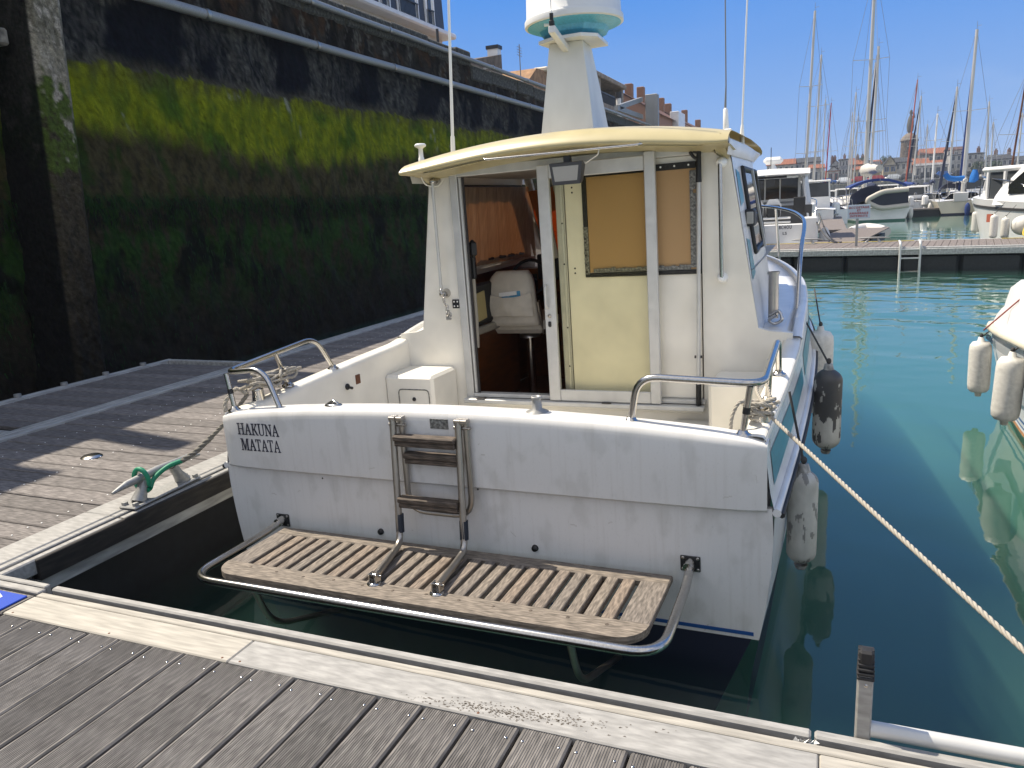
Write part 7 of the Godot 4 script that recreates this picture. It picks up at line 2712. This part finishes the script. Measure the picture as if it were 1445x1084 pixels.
func make_town():
	var OR = Color(0.5, 0.17, 0.07)
	var SL = Color(0.07, 0.075, 0.085)
	var WH = Color(0.6, 0.58, 0.53)
	var b = MB.new()
	b.bb(Vector3(-60, -3, -330), Vector3(160, 3.2, -188))
	tag(put(b, "far_quay", mat(Color(0.2, 0.185, 0.165), 0.9, 0, texs["mid"], Vector3.ONE * 0.2)), "", "", "", "structure")
	var rows = []
	for q in [[-188.0, 3.2], [-206.0, 3.6], [-240.0, 6.5], [-275.0, 8.5], [-330.0, 8.0]]:
		var r = []
		for i in 12: r.append(Vector3(-60 + i * 20, q[1] - 0.03 * absf(-20 + i * 7), q[0]))
		rows.append(r)
	b = MB.new()
	b.loft(rows, Vector3(50, -100, -250))
	tag(put(b, "hillside", mat(Color(0.1, 0.1, 0.06), 0.95)), "", "", "", "structure")
	house("long low house with orange roof seen over the hardtop cruiser", -14.8, -8.3, -205, 3.2, 8.9, 10.3, Color(0.45, 0.42, 0.36), OR, 5, 2, {})
	house("slate roofed house behind the tall grey masts", -9.0, -2.8, -215, 3.6, 9.4, 10.7, Color(0.4, 0.4, 0.4), SL, 4, 2, {})
	house("low grey house with orange roof before the slate roofed one", -5.1, -1.6, -200, 3.2, 7.4, 8.4, Color(0.42, 0.42, 0.42), OR, 3, 1, {})
	house("cottage with orange gable roof and red shutters", -0.8, 1.6, -196, 3.2, 6.4, 7.3, Color(0.5, 0.48, 0.45), OR, 2, 1, {"gable": true, "shutter": M.red})
	house("white gable wall with slate roof and brick chimneys above the cottage", -0.3, 2.0, -210, 3.2, 7.9, 9.2, WH, SL, 2, 2, {"gable": true, "chimneys": [0.15, 0.4]})
	house("tall grey glazed town house beside the white gable", 1.5, 3.5, -200, 3.2, 8.9, 9.2, Color(0.33, 0.36, 0.38), SL, 3, 3, {})
	house("brown house with orange roof and a tall chimney", 3.8, 7.8, -225, 3.4, 8.3, 9.7, Color(0.3, 0.22, 0.16), OR, 3, 2, {"chimneys": [0.6, 0.9]})
	house("low tan house with orange roof before the brown one", 4.4, 7.4, -198, 3.2, 6.4, 7.2, Color(0.5, 0.4, 0.24), OR, 3, 1, {})
	house("yellow walled house with slate roof near the dark trees", 7.6, 10.6, -206, 3.2, 7.0, 8.3, Color(0.5, 0.42, 0.25), SL, 3, 2, {})
	house("house with blue shopfront and ochre gable", 10.9, 13.6, -200, 3.2, 6.9, 8.8, Color(0.5, 0.43, 0.3), SL, 2, 2, {"gable": true, "shutter": M.azure_cloth})
	house("white house with slate roof below the stone tower", 13.5, 16.8, -202, 3.2, 7.5, 8.6, WH, SL, 3, 2, {})
	house("dark red house with orange roof right of the tower", 18.0, 21.8, -215, 3.6, 7.1, 8.6, Color(0.24, 0.09, 0.06), OR, 3, 2, {})
	house("long white warehouse with dark doors on the quay", 17.3, 23.7, -198, 3.2, 6.3, 6.9, WH, Color(0.4, 0.4, 0.4), 5, 1, {"shutter": M.plastic_grey})
	house("large dark stone hall with long orange roof on the hill", 22.9, 30.0, -250, 6.0, 10.6, 12.3, Color(0.2, 0.17, 0.13), OR, 4, 1, {"depth": 12.0})
	house("cream house with orange roof below the stone hall", 22.4, 27.7, -215, 3.6, 6.9, 7.9, Color(0.55, 0.46, 0.28), OR, 4, 1, {})
	house("white and pink house with brown hipped roof on the hill", 27.8, 31.7, -235, 5.0, 10.6, 11.5, Color(0.62, 0.55, 0.5), Color(0.16, 0.07, 0.045), 3, 2, {})
	house("grey three storey block with many windows", 24.9, 31.5, -205, 3.2, 8.4, 8.7, Color(0.42, 0.41, 0.38), SL, 6, 3, {"chimneys": [0.1, 0.9]})
	house("low white house between the grey block and the trees", 30.6, 32.6, -200, 3.2, 6.4, 6.9, WH, SL, 2, 1, {})
	house("grey white hotel with slate roof and dormer", 32.8, 37.1, -205, 3.2, 6.8, 7.9, Color(0.52, 0.51, 0.48), SL, 4, 2, {"chimneys": [0.35, 0.95]})
	house("grey slate roofed house at the far right of the quay", 39.3, 45.0, -220, 3.2, 6.5, 7.7, Color(0.48, 0.46, 0.42), SL, 4, 2, {})
	house("plain grey house filling the gap beside the cottage", 2.0, 6.0, -238, 4.6, 9.2, 10.6, Color(0.35, 0.33, 0.3), OR, 3, 2, {"chimneys": [0.3]})
	house("small ochre house with orange roof behind the slate roofs", 8.6, 12.4, -236, 4.6, 8.4, 9.6, Color(0.45, 0.36, 0.24), OR, 3, 2, {})
	house("grey house with slate roof behind the tower's foot", 13.2, 17.4, -240, 5.0, 8.6, 10.0, Color(0.4, 0.38, 0.35), SL, 3, 2, {})
	# round stone tower with a figure on its cap
	var T = thing("stone_tower", "round brown stone tower with a statue standing on its domed cap", "tower", Vector3(19.9, 5, -250))
	b = MB.new()
	b.lathe([Vector2(2.35, 0.0), Vector2(2.15, 9.2), Vector2(2.15, 9.2), Vector2(2.3, 9.3), Vector2(2.3, 9.6)], 28, Transform3D(Basis(), Vector3(19.9, 5, -250)))
	put(b, "shaft", mat(Color(0.24, 0.18, 0.12), 0.9, 0, texs["strong"], Vector3.ONE * 0.25), T)
	b = MB.new()
	b.lathe([Vector2(2.3, 9.6), Vector2(1.9, 10.6), Vector2(1.1, 11.3), Vector2(0.6, 11.5), Vector2(0.6, 12.1), Vector2(0, 12.1)], 24, Transform3D(Basis(), Vector3(19.9, 5, -250)))
	put(b, "cap", mat(Color(0.16, 0.13, 0.1), 0.9), T)
	b = MB.new()
	b.lathe([Vector2(0.8, 12.0), Vector2(0.95, 13.4), Vector2(0.75, 15.2), Vector2(0.45, 16.0), Vector2(0.25, 16.4), Vector2(0.45, 16.9), Vector2(0.3, 17.6), Vector2(0.0, 17.8)], 12, Transform3D(Basis(), Vector3(19.9, 5, -250)))
	b.tube([Vector3(19.9, 20.0, -250), Vector3(20.7, 20.7, -249.8), Vector3(20.5, 21.8, -249.8)], 0.28, 6)
	put(b, "statue", mat(Color(0.08, 0.075, 0.06), 0.8), T)
	b = MB.new()
	for i in 3: b.bb(Vector3(19.3, 7.0 + i * 2.6, -247.8), Vector3(19.9, 8.0 + i * 2.6, -247.55))
	put(b, "window", M.far_glass, T)
	tree_at("dark tree crown among the roofs left of the bimini mast", Vector3(7.8, 5.5, -228), Vector3(1.8, 2.2, 1.8), 1)
	tree_at("dark tree crown just left of the stone tower", Vector3(13.2, 6.0, -232), Vector3(1.9, 2.0, 1.8), 2)
	tree_at("green tree on the quay before the grey three storey block", Vector3(29.2, 3.2, -196), Vector3(1.4, 1.5, 1.4), 3)
	tree_at("green tree beside the low white house", Vector3(32.0, 3.2, -195), Vector3(1.5, 1.5, 1.4), 4)
	# parked cars along the far quay
	var rng = RandomNumberGenerator.new()
	rng.seed = 55
	var cm = MB.new()
	cm.bb(Vector3(-2.0, 0.3, -0.85), Vector3(2.0, 0.95, 0.85), 0.2)
	cm.loft([[Vector3(-1.5, 0.9, -0.8), Vector3(1.2, 0.9, -0.8), Vector3(1.2, 0.9, 0.8), Vector3(-1.5, 0.9, 0.8)], [Vector3(-1.1, 1.45, -0.65), Vector3(0.6, 1.45, -0.65), Vector3(0.6, 1.45, 0.65), Vector3(-1.1, 1.45, 0.65)]], Vector3(0, 1, 0), false, true)
	cm.flat()
	cm.quado(Vector3(-1.1, 1.45, -0.65), Vector3(0.6, 1.45, -0.65), Vector3(0.6, 1.45, 0.65), Vector3(-1.1, 1.45, 0.65), Vector3.UP)
	var cmesh = cm.mesh()
	var wm = MB.new()
	for x in [-1.25, 1.25]: wm.lathe([Vector2(0.0, 0.9), Vector2(0.33, 0.9), Vector2(0.33, 0.9), Vector2(0.33, -0.9), Vector2(0.33, -0.9), Vector2(0, -0.9)], 12, Transform3D(Basis(Vector3.RIGHT, PI / 2), Vector3(x, 0.33, 0)))
	var wmesh = wm.mesh()
	var paints = [["white", M.bright], ["silver", M.alu], ["black", M.black], ["red", M.red], ["grey", M.plastic_grey], ["blue", M.line_blue]]
	for i in 18:
		var p: Array = paints[rng.randi() % 6]
		var at = Vector3(-14 + i * 3.3 + rng.randf_range(-0.5, 0.5), 3.3, -190.5 + rng.randf_range(-0.6, 0.6))
		var where: String = ["before the long low house", "just right of the long low house", "before the slate roofed house", "before the low grey house", "before the red shuttered cottage", "before the grey glazed house", "before the tan house", "before the yellow walled house", "before the blue shopfront", "under the white slate roofed house", "right of the stone tower", "before the warehouse's first doors", "before the warehouse's last doors", "before the cream house", "before the grey block's first windows", "before the grey block's last windows", "before the grey white hotel", "past the hotel"][i]
		var c = thing("parked_car", p[0] + " car parked on the far quay " + where, "car", at, "cars parked along the far quay")
		offs[c] = Vector3.ZERO
		c.position = at
		inst(cmesh, "body", p[1], c, Transform3D())
		inst(wmesh, "wheels", M.black, c, Transform3D())

func make_quay_buildings():
	# blue mansard block above the wall
	var A = thing("mansard_block", "apartment block with dark blue slate mansard and white framed windows above the harbour wall", "building", Vector3(-22, 4.9, -38))
	var b = MB.new()
	b.bb(Vector3(-32, 4.9, -45), Vector3(-22.2, 12.2, -31))
	put(b, "wall", mat(Color(0.5, 0.48, 0.44), 0.85), A)
	b = MB.new()
	b.prism(PackedVector2Array([Vector2(-32, 12.3), Vector2(-22.0, 12.3), Vector2(-22.12, 16.2), Vector2(-31.5, 16.2)]), Transform3D(Basis(), Vector3(0, 0, -45)), 14.0)
	put(b, "slate_mansard", mat(Color(0.035, 0.05, 0.085), 0.6, 0, texs["mid"], Vector3(1, 3, 1)), A)
	b = MB.new()
	b.bb(Vector3(-32.2, 12.1, -45.4), Vector3(-21.4, 12.42, -30.8), 0.08)
	put(b, "cornice", M.hull_white, A)
	for w in [[-37.5, -38.6], [-39.4, -41.75], [-42.6, -43.7]]:
		var z0: float = w[1]
		var z1: float = w[0]
		b = MB.new()
		b.bb(Vector3(-22.9, 12.42, z0), Vector3(-21.93, 15.4, z0 + 0.16))
		b.bb(Vector3(-22.9, 12.42, z1 - 0.16), Vector3(-21.93, 15.4, z1))
		b.bb(Vector3(-22.9, 15.2, z0 + 0.16), Vector3(-21.93, 15.4, z1 - 0.16))
		b.bb(Vector3(-22.6, 12.44, z0 + 0.16), Vector3(-22.0, 15.2, z1 - 0.16))
		var wf = put(b, "window_frame", M.bright, A)
		b = MB.new()
		b.bb(Vector3(-21.99, 12.7, z0 + 0.35), Vector3(-21.96, 14.9, z1 - 0.35))
		put(b, "pane", M.far_glass, wf)
		b = MB.new()
		b.bb(Vector3(-21.9, 13.35, z0 + 0.16), Vector3(-21.86, 13.42, z1 - 0.16))
		var n = int((z1 - z0) / 0.14)
		for i in n: b.bb(Vector3(-21.9, 12.5, z0 + 0.2 + i * 0.14), Vector3(-21.87, 13.35, z0 + 0.225 + i * 0.14))
		put(b, "railing", M.black, wf)
	# chimneys and low roofs that peep over the wall
	var C = thing("roof_terrace", "low grey rooftop block with thin flue and clay pot over the harbour wall", "building", Vector3(-14, 4.9, -30))
	b = MB.new()
	b.bb(Vector3(-18, 4.9, -29.6), Vector3(-14, 7.95, -26.5))
	put(b, "wall", mat(Color(0.3, 0.28, 0.25), 0.9, 0, texs["strong"], Vector3.ONE * 0.5), C)
	b = MB.new()
	b.tube([Vector3(-14.3, 7.0, -28.6), Vector3(-14.3, 8.8, -28.6)], 0.06, 6)
	put(b, "flue", M.black, C)
	b = MB.new()
	b.tube([Vector3(-14.4, 7.9, -28.9), Vector3(-14.4, 8.3, -28.9)], [0.12, 0.1], 8)
	put(b, "chimney_pot", mat(OR_, 0.8), C)
	var D = thing("brown_gabled_house", "brown rendered house end with white capped chimney above the wall", "building", Vector3(-14, 4.9, -33))
	b = MB.new()
	b.prism(PackedVector2Array([Vector2(-34.3, 4.9), Vector2(-30.5, 4.9), Vector2(-30.5, 7.9), Vector2(-34.3, 8.7)]), Transform3D(Basis(Vector3(0, 0, 1), Vector3.UP, Vector3(-1, 0, 0)), Vector3(-14, 0, 0)), 6.0)
	put(b, "wall", mat(Color(0.2, 0.15, 0.11), 0.9, 0, texs["mid"], Vector3.ONE * 0.4), D)
	b = MB.new()
	b.bb(Vector3(-14.6, 8.0, -34.5), Vector3(-14.1, 8.95, -34.1))
	put(b, "chimney", M.hull_white, D)
	b = MB.new()
	b.bb(Vector3(-14.65, 8.95, -34.55), Vector3(-14.05, 9.1, -34.05))
	put(b, "chimney_cap", M.black, D)
	var E2 = thing("aerial", "spindly television aerial above the wall behind the brown house", "aerial", Vector3(-14, 4.9, -37))
	b = MB.new()
	b.tube([Vector3(-14, 8.0, -36.6), Vector3(-14, 9.5, -36.6)], 0.025, 5)
	for i in 4: b.tube([Vector3(-14, 9.0 + i * 0.12, -36.9), Vector3(-14, 9.0 + i * 0.12, -36.3)], 0.015, 4)
	put(b, "aerial_frame", M.wire, E2)
	var F = thing("tan_house", "tan rendered house with orange roof tiles along its top above the wall", "building", Vector3(-14, 4.9, -43))
	b = MB.new()
	b.prism(PackedVector2Array([Vector2(-49.0, 4.9), Vector2(-37.7, 4.9), Vector2(-37.7, 8.05), Vector2(-38.9, 8.75), Vector2(-49.0, 8.95)]), Transform3D(Basis(Vector3(0, 0, 1), Vector3.UP, Vector3(-1, 0, 0)), Vector3(-14, 0, 0)), 7.0)
	put(b, "wall", mat(Color(0.42, 0.24, 0.12), 0.9, 0, texs["mid"], Vector3.ONE * 0.4), F)
	for i in 22:
		b = MB.new()
		b.bb(Vector3(-14.6, 8.74 + 0.008 * i, -40.0 - i * 0.4 - 0.38), Vector3(-13.8, 8.98 + 0.008 * i + 0.03 * (i % 2), -40.0 - i * 0.4), 0.06)
		put(b, "roof_tile", mat(OR_, 0.85) if i % 3 else M.hull_cream, F)
	var G = thing("loggia_house", "tan flat topped house with a dark recessed balcony beside the radar pedestal", "building", Vector3(-14, 4.9, -53))
	var gm = mat(Color(0.36, 0.29, 0.22), 0.9, 0, texs["mid"], Vector3.ONE * 0.4)
	b = MB.new()
	b.bb(Vector3(-20, 4.9, -57), Vector3(-14, 8.35, -49.2))
	b.bb(Vector3(-20, 9.75, -57.2), Vector3(-13.8, 10.05, -49.0), 0.05)
	b.bb(Vector3(-20, 8.35, -57), Vector3(-15.5, 9.75, -49.2))
	b.bb(Vector3(-15.5, 8.35, -57), Vector3(-14, 9.75, -56.5))
	b.bb(Vector3(-15.5, 8.35, -51.0), Vector3(-14, 9.75, -49.2))
	put(b, "wall", gm, G)
	b = MB.new()
	b.bb(Vector3(-15.49, 8.36, -53.4), Vector3(-15.44, 9.6, -52.0))
	b.bb(Vector3(-15.49, 8.36, -55.9), Vector3(-15.44, 9.6, -54.4))
	put(b, "balcony_door", M.far_glass, G)
	b = MB.new()
	b.bb(Vector3(-14.06, 8.95, -56.5), Vector3(-14.0, 9.02, -51.0))
	for i in 40: b.bb(Vector3(-14.05, 8.36, -51.1 - i * 0.135), Vector3(-14.02, 8.95, -51.13 - i * 0.135))
	put(b, "railing", M.plastic_grey, G)
	var H = thing("flue_pipe", "white flue pipe with black cap standing on the quay beside the loggia house", "chimney", Vector3(-12, 4.9, -50))
	b = MB.new()
	b.tube([Vector3(-12, 4.9, -47.6), Vector3(-12, 8.0, -47.6)], 0.16, 8)
	put(b, "pipe", M.hull_white, H)
	b = MB.new()
	b.tube([Vector3(-12, 8.0, -47.6), Vector3(-12, 8.35, -47.6)], 0.2, 8)
	put(b, "cap", M.black, H)
	for q in [[-60.0, -76.0, 10.1, Color(0.3, 0.13, 0.085), "long red roofed house with a row of chimneys, nearest behind the gantry", 4], [-76.0, -98.0, 10.2, Color(0.25, 0.12, 0.09), "darker brick red house at the end of the quay terrace", 3]]:
		var K = thing("quay_house", q[4], "house", Vector3(-12, 4.9, q[0]), "terrace on the quay behind the gantry")
		b = MB.new()
		b.bb(Vector3(-20, 4.9, q[1]), Vector3(-12, q[2] - 1.9, q[0]))
		b.prism(PackedVector2Array([Vector2(-20, q[2] - 1.9), Vector2(-12, q[2] - 1.9), Vector2(-15, q[2] - 0.1)]), Transform3D(Basis(), Vector3(0, 0, q[1])), q[0] - q[1])
		put(b, "wall", mat(Color(0.34, 0.19, 0.13), 0.9), K)
		b = MB.new()
		b.loft([[Vector3(-11.7, q[2] - 2.05, q[0] + 0.2), Vector3(-15, q[2], q[0] + 0.2), Vector3(-20, q[2] - 1.9, q[0] + 0.2)], [Vector3(-11.7, q[2] - 2.05, q[1]), Vector3(-15, q[2], q[1]), Vector3(-20, q[2] - 1.9, q[1])]], Vector3(-16, 0, -70), false)
		put(b, "roof", mat(q[3], 0.9, 0, texs["strong"], Vector3.ONE * 0.8), K)
		for i in q[5]:
			b = MB.new()
			var z: float = lerpf(q[0] - 2.5, q[1] + 1.0, i / float(q[5] - 1))
			b.bb(Vector3(-15.2, q[2] - 0.4, z - 0.3), Vector3(-14.6, q[2] + 0.8 + 0.25 * (i % 2), z + 0.3), 0.04)
			put(b, "chimney", mat(Color(0.24, 0.13, 0.08), 0.9), K)
		b = MB.new()
		b.bb(Vector3(-12.2, q[2] - 2.6, q[1] + 8.0), Vector3(-11.5, q[2] - 1.3, q[1] + 11.0), 0.03)
		put(b, "dormer", M.hull_white, K)
	# gangway gantry
	var P = thing("gangway_gantry", "grey steel gantry with raised arm standing at the harbour wall edge", "gantry", Vector3(-7.9, 5, -37.4))
	b = MB.new()
	b.bb(Vector3(-8.1, -0.5, -37.6), Vector3(-7.55, 6.68, -37.1), 0.02)
	put(b, "post", M.galv, P)
	b = MB.new()
	b.bb(Vector3(-7.7, 0, -37.09), Vector3(-7.5, 6.6, -37.05))
	put(b, "flange", M.galv, P)
	b = MB.new()
	b.beam(Vector3(-8.3, 6.5, -37.2), Vector3(-8.3, 5.75, -32.9), 0.16, 0.2)
	b.beam(Vector3(-8.3, 5.72, -37.2), Vector3(-8.3, 5.68, -32.5), 0.16, 0.2)
	b.beam(Vector3(-8.3, 5.7, -33.2), Vector3(-8.3, 5.0, -33.2), 0.16, 0.2)
	put(b, "arm", M.galv, P)
	# what stands on the quay above the pontoon and shades it
	var K2 := thing("quay_hut", "low concrete service hut standing on the quay above the near end of the wall", "hut", Vector3(-8.9, 4.9, -1.0))
	b = MB.new()
	b.bb(Vector3(-9.6, 4.9, -3.68), Vector3(-8.25, 6.5, 2.5), 0.03)
	put(b, "wall", M.concrete, K2)
	b = MB.new()
	b.bb(Vector3(-9.7, 6.5, -3.72), Vector3(-8.2, 6.56, 2.6), 0.01)
	put(b, "roof", M.galv, K2)
	var K3 := thing("quay_post", "stout timber post standing on the quay edge above the pontoon", "post", Vector3(-8.3, 4.9, -4.36))
	b = MB.new()
	b.bb(Vector3(-8.42, 4.9, -4.47), Vector3(-8.2, 7.15, -4.25), 0.03)
	put(b, "shaft", M.fender_wood, K3)

const OR_ := Color(0.5, 0.17, 0.07)

func _ready():
	make_camera_and_light()
	make_materials()
	make_water()
	make_quay()
	make_pontoons()
	make_far_pontoon()
	make_boat()
	make_gear()
	make_near_right_boat()
	make_cruiser_astern()
	make_right_cruiser()
	make_marina()
	make_town()
	make_quay_buildings()
